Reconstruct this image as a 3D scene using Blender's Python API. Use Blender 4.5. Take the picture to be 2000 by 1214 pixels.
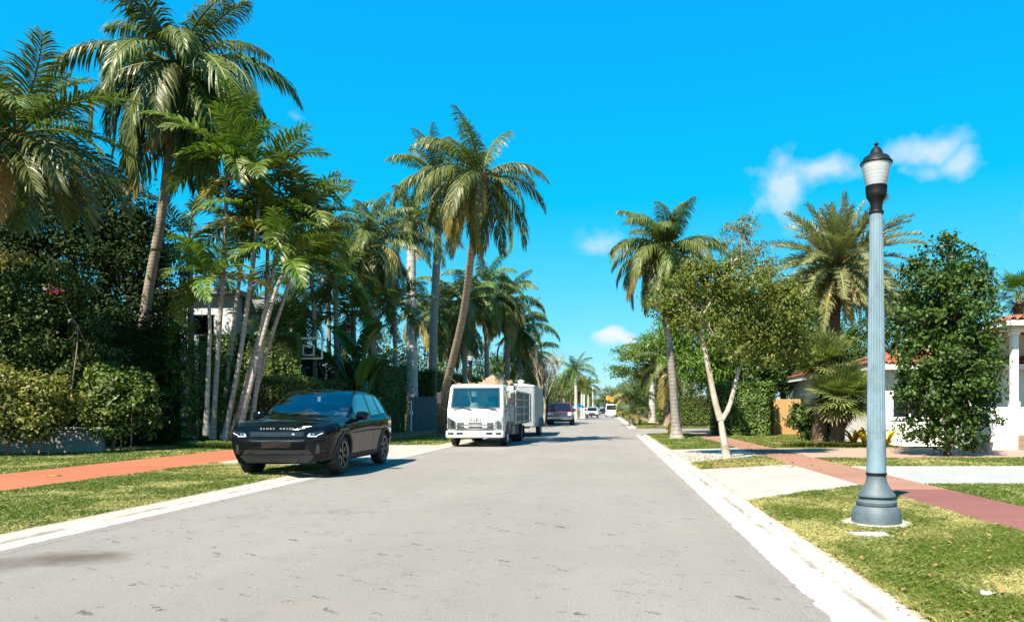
import bpy, math, random
import numpy as np
from mathutils import Vector, Matrix
R = math.radians
sc = bpy.context.scene
for o in list(bpy.data.objects):
    bpy.data.objects.remove(o)

# ------------------------------------------------------------------ camera
cam = bpy.data.cameras.new('camera')
cam.lens = 25.2
cam.sensor_width = 36
cam.shift_x = -0.095
cam.shift_y = 0.0965
cam.clip_start = 0.1
cam.clip_end = 3000
camo = bpy.data.objects.new('camera', cam)
sc.collection.objects.link(camo)
camo.location = (0, 0, 1.25)
camo.rotation_euler = (R(90), 0, 0)
sc.camera = camo

# ------------------------------------------------------------------ light
SUN_EL = R(50)
SUN_DIR = Vector((-0.43, -0.90, 0)).normalized()        # towards the sun, on the ground
sun = bpy.data.lights.new('sun', 'SUN')
sun.energy = 5.0
sun.angle = R(0.53)
sun.color = (1.0, 0.90, 0.75)
suno = bpy.data.objects.new('sun', sun)
sc.collection.objects.link(suno)
sv = Vector((SUN_DIR.x*math.cos(SUN_EL), SUN_DIR.y*math.cos(SUN_EL), math.sin(SUN_EL)))
suno.rotation_euler = sv.to_track_quat('Z', 'Y').to_euler()
suno.location = (-20, -30, 60)

world = bpy.data.worlds.new('World')
sc.world = world
world.use_nodes = True
wn, wl = world.node_tree.nodes, world.node_tree.links
wn.clear()
w_out = wn.new('ShaderNodeOutputWorld')
w_bg = wn.new('ShaderNodeBackground')
w_bg.inputs['Strength'].default_value = 0.10
sky = wn.new('ShaderNodeTexSky')
sky.sky_type = 'NISHITA'
sky.sun_disc = False
sky.sun_elevation = SUN_EL
sky.sun_rotation = math.atan2(SUN_DIR.x, SUN_DIR.y)
sky.air_density = 1.0
sky.dust_density = 0.15
sky.ozone_density = 1.5
def wnode(t, **kw):
    n = wn.new(t)
    for k, v in kw.items():
        setattr(n, k, v)
    return n
# deep tropical blue: the physical sky with a steeper red and flatter blue response, like the phone's processing
ssep = wnode('ShaderNodeSeparateColor'); wl.new(sky.outputs[0], ssep.inputs[0])
def wmath(op, a, b=None, clamp=False):
    n = wnode('ShaderNodeMath', operation=op, use_clamp=clamp)
    for i, v in enumerate((a, b)):
        if v is None: continue
        if isinstance(v, (int, float)): n.inputs[i].default_value = v
        else: wl.new(v, n.inputs[i])
    return n.outputs[0]
KS = 1/(2.83*0.10)
s_r = wmath('ADD', wmath('MULTIPLY', wmath('MAXIMUM', wmath('SUBTRACT', ssep.outputs[0], 2.0), 0.0), 0.088*KS), 0.004*KS)
s_g = wmath('MULTIPLY', wmath('POWER', wmath('DIVIDE', ssep.outputs[1], 1.76), 0.50), 0.44*KS)
s_b = wmath('MULTIPLY', wmath('POWER', wmath('DIVIDE', ssep.outputs[2], 3.18), 0.12), 0.99*KS)
hsv = wnode('ShaderNodeCombineColor')
wl.new(s_r, hsv.inputs[0]); wl.new(s_g, hsv.inputs[1]); wl.new(s_b, hsv.inputs[2])
# clouds: a few small puffs, placed by compass direction, broken up by noise
tc = wnode('ShaderNodeTexCoord')
def cdir(px, py):
    return Vector(((px-1190)/1400, 1.0, (800-py)/1400)).normalized()
noise = wnode('ShaderNodeTexNoise')
noise.inputs['Scale'].default_value = 22
noise.inputs['Detail'].default_value = 4
noise.inputs['Roughness'].default_value = 0.62
wl.new(tc.outputs['Generated'], noise.inputs['Vector'])
wn1 = wnode('ShaderNodeTexNoise'); wn1.inputs['Scale'].default_value = 9; wn1.inputs['Detail'].default_value = 3; wn1.inputs['Roughness'].default_value = 0.6
wl.new(tc.outputs['Generated'], wn1.inputs['Vector'])
wv1 = wnode('ShaderNodeVectorMath', operation='SUBTRACT'); wl.new(wn1.outputs['Color'], wv1.inputs[0]); wv1.inputs[1].default_value = (.5, .5, .5)
wv2 = wnode('ShaderNodeVectorMath', operation='SCALE'); wl.new(wv1.outputs[0], wv2.inputs[0]); wv2.inputs['Scale'].default_value = 0.085
wv3 = wnode('ShaderNodeVectorMath', operation='ADD'); wl.new(tc.outputs['Generated'], wv3.inputs[0]); wl.new(wv2.outputs[0], wv3.inputs[1])
acc = None
CLOUDS = [  # direction as seen down the street, half width, half height, strength
    (1535, 375, 46, 58, 0.62), (1600, 345, 70, 30, 0.6), (1490, 420, 28, 26, 0.42), (1800, 300, 60, 30, 0.62), (1865, 330, 46, 26, 0.55), (1785, 345, 40, 22, 0.4),
    (1160, 468, 44, 26, 0.5), (1060, 478, 22, 16, 0.2), (1200, 658, 36, 16, 1.0), (590, 212, 12, 16, 0.3), (810, 265, 22, 16, 0.22), (520, 45, 110, 26, 0.13),
    (2300, 380, 160, 60, 0.6), (-300, 300, 160, 60, 0.5), (2900, 620, 260, 50, 0.7)]
for px, py, hw, hh, st in CLOUDS:
    d = cdir(px, py)
    k = d.y/1400
    v1 = wnode('ShaderNodeVectorMath', operation='SUBTRACT'); wl.new(wv3.outputs[0], v1.inputs[0]); v1.inputs[1].default_value = tuple(d)
    v2 = wnode('ShaderNodeVectorMath', operation='MULTIPLY'); wl.new(v1.outputs[0], v2.inputs[0]); v2.inputs[1].default_value = (1/(hw*k), 0.8, 1/(hh*k))
    v3 = wnode('ShaderNodeVectorMath', operation='DOT_PRODUCT'); wl.new(v2.outputs[0], v3.inputs[0]); wl.new(v2.outputs[0], v3.inputs[1])
    e = wmath('MULTIPLY', wmath('POWER', 0.55, v3.outputs['Value']), st)
    acc = e if acc is None else wmath('MAXIMUM', acc, e)
ed = wmath('SUBTRACT', wmath('MULTIPLY', acc, 2.6), wmath('MULTIPLY', wmath('SUBTRACT', noise.outputs[0], 0.22), 1.9))
acc = wmath('MULTIPLY', wmath('MULTIPLY', ed, 1.1, True), wmath('POWER', acc, 0.8), True)
cm = wnode('ShaderNodeMix', data_type='RGBA')
wl.new(acc, cm.inputs['Factor'])
wl.new(hsv.outputs[0], cm.inputs['A'])
cm.inputs['B'].default_value = (3.3, 3.45, 3.55, 1)
wl.new(cm.outputs['Result'], w_bg.inputs['Color'])
wl.new(w_bg.outputs[0], w_out.inputs['Surface'])

sc.view_settings.view_transform = 'Standard'
sc.view_settings.look = 'None'
sc.view_settings.gamma = 1.0
sc.view_settings.exposure = 1.5
sc.view_settings.use_curve_mapping = False
sc.render.engine = 'CYCLES'
sc.cycles.max_bounces = 6
sc.cycles.diffuse_bounces = 2
sc.cycles.glossy_bounces = 3
sc.cycles.transmission_bounces = 4
sc.cycles.transparent_max_bounces = 8

# ------------------------------------------------------------------ helpers
COL = sc.collection
F, HZ, CX, EYE = 1400.0, 800.0, 1190.0, 1.25
def P(px, py, D):            # a point at distance D down the street
    return ((px-CX)/F*D, D, EYE+(HZ-py)/F*D)
def X(px, D): return (px-CX)/F*D
def Zh(py, D): return EYE+(HZ-py)/F*D

def link(name, me, parent=None, loc=(0, 0, 0), rot=(0, 0, 0), scale=None):
    o = bpy.data.objects.new(name, me)
    COL.objects.link(o)
    o.location = loc
    o.rotation_euler = rot
    if scale is not None:
        o.scale = (scale,)*3 if isinstance(scale, (int, float)) else scale
    if parent is not None:
        o.parent = parent
    return o
def tag(o, label=None, cat=None, group=None, kind=None):
    if label: o['label'] = label
    if cat: o['category'] = cat
    if group: o['group'] = group
    if kind: o['kind'] = kind
    return o
def thing(name, label, cat, loc=(0, 0, 0), rotz=0, group=None):
    o = link(name, None, None, loc, (0, 0, rotz))
    o.empty_display_size = 0.2
    return tag(o, label, cat, group)
def structure(name, me, parent=None, loc=(0, 0, 0)):
    return tag(link(name, me, parent, loc), kind='structure')

def np_mesh(name, V, faces, mat=None, tint=None, smooth=False):
    """V (n,3); faces (m,k) int array; tint (n,) float point attribute"""
    V = np.asarray(V, np.float32); faces = np.asarray(faces, np.int32)
    me = bpy.data.meshes.new(name)
    n, (m, k) = len(V), faces.shape
    me.vertices.add(n); me.vertices.foreach_set('co', V.ravel())
    me.loops.add(m*k); me.loops.foreach_set('vertex_index', faces.ravel())
    me.polygons.add(m)
    me.polygons.foreach_set('loop_start', np.arange(0, m*k, k, dtype=np.int32))
    me.update(calc_edges=True)
    if smooth: me.polygons.foreach_set('use_smooth', np.ones(m, bool))
    if tint is not None:
        at = me.attributes.new('tint', 'FLOAT', 'POINT')
        at.data.foreach_set('value', np.asarray(tint, np.float32))
    if mat: me.materials.append(mat)
    return me

class MB:
    """collects shapes; build() makes ONE mesh object"""
    def __init__(s): s.v = []; s.f = []; s.t = []; s.sm = []
    def add(s, vs, fs, tint=0.5, smooth=False):
        b = len(s.v); s.v += [tuple(v) for v in vs]
        s.f += [tuple(i+b for i in f) for f in fs]
        s.t += [tint]*len(vs); s.sm += [smooth]*len(fs); return s
    def box(s, x0, x1, y0, y1, z0, z1, bev=0, M=None):
        if bev <= 0:
            vs = [(x, y, z) for x in (x0, x1) for y in (y0, y1) for z in (z0, z1)]
            fs = [(0,1,3,2),(4,6,7,5),(0,4,5,1),(2,3,7,6),(0,2,6,4),(1,5,7,3)]
        else:      # chamfered box
            b = min(bev, (x1-x0)/2.1, (y1-y0)/2.1, (z1-z0)/2.1)
            vs = []; idx = {}
            for ix, x in ((0, x0), (1, x1)):
                for iy, y in ((0, y0), (1, y1)):
                    for iz, z in ((0, z0), (1, z1)):
                        sx = b if ix == 0 else -b; sy = b if iy == 0 else -b; sz = b if iz == 0 else -b
                        idx[(ix,iy,iz,0)] = len(vs); vs.append((x, y+sy, z+sz))
                        idx[(ix,iy,iz,1)] = len(vs); vs.append((x+sx, y, z+sz))
                        idx[(ix,iy,iz,2)] = len(vs); vs.append((x+sx, y+sy, z))
            I = lambda *a: idx[a]
            fs = []
            for q in (0, 1):
                fs.append((I(q,0,0,0),I(q,1,0,0),I(q,1,1,0),I(q,0,1,0)) if q else (I(q,0,0,0),I(q,0,1,0),I(q,1,1,0),I(q,1,0,0)))
                fs.append((I(0,q,0,1),I(0,q,1,1),I(1,q,1,1),I(1,q,0,1)) if q else (I(0,q,0,1),I(1,q,0,1),I(1,q,1,1),I(0,q,1,1)))
                fs.append((I(0,0,q,2),I(1,0,q,2),I(1,1,q,2),I(0,1,q,2)) if q else (I(0,0,q,2),I(0,1,q,2),I(1,1,q,2),I(1,0,q,2)))
            for p in (0, 1):
                for q in (0, 1):
                    fs.append((I(p,q,0,0),I(p,q,1,0),I(p,q,1,1),I(p,q,0,1)))
                    fs.append((I(p,0,q,0),I(p,1,q,0),I(p,1,q,2),I(p,0,q,2)))
                    fs.append((I(0,p,q,1),I(1,p,q,1),I(1,p,q,2),I(0,p,q,2)))
                    for r_ in (0, 1): fs.append((I(p,q,r_,0),I(p,q,r_,1),I(p,q,r_,2)))
        if M is not None: vs = [tuple(M @ Vector(v)) for v in vs]
        return s.add(vs, fs)
    def tube(s, pts, rad, n=8, cap=True, tint=0.5, smooth=True):
        pts = [Vector(p) for p in pts]
        if isinstance(rad, (int, float)): rad = [rad]*len(pts)
        vs, fs = [], []
        ref = None
        for i, p in enumerate(pts):
            t = (pts[min(i+1, len(pts)-1)] - pts[max(i-1, 0)])
            t = t.normalized() if t.length > 1e-9 else Vector((0, 0, 1))
            if ref is None:
                ref = Vector((1, 0, 0)) if abs(t.x) < 0.8 else Vector((0, 1, 0))
            u = (ref - t*ref.dot(t)).normalized(); ref = u
            w = t.cross(u)
            for k in range(n):
                a = 2*math.pi*k/n
                vs.append(p + (u*math.cos(a) + w*math.sin(a))*rad[i])
        for i in range(len(pts)-1):
            for k in range(n):
                fs.append((i*n+k, i*n+(k+1) % n, (i+1)*n+(k+1) % n, (i+1)*n+k))
        if cap:
            fs.append(tuple(range(n))[::-1]); fs.append(tuple((len(pts)-1)*n+k for k in range(n)))
        return s.add(vs, fs, tint, smooth)
    def lathe(s, prof, n=20, c=(0, 0, 0), axis='z', cap=True, flute=None, smooth=True):
        vs, fs = [], []
        for i, (r, h) in enumerate(prof):
            for k in range(n):
                a = 2*math.pi*k/n
                rr = r*(1-(flute[i] if flute else 0)*(k % 2))
                q = (rr*math.cos(a), rr*math.sin(a), h)
                if axis == 'x': q = (q[2], q[0], q[1])
                if axis == 'y': q = (q[1], q[2], q[0])
                vs.append((q[0]+c[0], q[1]+c[1], q[2]+c[2]))
        for i in range(len(prof)-1):
            for k in range(n):
                fs.append((i*n+k, i*n+(k+1) % n, (i+1)*n+(k+1) % n, (i+1)*n+k))
        if cap:
            fs.append(tuple(range(n))[::-1]); fs.append(tuple((len(prof)-1)*n+k for k in range(n)))
        return s.add(vs, fs, 0.5, smooth)
    def quad(s, *vs): return s.add(vs, [tuple(range(len(vs)))])
    def prism(s, poly, a0, a1, axis='y'):
        n = len(poly); vs = []
        for a in (a0, a1):
            for (p, q) in poly:
                vs.append({'x': (a, p, q), 'y': (p, a, q), 'z': (p, q, a)}[axis])
        fs = [tuple(range(n))[::-1], tuple(range(n, 2*n))] + [(k, (k+1) % n, n+(k+1) % n, n+k) for k in range(n)]
        return s.add(vs, fs)
    def mesh(s, name, mat=None, sharp=None):
        me = bpy.data.meshes.new(name)
        me.from_pydata(s.v, [], s.f)
        me.polygons.foreach_set('use_smooth', np.array(s.sm, bool))
        at = me.attributes.new('tint', 'FLOAT', 'POINT'); at.data.foreach_set('value', np.array(s.t, np.float32))
        if mat: me.materials.append(mat)
        if sharp: me.set_sharp_from_angle(angle=R(sharp))
        me.validate(); me.update()
        return me
    def build(s, name, mat=None, parent=None, loc=(0, 0, 0), rot=(0, 0, 0), sharp=40):
        return link(name, s.mesh(name, mat, sharp), parent, loc, rot)

def smooth_path(pts, n):
    """Catmull-Rom through pts"""
    p = [Vector(q) for q in pts]
    p = [p[0]*2-p[1]] + p + [p[-1]*2-p[-2]]
    out = []
    segs = len(p)-3
    for i in range(n+1):
        t = i/n*segs; k = min(int(t), segs-1); u = t-k
        a, b, c, d = p[k:k+4]
        out.append(0.5*((2*b)+(c-a)*u+(2*a-5*b+4*c-d)*u*u+(3*b-3*c+d-a)*u**3))
    return out

# ------------------------------------------------------------------ materials
MATS = {}
def newmat(name):
    m = bpy.data.materials.new(name); m.use_nodes = True
    MATS[name] = m
    return m, m.node_tree.nodes, m.node_tree.links, m.node_tree.nodes['Principled BSDF']
def nmath(nt, op, a, b=None, clamp=False):
    n = nt.nodes.new('ShaderNodeMath'); n.operation = op; n.use_clamp = clamp
    for i, v in enumerate((a, b)):
        if v is None: continue
        if isinstance(v, (int, float)): n.inputs[i].default_value = v
        else: nt.links.new(v, n.inputs[i])
    return n.outputs[0]
def nmix(nt, fac, a, b, blend='MIX'):
    n = nt.nodes.new('ShaderNodeMix'); n.data_type = 'RGBA'; n.blend_type = blend
    for i, v in (('Factor', fac), ('A', a), ('B', b)):
        if isinstance(v, (int, float)): n.inputs[i].default_value = v
        elif isinstance(v, tuple): n.inputs[i].default_value = (*v, 1) if len(v) == 3 else v
        else: nt.links.new(v, n.inputs[i])
    return n.outputs['Result']
def nnoise(nt, scale, detail=4, rough=0.55, vec=None, coord='Object'):
    if vec is None:
        t = nt.nodes.new('ShaderNodeTexCoord'); vec = t.outputs[coord]
    n = nt.nodes.new('ShaderNodeTexNoise')
    n.inputs['Scale'].default_value = scale; n.inputs['Detail'].default_value = detail; n.inputs['Roughness'].default_value = rough
    nt.links.new(vec, n.inputs['Vector'])
    return n.outputs[0]
def nramp(nt, fac, stops):
    n = nt.nodes.new('ShaderNodeValToRGB')
    e = n.color_ramp.elements
    while len(e) < len(stops): e.new(0.5)
    for el, (p, c) in zip(e, stops):
        el.position = p; el.color = (*c, 1) if not isinstance(c, (int, float)) else (c, c, c, 1)
    nt.links.new(fac, n.inputs[0])
    return n.outputs[0]
def nmap(nt, scale=(1, 1, 1), coord='Object'):
    t = nt.nodes.new('ShaderNodeTexCoord'); m = nt.nodes.new('ShaderNodeMapping')
    m.inputs['Scale'].default_value = scale
    nt.links.new(t.outputs[coord], m.inputs['Vector'])
    return m.outputs[0]
def bump(nt, h, strength, dist, bs):
    b = nt.nodes.new('ShaderNodeBump'); b.inputs['Strength'].default_value = strength; b.inputs['Distance'].default_value = dist
    nt.links.new(h, b.inputs['Height']); nt.links.new(b.outputs[0], bs.inputs['Normal'])

def paint(name, c, rough=0.5, metal=0.0, var=0.12, scale=6, coat=0.0, bumps=0.0, spec=0.5, dirt=None, stretch=(1, 1, 1)):
    m, n, l, bs = newmat(name); nt = m.node_tree
    f = nnoise(nt, scale, 5, 0.6, nmap(nt, stretch))
    c2 = tuple(max(0, x*(1-2*var)) for x in c)
    col = nmix(nt, nramp(nt, f, [(0.3, 0.0), (0.75, 1.0)]), c, c2)
    if dirt:
        g = nnoise(nt, scale*0.35, 6, 0.7)
        col = nmix(nt, nramp(nt, g, [(0.5, 0.0), (0.72, 0.75)]), col, dirt)
    l.new(col, bs.inputs['Base Color'])
    bs.inputs['Roughness'].default_value = rough; bs.inputs['Metallic'].default_value = metal
    bs.inputs['Coat Weight'].default_value = coat; bs.inputs['Coat Roughness'].default_value = 0.03
    bs.inputs['Specular IOR Level'].default_value = spec
    if bumps: bump(nt, nnoise(nt, scale*5, 4, 0.6, nmap(nt, stretch)), bumps, 0.02, bs)
    return m
def leafmat(name, c0, c1, rough=0.42, trans=0.28, objvar=0.25, spec=0.5):
    """c0..c1 along the per-leaf tint; whole objects vary a little in value"""
    m, n, l, bs = newmat(name); nt = m.node_tree
    at = n.new('ShaderNodeAttribute'); at.attribute_name = 'tint'
    col = nmix(nt, at.outputs['Fac'], c0, c1)
    oi = n.new('ShaderNodeObjectInfo')
    hs = n.new('ShaderNodeHueSaturation')
    l.new(nmath(nt, 'ADD', nmath(nt, 'MULTIPLY', oi.outputs['Random'], objvar*2), 1-objvar), hs.inputs['Value'])
    l.new(nmath(nt, 'ADD', nmath(nt, 'MULTIPLY', oi.outputs['Random'], 0.03), 0.485), hs.inputs['Hue'])
    l.new(col, hs.inputs['Color'])
    l.new(hs.outputs[0], bs.inputs['Base Color'])
    bs.inputs['Roughness'].default_value = rough
    bs.inputs['Specular IOR Level'].default_value = spec
    tr = n.new('ShaderNodeBsdfTranslucent')
    l.new(nmix(nt, 1.0, hs.outputs[0], (1.0, 1.25, 0.55), 'MULTIPLY'), tr.inputs['Color'])
    mx = n.new('ShaderNodeMixShader'); mx.inputs[0].default_value = trans
    out = [q for q in n if q.type == 'OUTPUT_MATERIAL'][0]
    l.new(bs.outputs[0], mx.inputs[1]); l.new(tr.outputs[0], mx.inputs[2]); l.new(mx.outputs[0], out.inputs['Surface'])
    return m
def glassmat(name, tintc, refl=1.0, clear=0.8):
    """thin pane: tinted see-through plus a mirror-like sheen that grows at grazing angles"""
    m, n, l, bs = newmat(name); nt = m.node_tree
    n.remove(bs)
    tr = n.new('ShaderNodeBsdfTransparent'); tr.inputs[0].default_value = (*tintc, 1)
    gl = n.new('ShaderNodeBsdfGlossy'); gl.inputs['Roughness'].default_value = 0.015
    fr = n.new('ShaderNodeFresnel'); fr.inputs[0].default_value = 1.5
    mx = n.new('ShaderNodeMixShader')
    l.new(nmath(nt, 'MULTIPLY', fr.outputs[0], refl, True), mx.inputs[0])
    l.new(tr.outputs[0], mx.inputs[1]); l.new(gl.outputs[0], mx.inputs[2])
    out = [q for q in n if q.type == 'OUTPUT_MATERIAL'][0]
    l.new(mx.outputs[0], out.inputs['Surface'])
    return m
# ------------------------------------------------------------------ ground materials
def make_asphalt():
    m, n, l, bs = newmat('asphalt'); nt = m.node_tree
    t = n.new('ShaderNodeTexCoord'); ob = t.outputs['Object']
    big = nnoise(nt, 0.35, 5, 0.6, ob)
    lanes = nnoise(nt, 1.0, 4, 0.6, nmap(nt, (1.1, 0.06, 1)))
    fine = nnoise(nt, 55, 4, 0.75, ob)
    grit = nnoise(nt, 190, 2, 0.8, ob)
    base = nmix(nt, nramp(nt, big, [(0.3, 0.0), (0.7, 1.0)]), (0.225, 0.206, 0.183), (0.285, 0.264, 0.238))
    base = nmix(nt, nramp(nt, lanes, [(0.35, 0.0), (0.7, 0.55)]), base, (0.205, 0.19, 0.172))
    base = nmix(nt, nmath(nt, 'MULTIPLY', nramp(nt, fine, [(0.38, 1.0), (0.62, 0.0)]), 0.55), base, (0.115, 0.105, 0.095))
    base = nmix(nt, nmath(nt, 'MULTIPLY', nramp(nt, grit, [(0.55, 0.0), (0.75, 1.0)]), 0.45), base, (0.34, 0.32, 0.29))
    base = nmix(nt, nramp(nt, nnoise(nt, 0.8, 6, 0.7, ob), [(0.5, 0.0), (0.68, 0.5)]), base, (0.225, 0.195, 0.172))
    base = nmix(nt, nramp(nt, nnoise(nt, 2.4, 6, 0.75, ob), [(0.54, 0.0), (0.7, 0.5)]), base, (0.15, 0.142, 0.126))
    # dried leaf and tar spots: irregular, scattered, more of them on the left lane
    warp = nnoise(nt, 9, 3, 0.6, ob)
    def spots(scale, cut, soft):
        v = n.new('ShaderNodeTexVoronoi'); v.inputs['Scale'].default_value = scale
        vm = n.new('ShaderNodeVectorMath'); vm.operation = 'ADD'
        cmb = n.new('ShaderNodeCombineXYZ')
        w = nmath(nt, 'MULTIPLY', nmath(nt, 'SUBTRACT', warp, 0.5), 0.55)
        l.new(w, cmb.inputs[0]); l.new(nmath(nt, 'MULTIPLY', w, -0.7), cmb.inputs[1])
        l.new(ob, vm.inputs[0]); l.new(cmb.outputs[0], vm.inputs[1])
        l.new(vm.outputs[0], v.inputs['Vector'])
        sep = n.new('ShaderNodeSeparateColor'); l.new(v.outputs['Color'], sep.inputs[0])
        rad = nmath(nt, 'MULTIPLY', nmath(nt, 'SUBTRACT', sep.outputs[0], cut), 0.5)
        d = nmath(nt, 'SUBTRACT', rad, v.outputs['Distance'])
        return nmath(nt, 'MULTIPLY', d, soft, True)
    s1 = spots(2.1, 0.74, 30); s2 = spots(5.6, 0.52, 26); s3 = spots(11.0, 0.42, 20)
    patch = nramp(nt, nnoise(nt, 0.45, 3, 0.5, ob), [(0.34, 0.45), (0.56, 1.0)])
    sp = nmath(nt, 'MAXIMUM', nmath(nt, 'MULTIPLY', s1, 0.9), nmath(nt, 'MAXIMUM', nmath(nt, 'MULTIPLY', s2, 0.85), nmath(nt, 'MULTIPLY', s3, 0.75)))
    base = nmix(nt, nmath(nt, 'MULTIPLY', sp, patch), base, (0.05, 0.042, 0.036))
    # the soft oil stain by the left gutter
    sx = n.new('ShaderNodeSeparateXYZ'); l.new(ob, sx.inputs[0])
    def blot(cx, cy, rx, ry):
        a = nmath(nt, 'DIVIDE', nmath(nt, 'SUBTRACT', sx.outputs[0], cx), rx)
        b = nmath(nt, 'DIVIDE', nmath(nt, 'SUBTRACT', sx.outputs[1], cy), ry)
        r2 = nmath(nt, 'ADD', nmath(nt, 'MULTIPLY', a, a), nmath(nt, 'MULTIPLY', b, b))
        r2 = nmath(nt, 'ADD', r2, nmath(nt, 'MULTIPLY', nmath(nt, 'SUBTRACT', nnoise(nt, 3, 4, 0.6, ob), 0.5), 1.6))
        return nmath(nt, 'SUBTRACT', 1.0, r2, True)
    st = nmath(nt, 'MAXIMUM', blot(-4.55, 6.05, 0.6, 0.36), nmath(nt, 'MULTIPLY', blot(-4.95, 5.75, 0.42, 0.5), 0.75))
    base = nmix(nt, nmath(nt, 'MULTIPLY', st, 0.9), base, (0.085, 0.066, 0.052))
    cr = n.new('ShaderNodeTexVoronoi'); cr.feature = 'DISTANCE_TO_EDGE'; cr.inputs['Scale'].default_value = 0.16
    vm = n.new('ShaderNodeVectorMath'); vm.operation = 'ADD'
    cmb = n.new('ShaderNodeCombineXYZ'); w2 = nmath(nt, 'MULTIPLY', nnoise(nt, 1.3, 5, 0.65, ob), 2.2)
    l.new(w2, cmb.inputs[0]); l.new(w2, cmb.inputs[1]); l.new(ob, vm.inputs[0]); l.new(cmb.outputs[0], vm.inputs[1]); l.new(vm.outputs[0], cr.inputs['Vector'])
    ck = nmath(nt, 'MULTIPLY', nmath(nt, 'LESS_THAN', cr.outputs['Distance'], 0.0016), 0.35)
    base = nmix(nt, ck, base, (0.07, 0.065, 0.06))
    l.new(base, bs.inputs['Base Color'])
    bs.inputs['Roughness'].default_value = 0.82; bs.inputs['Specular IOR Level'].default_value = 0.3
    bump(nt, nmath(nt, 'ADD', nmath(nt, 'MULTIPLY', fine, 0.6), grit), 0.6, 0.012, bs)
    return m
make_asphalt()
def make_concrete(name, c, dirt, sc_=1.0, streak=0.5):
    m, n, l, bs = newmat(name); nt = m.node_tree
    t = n.new('ShaderNodeTexCoord'); ge = n.new('ShaderNodeNewGeometry'); ob = ge.outputs['Position']
    big = nnoise(nt, 1.1*sc_, 6, 0.65, ob); fine = nnoise(nt, 40*sc_, 4, 0.7, ob); grit = nnoise(nt, 170, 2, 0.7, ob)
    c2 = tuple(x*0.84 for x in c)
    base = nmix(nt, nramp(nt, big, [(0.32, 0.0), (0.68, 1.0)]), c, c2)
    base = nmix(nt, nramp(nt, nnoise(nt, 3.3*sc_, 7, 0.72, ob), [(0.54, 0.0), (0.72, streak)]), base, dirt)
    base = nmix(nt, nmath(nt, 'MULTIPLY', nramp(nt, fine, [(0.4, 1.0), (0.6, 0.0)]), 0.22), base, dirt)
    base = nmix(nt, nramp(nt, nnoise(nt, 17, 2, 0.5, ob), [(0.69, 0.0), (0.73, 0.55)]), base, tuple(x*0.5 for x in dirt))
    if name == 'kerb_concrete':
        sx = n.new('ShaderNodeSeparateXYZ'); l.new(ob, sx.inputs[0])
        wob = nmath(nt, 'MULTIPLY', nmath(nt, 'SUBTRACT', nnoise(nt, 2.2, 5, 0.7, ob), 0.5), 0.10)
        for xc in (1.31+.325, -5.36-.325):
            dd = nmath(nt, 'ABSOLUTE', nmath(nt, 'ADD', nmath(nt, 'SUBTRACT', sx.outputs[0], xc), wob))
            base = nmix(nt, nmath(nt, 'MULTIPLY', nramp(nt, nmath(nt, 'MULTIPLY', dd, 20), [(0.15, 1.0), (0.9, 0.0)]), nramp(nt, nnoise(nt, 1.6, 5, .7, ob), [(.38, 0.0), (.6, .8)])), base, (0.13, 0.105, 0.08))
            dd = nmath(nt, 'SUBTRACT', nmath(nt, 'ABSOLUTE', nmath(nt, 'SUBTRACT', sx.outputs[0], -2.025)), 3.85-.045)
            base = nmix(nt, nmath(nt, 'MULTIPLY', nramp(nt, nmath(nt, 'ADD', nmath(nt, 'MULTIPLY', dd, 14), wob), [(0.0, 0.0), (0.8, 1.0)]), nramp(nt, nnoise(nt, 4, 5, .7, ob), [(.35, .2), (.65, .8)])), base, (0.25, 0.15, 0.08))
    oi = n.new('ShaderNodeObjectInfo'); hs = n.new('ShaderNodeHueSaturation')
    l.new(nmath(nt, 'ADD', nmath(nt, 'MULTIPLY', oi.outputs['Random'], 0.14), 0.93), hs.inputs['Value']); l.new(base, hs.inputs['Color'])
    l.new(hs.outputs[0], bs.inputs['Base Color'])
    bs.inputs['Roughness'].default_value = 0.85; bs.inputs['Specular IOR Level'].default_value = 0.3
    bump(nt, nmath(nt, 'ADD', fine, nmath(nt, 'MULTIPLY', grit, 0.5)), 0.35, 0.008, bs)
    return m
make_concrete('kerb_concrete', (0.42, 0.39, 0.34), (0.22, 0.19, 0.155), 1.0, 0.4)
make_concrete('apron_concrete', (0.37, 0.35, 0.31), (0.21, 0.185, 0.155), 0.9, 0.5)
make_concrete('drive_concrete', (0.33, 0.33, 0.32), (0.19, 0.185, 0.18), 1.2, 0.7)
make_concrete('orange_concrete', (0.34, 0.105, 0.05), (0.27, 0.095, 0.05), 0.8, 0.5)
make_concrete('pink_concrete', (0.275, 0.142, 0.098), (0.21, 0.11, 0.085), 1.0, 0.6)
make_concrete('red_concrete', (0.20, 0.078, 0.066), (0.15, 0.07, 0.06), 1.0, 0.6)
make_concrete('joint_dirt', (0.10, 0.085, 0.065), (0.06, 0.05, 0.04))
def make_soil():
    m, n, l, bs = newmat('lawn_soil'); nt = m.node_tree
    ge = n.new('ShaderNodeNewGeometry'); ob = ge.outputs['Position']
    a = nnoise(nt, 0.8, 5, 0.6, ob); b = nnoise(nt, 30, 4, 0.7, ob)
    base = nmix(nt, nramp(nt, a, [(0.38, 0.0), (0.62, 1.0)]), (0.065, 0.075, 0.016), (0.15, 0.12, 0.05))
    base = nmix(nt, nmath(nt, 'MULTIPLY', b, 0.5), base, (0.045, 0.055, 0.015))
    l.new(base, bs.inputs['Base Color']); bs.inputs['Roughness'].default_value = 0.95; bs.inputs['Specular IOR Level'].default_value = 0.1
    bump(nt, b, 0.8, 0.03, bs)
make_soil()
paint('bed_soil', (0.05, 0.038, 0.026), 0.95, var=0.25, scale=9, bumps=0.7, spec=0.1)
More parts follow.
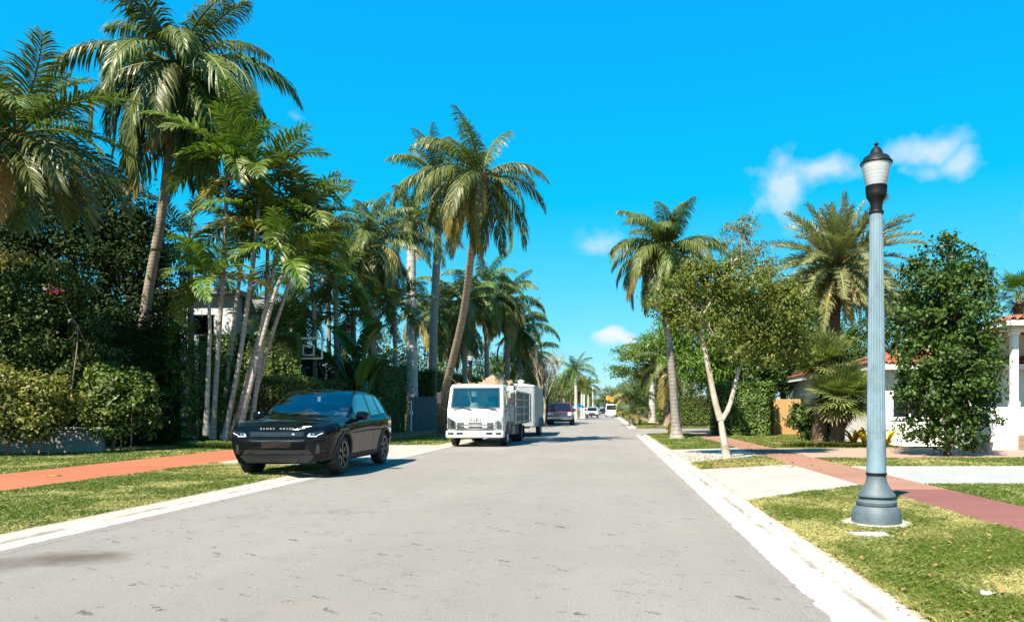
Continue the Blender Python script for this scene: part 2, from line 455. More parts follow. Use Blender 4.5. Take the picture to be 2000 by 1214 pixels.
def make_pavers():
    m, n, l, bs = newmat('far_pavers'); nt = m.node_tree
    t = n.new('ShaderNodeTexCoord'); b = n.new('ShaderNodeTexBrick')
    b.inputs['Scale'].default_value = 4.5; b.inputs['Mortar Size'].default_value = 0.02
    b.inputs['Color1'].default_value = (0.36, 0.22, 0.16, 1); b.inputs['Color2'].default_value = (0.27, 0.15, 0.11, 1); b.inputs['Mortar'].default_value = (0.2, 0.15, 0.12, 1)
    l.new(t.outputs['Object'], b.inputs['Vector'])
    col = nmix(nt, nmath(nt, 'MULTIPLY', nnoise(nt, 1.5, 5, 0.6), 0.5), b.outputs[0], (0.36, 0.28, 0.22))
    l.new(col, bs.inputs['Base Color']); bs.inputs['Roughness'].default_value = 0.9
make_pavers()

# ------------------------------------------------------------------ ground, road
m_ = MB(); m_.quad((-900, -60, -0.05), (900, -60, -0.05), (900, 2600, -0.05), (-900, 2600, -0.05))
structure('ground', m_.mesh('ground', MATS['lawn_soil']))
XR, XL = 1.31, -5.36
SY0, SY1 = 38.5, 48.5          # the side street on the right
def arc(cx, cy, r, a0, a1, n=10):
    return [(cx+r*math.cos(R(a0+(a1-a0)*i/n)), cy+r*math.sin(R(a0+(a1-a0)*i/n))) for i in range(n+1)]
m_ = MB()
m_.quad((XL-0.03, -12, 0), (XR+0.03, -12, 0), (XR+0.03, 420, 0), (XL-0.03, 420, 0))
for pl in ([(XR+0.03, SY0-3)] + arc(XR+3, SY0-3, 2.97, 180, 90)[1:] + [(XR+3, SY1), (XR+0.03, SY1)],
           [(XR+3, SY0), (70, SY0), (70, SY1), (XR+3, SY1)]):
    m_.quad(*[(x, y, 0) for x, y in pl])
rgl = random.Random(8)
for xe, sg in ((XR, 1), (XL, -1)):
    y = -2.0; vs = []
    while y < 60:
        j = rgl.uniform(-.008, .016) + (.018 if rgl.random() < .12 else 0)
        vs += [(xe-sg*.12, y, .0015), (xe+sg*j, y, .0105)]; y += rgl.uniform(.03, .09)*(1 if y < 15 else 3)
    m_.add(vs, [(2*i, 2*i+1, 2*i+3, 2*i+2) if sg > 0 else (2*i, 2*i+2, 2*i+3, 2*i+1) for i in range(len(vs)//2-1)])
structure('road', m_.mesh('road', MATS['asphalt']))

# gutters: cast in sections with open joints
GUT = [(0.0, 0.004), (0.10, 0.006), (0.32, 0.0), (0.40, 0.022), (0.52, 0.052)]
def gutter(name, x0, sgn, y0, y1, step=3.0):
    bed = MB(); bed.box(min(x0+sgn*0.004, x0+sgn*0.518), max(x0+sgn*0.004, x0+sgn*0.518), y0, y1, -0.10, -0.012)
    root = structure(name, bed.mesh(name, MATS['joint_dirt']))
    y = y0; rng = random.Random(int(x0*10)+3)
    while y < y1-0.2:
        e = min(y+step, y1); mb = MB()
        dz = rng.uniform(-0.002, 0.003); jig = rng.uniform(-0.006, 0.006)
        vs = []
        for yy in (y+0.006, e-0.006):
            for dx, z in GUT: vs.append((x0+sgn*(dx+jig), yy, z+dz))
            vs.append((x0+sgn*(0.52+jig), yy, -0.08)); vs.append((x0+sgn*jig, yy, -0.08))
        k = len(GUT)+2
        fs = [(i, (i+1) % k, k+(i+1) % k, k+i) for i in range(k)] + [tuple(range(k)), tuple(range(k, 2*k))[::-1]]
        mb.add(vs, fs); mb.build('gutter_section', MATS['kerb_concrete'], root)
        y = e
    return root
gutter('right_gutter', XR, 1, -6, SY0-3)
gutter('left_gutter', XL, -1, -6, 120)
gutter('far_right_gutter', XR, 1, SY1, 130, 4)
mb = MB()
outer, inner = arc(XR+3, SY0-3, 3.0, 180, 90), arc(XR+3, SY0-3, 2.48, 180, 90)
outer.append((16, SY0)); inner.append((16, SY0-0.52))
vs = []; fs = []
for (a, b), (c, d) in zip(outer, inner): vs += [(a, b, 0.005), (c, d, 0.052), (c, d, -0.1)]
for i in range(len(outer)-1):
    fs += [(3*i, 3*i+1, 3*i+4, 3*i+3), (3*i+1, 3*i+2, 3*i+5, 3*i+4)]
mb.add(vs, fs); structure('corner_gutter', mb.mesh('corner_gutter', MATS['kerb_concrete']))

# sidewalks of separate slabs
def sidewalk(name, x0, x1, y0, y1, step, top, matf):
    bed = MB(); bed.box(x0+0.003, x1-0.003, y0, y1, -0.06, top-0.02)
    root = structure(name, bed.mesh(name, MATS['joint_dirt'])); y = y0; rng = random.Random(5); i = 0
    while y < y1-0.3:
        e = min(y+step, y1); mb = MB()
        mb.box(x0+rng.uniform(-.008, .008), x1+rng.uniform(-.008, .008), y+0.007, e-0.007, top-0.06, top+rng.uniform(-.002, .003), 0.006)
        mb.build('slab', MATS[matf(0.5*(y+e))], root); y = e
    return root
sidewalk('left_sidewalk', -11.3, -8.9, -1.7, 92, 1.55, 0.06, lambda y: 'orange_concrete')
sidewalk('right_sidewalk', 3.98, 5.1, -1.2, 36.0, 1.5, 0.06, lambda y: 'red_concrete' if y < 10.6 else 'pink_concrete')
sidewalk('far_right_sidewalk', 3.98, 5.1, 51, 110, 1.5, 0.06, lambda y: 'pink_concrete')

def slab_poly(name, poly, z0, z1, mat, top_z=None):
    mb = MB(); n = len(poly); tz = top_z or [z1]*n
    vs = [(x, y, z0) for x, y in poly]+[(x, y, t) for (x, y), t in zip(poly, tz)]
    mb.add(vs, [tuple(range(n))[::-1], tuple(range(n, 2*n))]+[(k, (k+1) % n, n+(k+1) % n, n+k) for k in range(n)])
    return structure(name, mb.mesh(name, MATS[mat]))
B = XR+0.522
slab_poly('near_driveway_apron', [(B, 9.45), (3.975, 11.25), (3.975, 15.65), (B, 14.5)], -0.04, 0.05, 'apron_concrete', [.05, .062, .062, .05])
slab_poly('far_driveway_apron', [(B, 16.1), (3.975, 18.6), (3.975, 22.5), (B, 21.6)], -0.04, 0.05, 'apron_concrete', [.05, .062, .062, .05])
L = XL-0.522
slab_poly('left_driveway_apron', [(-8.895, 16.2), (L, 15.2), (L, 24.6), (-8.895, 24.2)], -0.04, 0.05, 'apron_concrete', [.062, .05, .05, .062])
for i in range(3):
    mb = MB(); mb.box(5.105+i*3.2, 5.105+i*3.2+3.19, 11.6, 15.3, -0.04, 0.055+0.002*i, 0.005)
    structure('driveway_slab', mb.mesh('driveway_slab', MATS['drive_concrete']))
slab_poly('paver_walk', [(5.105, 17.9), (16, 17.9), (16, 22.4), (5.105, 22.4)], -0.04, 0.06, 'far_pavers')
slab_poly('left_driveway', [(-19, 25.5), (-11.305, 25.0), (-11.305, 28.0), (-19, 28)], -0.04, 0.052, 'far_pavers')

LAWNS = [ # name, polygon, density near, dryness, lushness
    ('near_right_lawn', [(B, -1.5), (3.975, -1.5), (3.975, 11.23), (B, 9.43)], 0.95, 9000),
    ('tree_lawn', [(B, 14.52), (3.975, 15.67), (3.975, 18.58), (B, 16.08)], 0.75, 3000),
    ('palm_lawn', [(B, 21.62), (3.975, 22.52), (3.975, 35.9), (2.6, 35.4), (B, 34.2)], 0.12, 2400),
    ('yard_lawn', [(5.105, 22.42), (9.6, 22.42), (9.6, 35.9), (5.105, 35.9)], 0.1, 1500),
    ('yard_lawn', [(5.105, 15.32), (16, 15.32), (16, 17.88), (5.105, 17.88)], 0.6, 2600),
    ('yard_lawn', [(5.105, 3), (16, 3), (16, 11.58), (5.105, 11.58)], 0.55, 3500),
    ('near_left_lawn', [(-8.895, -1.5), (L, -1.5), (L, 15.18), (-8.895, 16.18)], 0.42, 4600),
    ('far_left_lawn', [(-8.895, 24.22), (L, 24.62), (L, 92), (-8.895, 92)], 0.3, 700),
    ('hedge_lawn', [(-17, 8), (-11.305, 8), (-11.305, 24.9), (-17, 25.4)], 0.45, 1900),
    ('corner_lawn', [(B, SY1+.1), (3.975, SY1+.1), (3.975, 110), (B, 110)], 0.35, 420),
    ('corner_lawn', [(5.105, SY1+.1), (14, SY1+.1), (14, 110), (5.105, 110)], 0.35, 300),
]
rs = np.random.RandomState(11)
def vnoise(x, y, s, seed=0):
    """smooth value noise"""
    x = x*s+seed*17.3; y = y*s+seed*7.7
    xi = np.floor(x).astype(int); yi = np.floor(y).astype(int); fx = x-xi; fy = y-yi
    fx = fx*fx*(3-2*fx); fy = fy*fy*(3-2*fy)
    def h(a, b):
        v = np.sin(a*127.1+b*311.7+seed*74.7)*43758.5453
        return v-np.floor(v)
    return (h(xi, yi)*(1-fx)+h(xi+1, yi)*fx)*(1-fy)+(h(xi, yi+1)*(1-fx)+h(xi+1, yi+1)*fx)*fy
def inside(poly, x, y):
    ok = np.ones(len(x), bool); n = len(poly)
    area = sum(poly[i][0]*poly[(i+1) % n][1]-poly[(i+1) % n][0]*poly[i][1] for i in range(n))
    s = 1 if area > 0 else -1
    for i in range(n):
        (a, b), (c, d) = poly[i], poly[(i+1) % n]
        ok &= s*((c-a)*(y-b)-(d-b)*(x-a)) > 0
    return ok
leafmat('grass_blade', (0.10, 0.145, 0.016), (0.50, 0.42, 0.18), 0.5, 0.35, 0.0, 0.35)
slabs = {}
for name, poly, dry, dens in LAWNS:
    slab_poly(name, poly, -0.045, 0.045, 'lawn_soil')
    xs = [p[0] for p in poly]; ys = [p[1] for p in poly]
    x0, x1, y0, y1 = min(xs), max(xs), max(min(ys), 1.0), max(ys)
    n = int((x1-x0)*(y1-y0)*dens)
    x = rs.uniform(x0, x1, n); y = rs.uniform(y0, y1, n)
    # let blades lean a little over the edges
    keep = inside(poly, x, y)
    far = np.clip(y/7.0, 0.6, 9)
    keep &= rs.rand(n) < np.clip(1.15/far, 0.12, 1.0)
    keep &= (np.abs((x/np.maximum(y, .1))*F+CX-1000) < 1700)
    x, y, far = x[keep], y[keep], far[keep]
    if name == 'near_right_lawn':
        k2 = ((x-2.82)**2+(y-7.57)**2 > 0.36**2) & ~((np.abs(x-2.5) < 0.2) & (np.abs(y-6.86) < 0.17))
        x, y, far = x[k2], y[k2], far[k2]
    n = len(x)
    p = vnoise(x, y, 0.9, 1)*0.55+vnoise(x, y, 2.6, 2)*0.3+vnoise(x, y, 7, 3)*0.15
    lush = np.clip((vnoise(x, y, 1.7, 5)*0.6+vnoise(x, y, 4.5, 6)*0.4-0.6)*6, 0, 1)
    edge = np.clip(1-(x-B)/0.16, 0, 1) if x0 == B else np.zeros(n)
    t = np.clip((p-0.5)*3.4+dry*0.78-0.16, 0, 1)
    t = np.clip(t*(1-0.7*lush)+edge*0.5, 0, 1)
    t = np.clip(t*0.8+rs.normal(0, 0.16, n)+0.06, 0, 1)
    hh = (0.030+0.028*rs.rand(n)+0.012*lush)*(1-0.3*t)*np.clip(far**0.25, 1, 1.6)
    if name in ('near_left_lawn', 'palm_lawn', 'yard_lawn', 'hedge_lawn'): hh *= 0.8
    w = (0.0028+0.002*rs.rand(n))*np.clip(far, 0.8, 6)
    a = rs.uniform(0, 2*np.pi, n); b = rs.uniform(0, 2*np.pi, n); lean = np.abs(rs.normal(0.35, 0.5, n))*hh*1.4
    z0 = 0.043
    V = np.zeros((n, 4, 3))
    V[:, 0] = np.c_[x-np.cos(a)*w, y-np.sin(a)*w, np.full(n, z0)]
    V[:, 1] = np.c_[x+np.cos(a)*w, y+np.sin(a)*w, np.full(n, z0)]
    V[:, 2] = np.c_[x+np.cos(b)*lean*.4+np.cos(a)*w*.7, y+np.sin(b)*lean*.4+np.sin(a)*w*.7, z0+hh*.65]
    V[:, 3] = np.c_[x+np.cos(b)*lean, y+np.sin(b)*lean, z0+hh*rs.uniform(.75, 1.0, n)]
    tri = np.arange(n)[:, None]*4
    Fc = np.concatenate([tri+np.array([0, 1, 2]), tri+np.array([0, 2, 3])])
    me = np_mesh('grass', V.reshape(-1, 3), Fc, MATS['grass_blade'], np.repeat(t, 4))
    tag(link('grass', me), {'near_right_lawn': 'patchy green and straw grass around the lamp post', 'tree_lawn': 'dry thin grass round the pale forked tree', 'palm_lawn': 'short green grass round the ringed palm trunk on the right verge', 'near_left_lawn': 'short green grass between gutter and orange sidewalk'}.get(name, 'short grass of the '+name.replace('_', ' ')), 'grass', kind='stuff')
# ------------------------------------------------------------------ vegetation materials
leafmat('frond_green', (0.037, 0.065, 0.013), (0.156, 0.181, 0.040), 0.42, 0.30, 0.30, 0.4)
leafmat('frond_bright', (0.038, 0.080, 0.010), (0.15, 0.205, 0.030), 0.42, 0.32, 0.25, 0.4)
leafmat('frond_yellow', (0.165, 0.143, 0.026), (0.300, 0.225, 0.053), 0.45, 0.35, 0.2)
leafmat('frond_tan', (0.26, 0.17, 0.06), (0.42, 0.28, 0.11), 0.6, 0.3, 0.2)
leafmat('frond_brown', (0.10, 0.06, 0.03), (0.20, 0.13, 0.07), 0.7, 0.2, 0.25)
leafmat('frond_grey', (0.106, 0.125, 0.053), (0.275, 0.269, 0.106), 0.5, 0.22, 0.2, 0.35)
leafmat('frond_gold', (0.240, 0.216, 0.066), (0.432, 0.348, 0.132), 0.5, 0.25, 0.2)
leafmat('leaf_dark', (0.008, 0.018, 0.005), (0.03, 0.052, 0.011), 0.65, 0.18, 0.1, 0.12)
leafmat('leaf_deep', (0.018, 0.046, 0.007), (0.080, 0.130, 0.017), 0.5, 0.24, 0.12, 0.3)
leafmat('leaf_hedge', (0.039, 0.078, 0.013), (0.167, 0.225, 0.039), 0.52, 0.25, 0.12, 0.3)
leafmat('leaf_bush', (0.065, 0.085, 0.016), (0.260, 0.240, 0.046), 0.5, 0.3, 0.1, 0.3)
leafmat('leaf_olive', (0.050, 0.085, 0.013), (0.185, 0.205, 0.033), 0.5, 0.3, 0.1, 0.3)
leafmat('leaf_mango', (0.045, 0.090, 0.012), (0.180, 0.255, 0.033), 0.48, 0.3, 0.12, 0.35)
leafmat('leaf_far', (0.046, 0.072, 0.021), (0.143, 0.169, 0.046), 0.55, 0.25, 0.3)
leafmat('leaf_pale', (0.10, 0.13, 0.045), (0.20, 0.22, 0.08), 0.5, 0.35, 0.1)
leafmat('leaf_croton', (0.42, 0.23, 0.012), (0.55, 0.38, 0.03), 0.4, 0.35, 0.15)
leafmat('leaf_strap', (0.046, 0.085, 0.018), (0.182, 0.221, 0.065), 0.4, 0.25, 0.2)
leafmat('flower_pink', (0.55, 0.03, 0.16), (0.62, 0.06, 0.22), 0.5, 0.35, 0.1)
leafmat('paddle_leaf', (0.045, 0.095, 0.016), (0.10, 0.17, 0.030), 0.33, 0.35, 0.25)
leafmat('fan_green', (0.075, 0.105, 0.028), (0.25, 0.27, 0.085), 0.45, 0.28, 0.15, 0.4)
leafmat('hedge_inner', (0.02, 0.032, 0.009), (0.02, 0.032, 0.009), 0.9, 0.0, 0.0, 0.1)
def bark(name, c, c2, ring=0.0, scale=5, rough=0.85):
    m, n, l, bs = newmat(name); nt = m.node_tree
    ge = n.new('ShaderNodeNewGeometry'); pos = ge.outputs['Position']
    a = nnoise(nt, scale, 6, 0.65, pos); b = nnoise(nt, scale*7, 4, 0.7, pos)
    col = nmix(nt, nramp(nt, a, [(0.35, 0.0), (0.66, 1.0)]), c, c2)
    col = nmix(nt, nmath(nt, 'MULTIPLY', b, 0.45), col, tuple(x*0.6 for x in c2))
    h = b
    if ring:
        sx = n.new('ShaderNodeSeparateXYZ'); l.new(pos, sx.inputs[0])
        zz = nmath(nt, 'ADD', nmath(nt, 'MULTIPLY', sx.outputs[2], ring), nmath(nt, 'MULTIPLY', a, 0.7))
        fr = nmath(nt, 'FRACT', zz)
        rg = nramp(nt, fr, [(0.0, 1.0), (0.16, 0.0), (0.9, 0.0), (1.0, 1.0)])
        col = nmix(nt, nmath(nt, 'MULTIPLY', rg, 0.55), col, tuple(x*0.4 for x in c2))
        h = nmath(nt, 'SUBTRACT', b, rg)
    l.new(col, bs.inputs['Base Color']); bs.inputs['Roughness'].default_value = rough; bs.inputs['Specular IOR Level'].default_value = 0.25
    bump(nt, h, 0.55, 0.02, bs)
    return m
bark('palm_bark', (0.36, 0.30, 0.24), (0.21, 0.17, 0.13), 8.0)
bark('palm_bark_grey', (0.33, 0.30, 0.275), (0.20, 0.18, 0.16), 6.5)
bark('slender_bark', (0.44, 0.40, 0.37), (0.25, 0.215, 0.19), 6.0, 7)
bark('royal_bark', (0.50, 0.48, 0.45), (0.36, 0.34, 0.31), 3.0, 2.5)
bark('date_bark', (0.16, 0.11, 0.07), (0.09, 0.06, 0.04), 7.0, 9)
bark('fiber_bark', (0.20, 0.13, 0.08), (0.10, 0.065, 0.04), 0, 14)
bark('pale_bark', (0.50, 0.44, 0.37), (0.27, 0.22, 0.17), 0, 3.5)
bark('brown_bark', (0.15, 0.105, 0.072), (0.075, 0.055, 0.04), 0, 6)
bark('twig_bark', (0.30, 0.22, 0.15), (0.18, 0.13, 0.09), 0, 6)
bark('dry_branch', (0.48, 0.40, 0.31), (0.33, 0.26, 0.19), 0, 6)
paint('crownshaft', (0.13, 0.20, 0.035), 0.35, var=0.2, scale=3)
paint('heart_orange', (0.30, 0.13, 0.04), 0.7, var=0.35, scale=14, bumps=0.5)

# ------------------------------------------------------------------ fronds
FK = dict(  # leaflets per side, leaflet length, half width, droop, bend, lift, petiole, forward angle base/tip
    coconut=dict(n=84, ll=.27, w=.0082, g=.72, bend=1.85, vee=.15, pet=.16, fa=(25, 62), multi=.12),
    windy=dict(n=70, ll=.27, w=.0072, g=.78, bend=1.75, vee=.05, pet=.14, fa=(30, 66), multi=.15),
    solitaire=dict(n=30, ll=.32, w=.0185, g=.27, bend=1.2, vee=.34, pet=.13, fa=(26, 55), multi=.15),
    areca=dict(n=52, ll=.29, w=.0105, g=.34, bend=1.25, vee=.35, pet=.16, fa=(30, 60), multi=.2),
    royal=dict(n=76, ll=.24, w=.0085, g=.5, bend=1.6, vee=.05, pet=.08, fa=(25, 58), multi=.55),
    date=dict(n=100, ll=.15, w=.0062, g=.06, bend=.85, vee=.30, pet=.12, fa=(42, 55), multi=.45))
_fr = {}
def frond_mesh(kind, elev, seed):
    key = (kind, elev, seed)
    if key in _fr: return _fr[key]
    k = FK[kind]; rng = random.Random(hash((kind, elev, seed)) & 0xffff if False else (elev*31+seed*101+len(kind)*7))
    mb = MB(); K = 16
    pts = [Vector((0, 0, 0))]; th = R(elev); T = []
    sway = rng.uniform(-0.25, 0.25)
    for i in range(K):
        s = (i+.5)/K
        a = th - k['bend']*(0.45+0.55*max(0.0, math.cos(th)))*s**1.35
        a = max(a, R(-88))
        d = Vector((math.cos(a), sway*s*s*math.cos(a), math.sin(a))).normalized()
        T.append(d); pts.append(pts[-1]+d/K)
    T.append(T[-1])
    mb.tube(pts, [0.013*(1-i/(K+1))**0.8+0.0016 for i in range(K+1)], 5, tint=0.85)
    n = k['n']
    for side in (-1, 1):
        for j in range(n):
            s = k['pet']+(1-k['pet'])*(j+rng.uniform(-.3, .3))/(n-1); s = min(max(s, 0), 0.999)
            q = s*K; i = min(int(q), K-1); b = pts[i].lerp(pts[i+1], q-i); t = T[i]
            u = (s-k['pet'])/(1-k['pet'])
            ll = k['ll']*(0.45+0.55*min(1, u/0.22))*(1-0.62*max(0, (u-0.45)/0.55)**1.6)*rng.uniform(.72, 1.16)
            up = Vector((-t.z, 0, t.x)); 
            if up.z < 0: up = -up
            fa = R(k['fa'][0]+(k['fa'][1]-k['fa'][0])*u+rng.uniform(-7, 7))
            S = Vector((0, side, 0)); S = (S-t*S.dot(t)).normalized()
            d = (S*math.cos(fa)+t*math.sin(fa)+up*(k['vee']+rng.uniform(-1, 1)*k['multi'])).normalized()
            w = k['w']*rng.uniform(.8, 1.15)*(0.6+0.4*(1-u))
            p = b.copy(); vs = []; tw = rng.uniform(-.3, .3)
            for m in range(4):
                W = (t-d*t.dot(d)); W = W.normalized() if W.length > 1e-4 else up
                W = (W+d.cross(W)*tw).normalized()
                ww = w*(0.45, 1.0, 0.85, 0.0)[m]
                if m < 3: vs += [p-W*ww, p+W*ww]
                else: vs.append(p)
                if m == 3: break
                g = k['g']*(0.55+0.5*m)*rng.uniform(.7, 1.3)
                d = (d+Vector((0, 0, -g))*(1.0 if m else 0.5)).normalized()
                p = p+d*ll/3
            tt = min(1, max(0, rng.gauss(0.42, 0.2)+0.12*u))
            mb.add(vs, [(0, 1, 3, 2), (2, 3, 5, 4), (4, 5, 6)], tt)
    _fr[key] = mb.mesh('frond')
    return _fr[key]
def hang(parent, name, me, mat, loc, rot, scale):
    if not me.materials: me.materials.append(mat)
    o = link(name, me, parent, loc, rot, scale)
    o.material_slots[0].link = 'OBJECT'; o.material_slots[0].material = mat
    return o
def trunk_mesh(pts, r0, r1, bark_, rings=0.16, flare=1.6, n=14, height=None):
    ln = sum((Vector(pts[i+1])-Vector(pts[i])).length for i in range(len(pts)-1))
    k = max(12, int(ln/rings)) if rings else 16
    path = smooth_path(pts, k); rad = []
    for i in range(k+1):
        s = i/k; r = r0+(r1-r0)*s
        r *= 1+(flare-1)*math.exp(-s*ln/0.35)
        rad.append(r)
    P2, R2 = [], []
    for i in range(k+1):
        if rings and i < k:
            P2 += [path[i], path[i].lerp(path[i+1], 0.82)]; R2 += [rad[i]*1.045, rad[i]*0.975]
        else: P2.append(path[i]); R2.append(rad[i])
    return MB().tube(P2, R2, n).mesh('trunk', bark_, 50)
def palm(label, pts, r0, r1, kind, nf, L, green='frond_green', bark_='palm_bark', seed=1, elev=(82, -55), group=None, yellow=0.12, dead=2,
         heart='heart_orange', extra=(), shaft=0, rings=0.16, flare=1.6, name='palm_tree', spread=0.0, hs=0.30, pw=1.0, wind=None):
    base = Vector(pts[0]); rng = random.Random(seed)
    root = thing(name, label, 'palm tree', base, group=group)
    loc = [tuple(Vector(p)-base) for p in pts]
    link('trunk', trunk_mesh(loc, r0, r1, MATS[bark_], rings, flare), root)
    top = Vector(loc[-1]); dirn = (Vector(loc[-1])-Vector(loc[-2])).normalized()
    if shaft:
        p2 = top+dirn*shaft
        MB().tube([top-dirn*.02, top+dirn*shaft*.12, top+dirn*shaft*.6, p2], [r1*1.12, r1*1.25, r1*.95, r1*.55], 12).build('crownshaft', MATS['crownshaft'], root)
        top = p2
    elif heart:
        mb = MB()
        for i in range(14):
            a = i*2.4; rr = r1*1.0
            p = top+Vector((math.cos(a)*rr, math.sin(a)*rr, -hs*.2+0.03*(i % 3)))
            mb.tube([p-Vector((0, 0, hs*.45)), p+Vector((math.cos(a)*.03, math.sin(a)*.03, 0)), p+Vector((math.cos(a)*r1*.9, math.sin(a)*r1*.9, hs*.45))], [r1*.25, r1*.42, r1*.12], 6)
        mb.build('crown_heart', MATS[heart], root)
    e0, e1 = elev; classes = (84, 66, 48, 30, 12, -8, -28, -48)
    for i in range(nf):
        s = (i+.5)/nf; e = e0+(e1-e0)*s**pw+rng.uniform(-7, 7)
        az = i*2.39996+rng.uniform(-.25, .25)+spread
        if wind is not None:
            # swing fronds round towards the lee side
            d = math.atan2(math.sin(wind-az), math.cos(wind-az)); az += d*0.28
        c = min(classes, key=lambda q: abs(q-e)); sd = rng.randint(0, 2)
        m = green; sc_ = L*rng.uniform(.86, 1.08)*(0.8+0.2*min(1, s*3))
        if s > .62 and rng.random() < yellow*2.2: m = 'frond_yellow'
        hang(root, 'frond', frond_mesh(kind, c, sd), MATS[m], top+Vector((math.cos(az), math.sin(az), 0))*r1*.6, (rng.uniform(-.35, .35), R(c-e)*0.8, az), sc_)
    for i in range(dead):
        az = rng.uniform(0, 6.28)
        hang(root, 'dead_frond', frond_mesh(kind, -48, i % 3), MATS[rng.choice(['frond_brown', 'frond_tan'])], top-Vector((0, 0, .12)), (rng.uniform(-.3, .3), R(18), az), L*.72)
    for (az, e, Lx, m) in extra:
        c = min(classes, key=lambda q: abs(q-e))
        hang(root, 'frond', frond_mesh(kind, c, 1), MATS[m], top, (rng.uniform(-.25, .25), R(c-e)*.8, R(az)), Lx)
    return root

# ------------------------------------------------------------------ fan leaves
_fan = {}
def fan_mesh(seed, droop=0.4, seg=30, pet=0.45, arc_=290, cut=0.55):
    key = (seed, droop, seg, pet, arc_)
    if key in _fan: return _fan[key]
    rng = random.Random(seed*7+3); mb = MB()
    mb.tube([(0, 0, 0), (pet*.5, 0, .015), (pet, 0, 0)], [.012, .009, .007], 5, tint=.8)
    for j in range(seg):
        a = R(-arc_/2+arc_*j/(seg-1)+rng.uniform(-1.5, 1.5)); ln = (1-pet)*rng.uniform(.85, 1.08)*(0.78+0.22*math.cos(a*.55))
        d = Vector((math.cos(a), math.sin(a), 0.18*abs(math.sin(a))+.05)).normalized(); W = Vector((-math.sin(a), math.cos(a), 0))
        fold = .012*(1 if j % 2 else -1)
        hw = R(arc_/(seg-1))/2*ln
        p = Vector((pet, 0, 0)); vs = []; fr = (0, .35, .62, .85, 1.0); wid = (.05, .30, .42, .20, 0)
        for m in range(5):
            if m < 4: vs += [p-W*hw*wid[m], p+W*hw*wid[m]]
            else: vs.append(p)
            if m == 4: break
            d2 = (d+Vector((0, 0, -droop))*(fr[m+1])**1.6*1.3*rng.uniform(.75, 1.25)).normalized()
            p = p+d2*ln*(fr[m+1]-fr[m]); p = p+Vector((0, 0, fold*(.5 if m == 0 else 0)))
        mb.add(vs, [(0, 1, 3, 2), (2, 3, 5, 4), (4, 5, 7, 6), (6, 7, 8)], min(1, max(0, rng.gauss(.45, .18))))
    _fan[key] = mb.mesh('fan_leaf'); return _fan[key]
def fan_crown(root, top, nl, L, mat, seed, droop, e0=85, e1=-45, seg=30, pet=.45, skirt=0, r=.12):
    rng = random.Random(seed)
    for i in range(nl):
        s = (i+.5)/nl; az = i*2.39996+rng.uniform(-.3, .3); e = e0+(e1-e0)*s+rng.uniform(-8, 8)
        hang(root, 'fan_leaf', fan_mesh(rng.randint(0, 3), droop, seg, pet), MATS[mat], Vector(top)+Vector((math.cos(az)*r, math.sin(az)*r, 0)), (rng.uniform(-.4, .4), -R(e), az), L*rng.uniform(.85, 1.1))
    for i in range(skirt):
        az = rng.uniform(0, 6.28)
        hang(root, 'dead_fan_leaf', fan_mesh(rng.randint(0, 3), 0.9, seg, pet), MATS['frond_brown'], Vector(top)-Vector((0, 0, .1+.25*rng.random())), (rng.uniform(-.4, .4), R(68), az), L*.75)
def fan_palm(label, pts, r0, r1, nl, L, mat, seed, droop, bark_='fiber_bark', seg=30, pet=.45, skirt=0, e=(85, -45), heads=None, name='fan_palm'):
    base = Vector(pts[0]); root = thing(name, label, 'palm tree', base)
    loc = [tuple(Vector(p)-base) for p in pts]
    link('trunk', trunk_mesh(loc, r0, r1, MATS[bark_], .12, 1.25), root)
    fan_crown(root, loc[-1], nl, L, mat, seed, droop, e[0], e[1], seg, pet, skirt, r1*.6)
    return root

# ------------------------------------------------------------------ broad-leaved crowns
def leaf_quads(C, N, size, aspect, rs_, droop=0.25, tint=None):
    n = len(C); N = N/np.maximum(np.linalg.norm(N, axis=1, keepdims=True), 1e-6)
    r_ = rs_.normal(size=(n, 3)); U = r_-N*(r_*N).sum(1, keepdims=True); U[:, 2] -= droop
    U /= np.maximum(np.linalg.norm(U, axis=1, keepdims=True), 1e-6)
    W = np.cross(N, U); W /= np.maximum(np.linalg.norm(W, axis=1, keepdims=True), 1e-6)
    L_ = (size*rs_.uniform(.65, 1.25, n))[:, None]; w = L_*aspect*.5
    V = np.zeros((n, 4, 3)); mid = C+U*L_*.45; f = N*L_*.10
    V[:, 0] = C; V[:, 1] = mid+W*w+f; V[:, 2] = C+U*L_-N*L_*.08; V[:, 3] = mid-W*w+f
    if tint is None: tint = np.clip(rs_.normal(.42, .22, n), 0, 1)
    return V.reshape(-1, 3), np.arange(n*4).reshape(-1, 4), np.repeat(tint, 4)
def crown_cloud(blobs, nclump, per, clump_r, rs_, shell=0.55, flat=0.7, up=0.35):
    bl = np.array(blobs, float); wt = (bl[:, 3]*bl[:, 4]*bl[:, 5])**(2/3); wt /= wt.sum()
    k = rs_.choice(len(bl), nclump, p=wt); d = rs_.normal(size=(nclump, 3)); d /= np.linalg.norm(d, axis=1, keepdims=True)
    r = (shell**3+(1-shell**3)*rs_.rand(nclump))**(1/3)*rs_.uniform(.9, 1.12, nclump)
    cc = bl[k, :3]+d*bl[k, 3:6]*r[:, None]
    cr = clump_r*rs_.uniform(.6, 1.35, nclump)
    kk = np.repeat(np.arange(nclump), per); n = len(kk)
    o = rs_.normal(size=(n, 3))*cr[kk][:, None]*np.array([1, 1, flat])*.55
    Pt = cc[kk]+o
    nn = d[kk]*.5+o/(cr[kk][:, None]*.55+1e-6)*.25+rs_.normal(size=(n, 3))*.55; nn[:, 2] += up
    ct = rs_.normal(0, .10, nclump)[kk]
    return Pt, nn, ct, cc
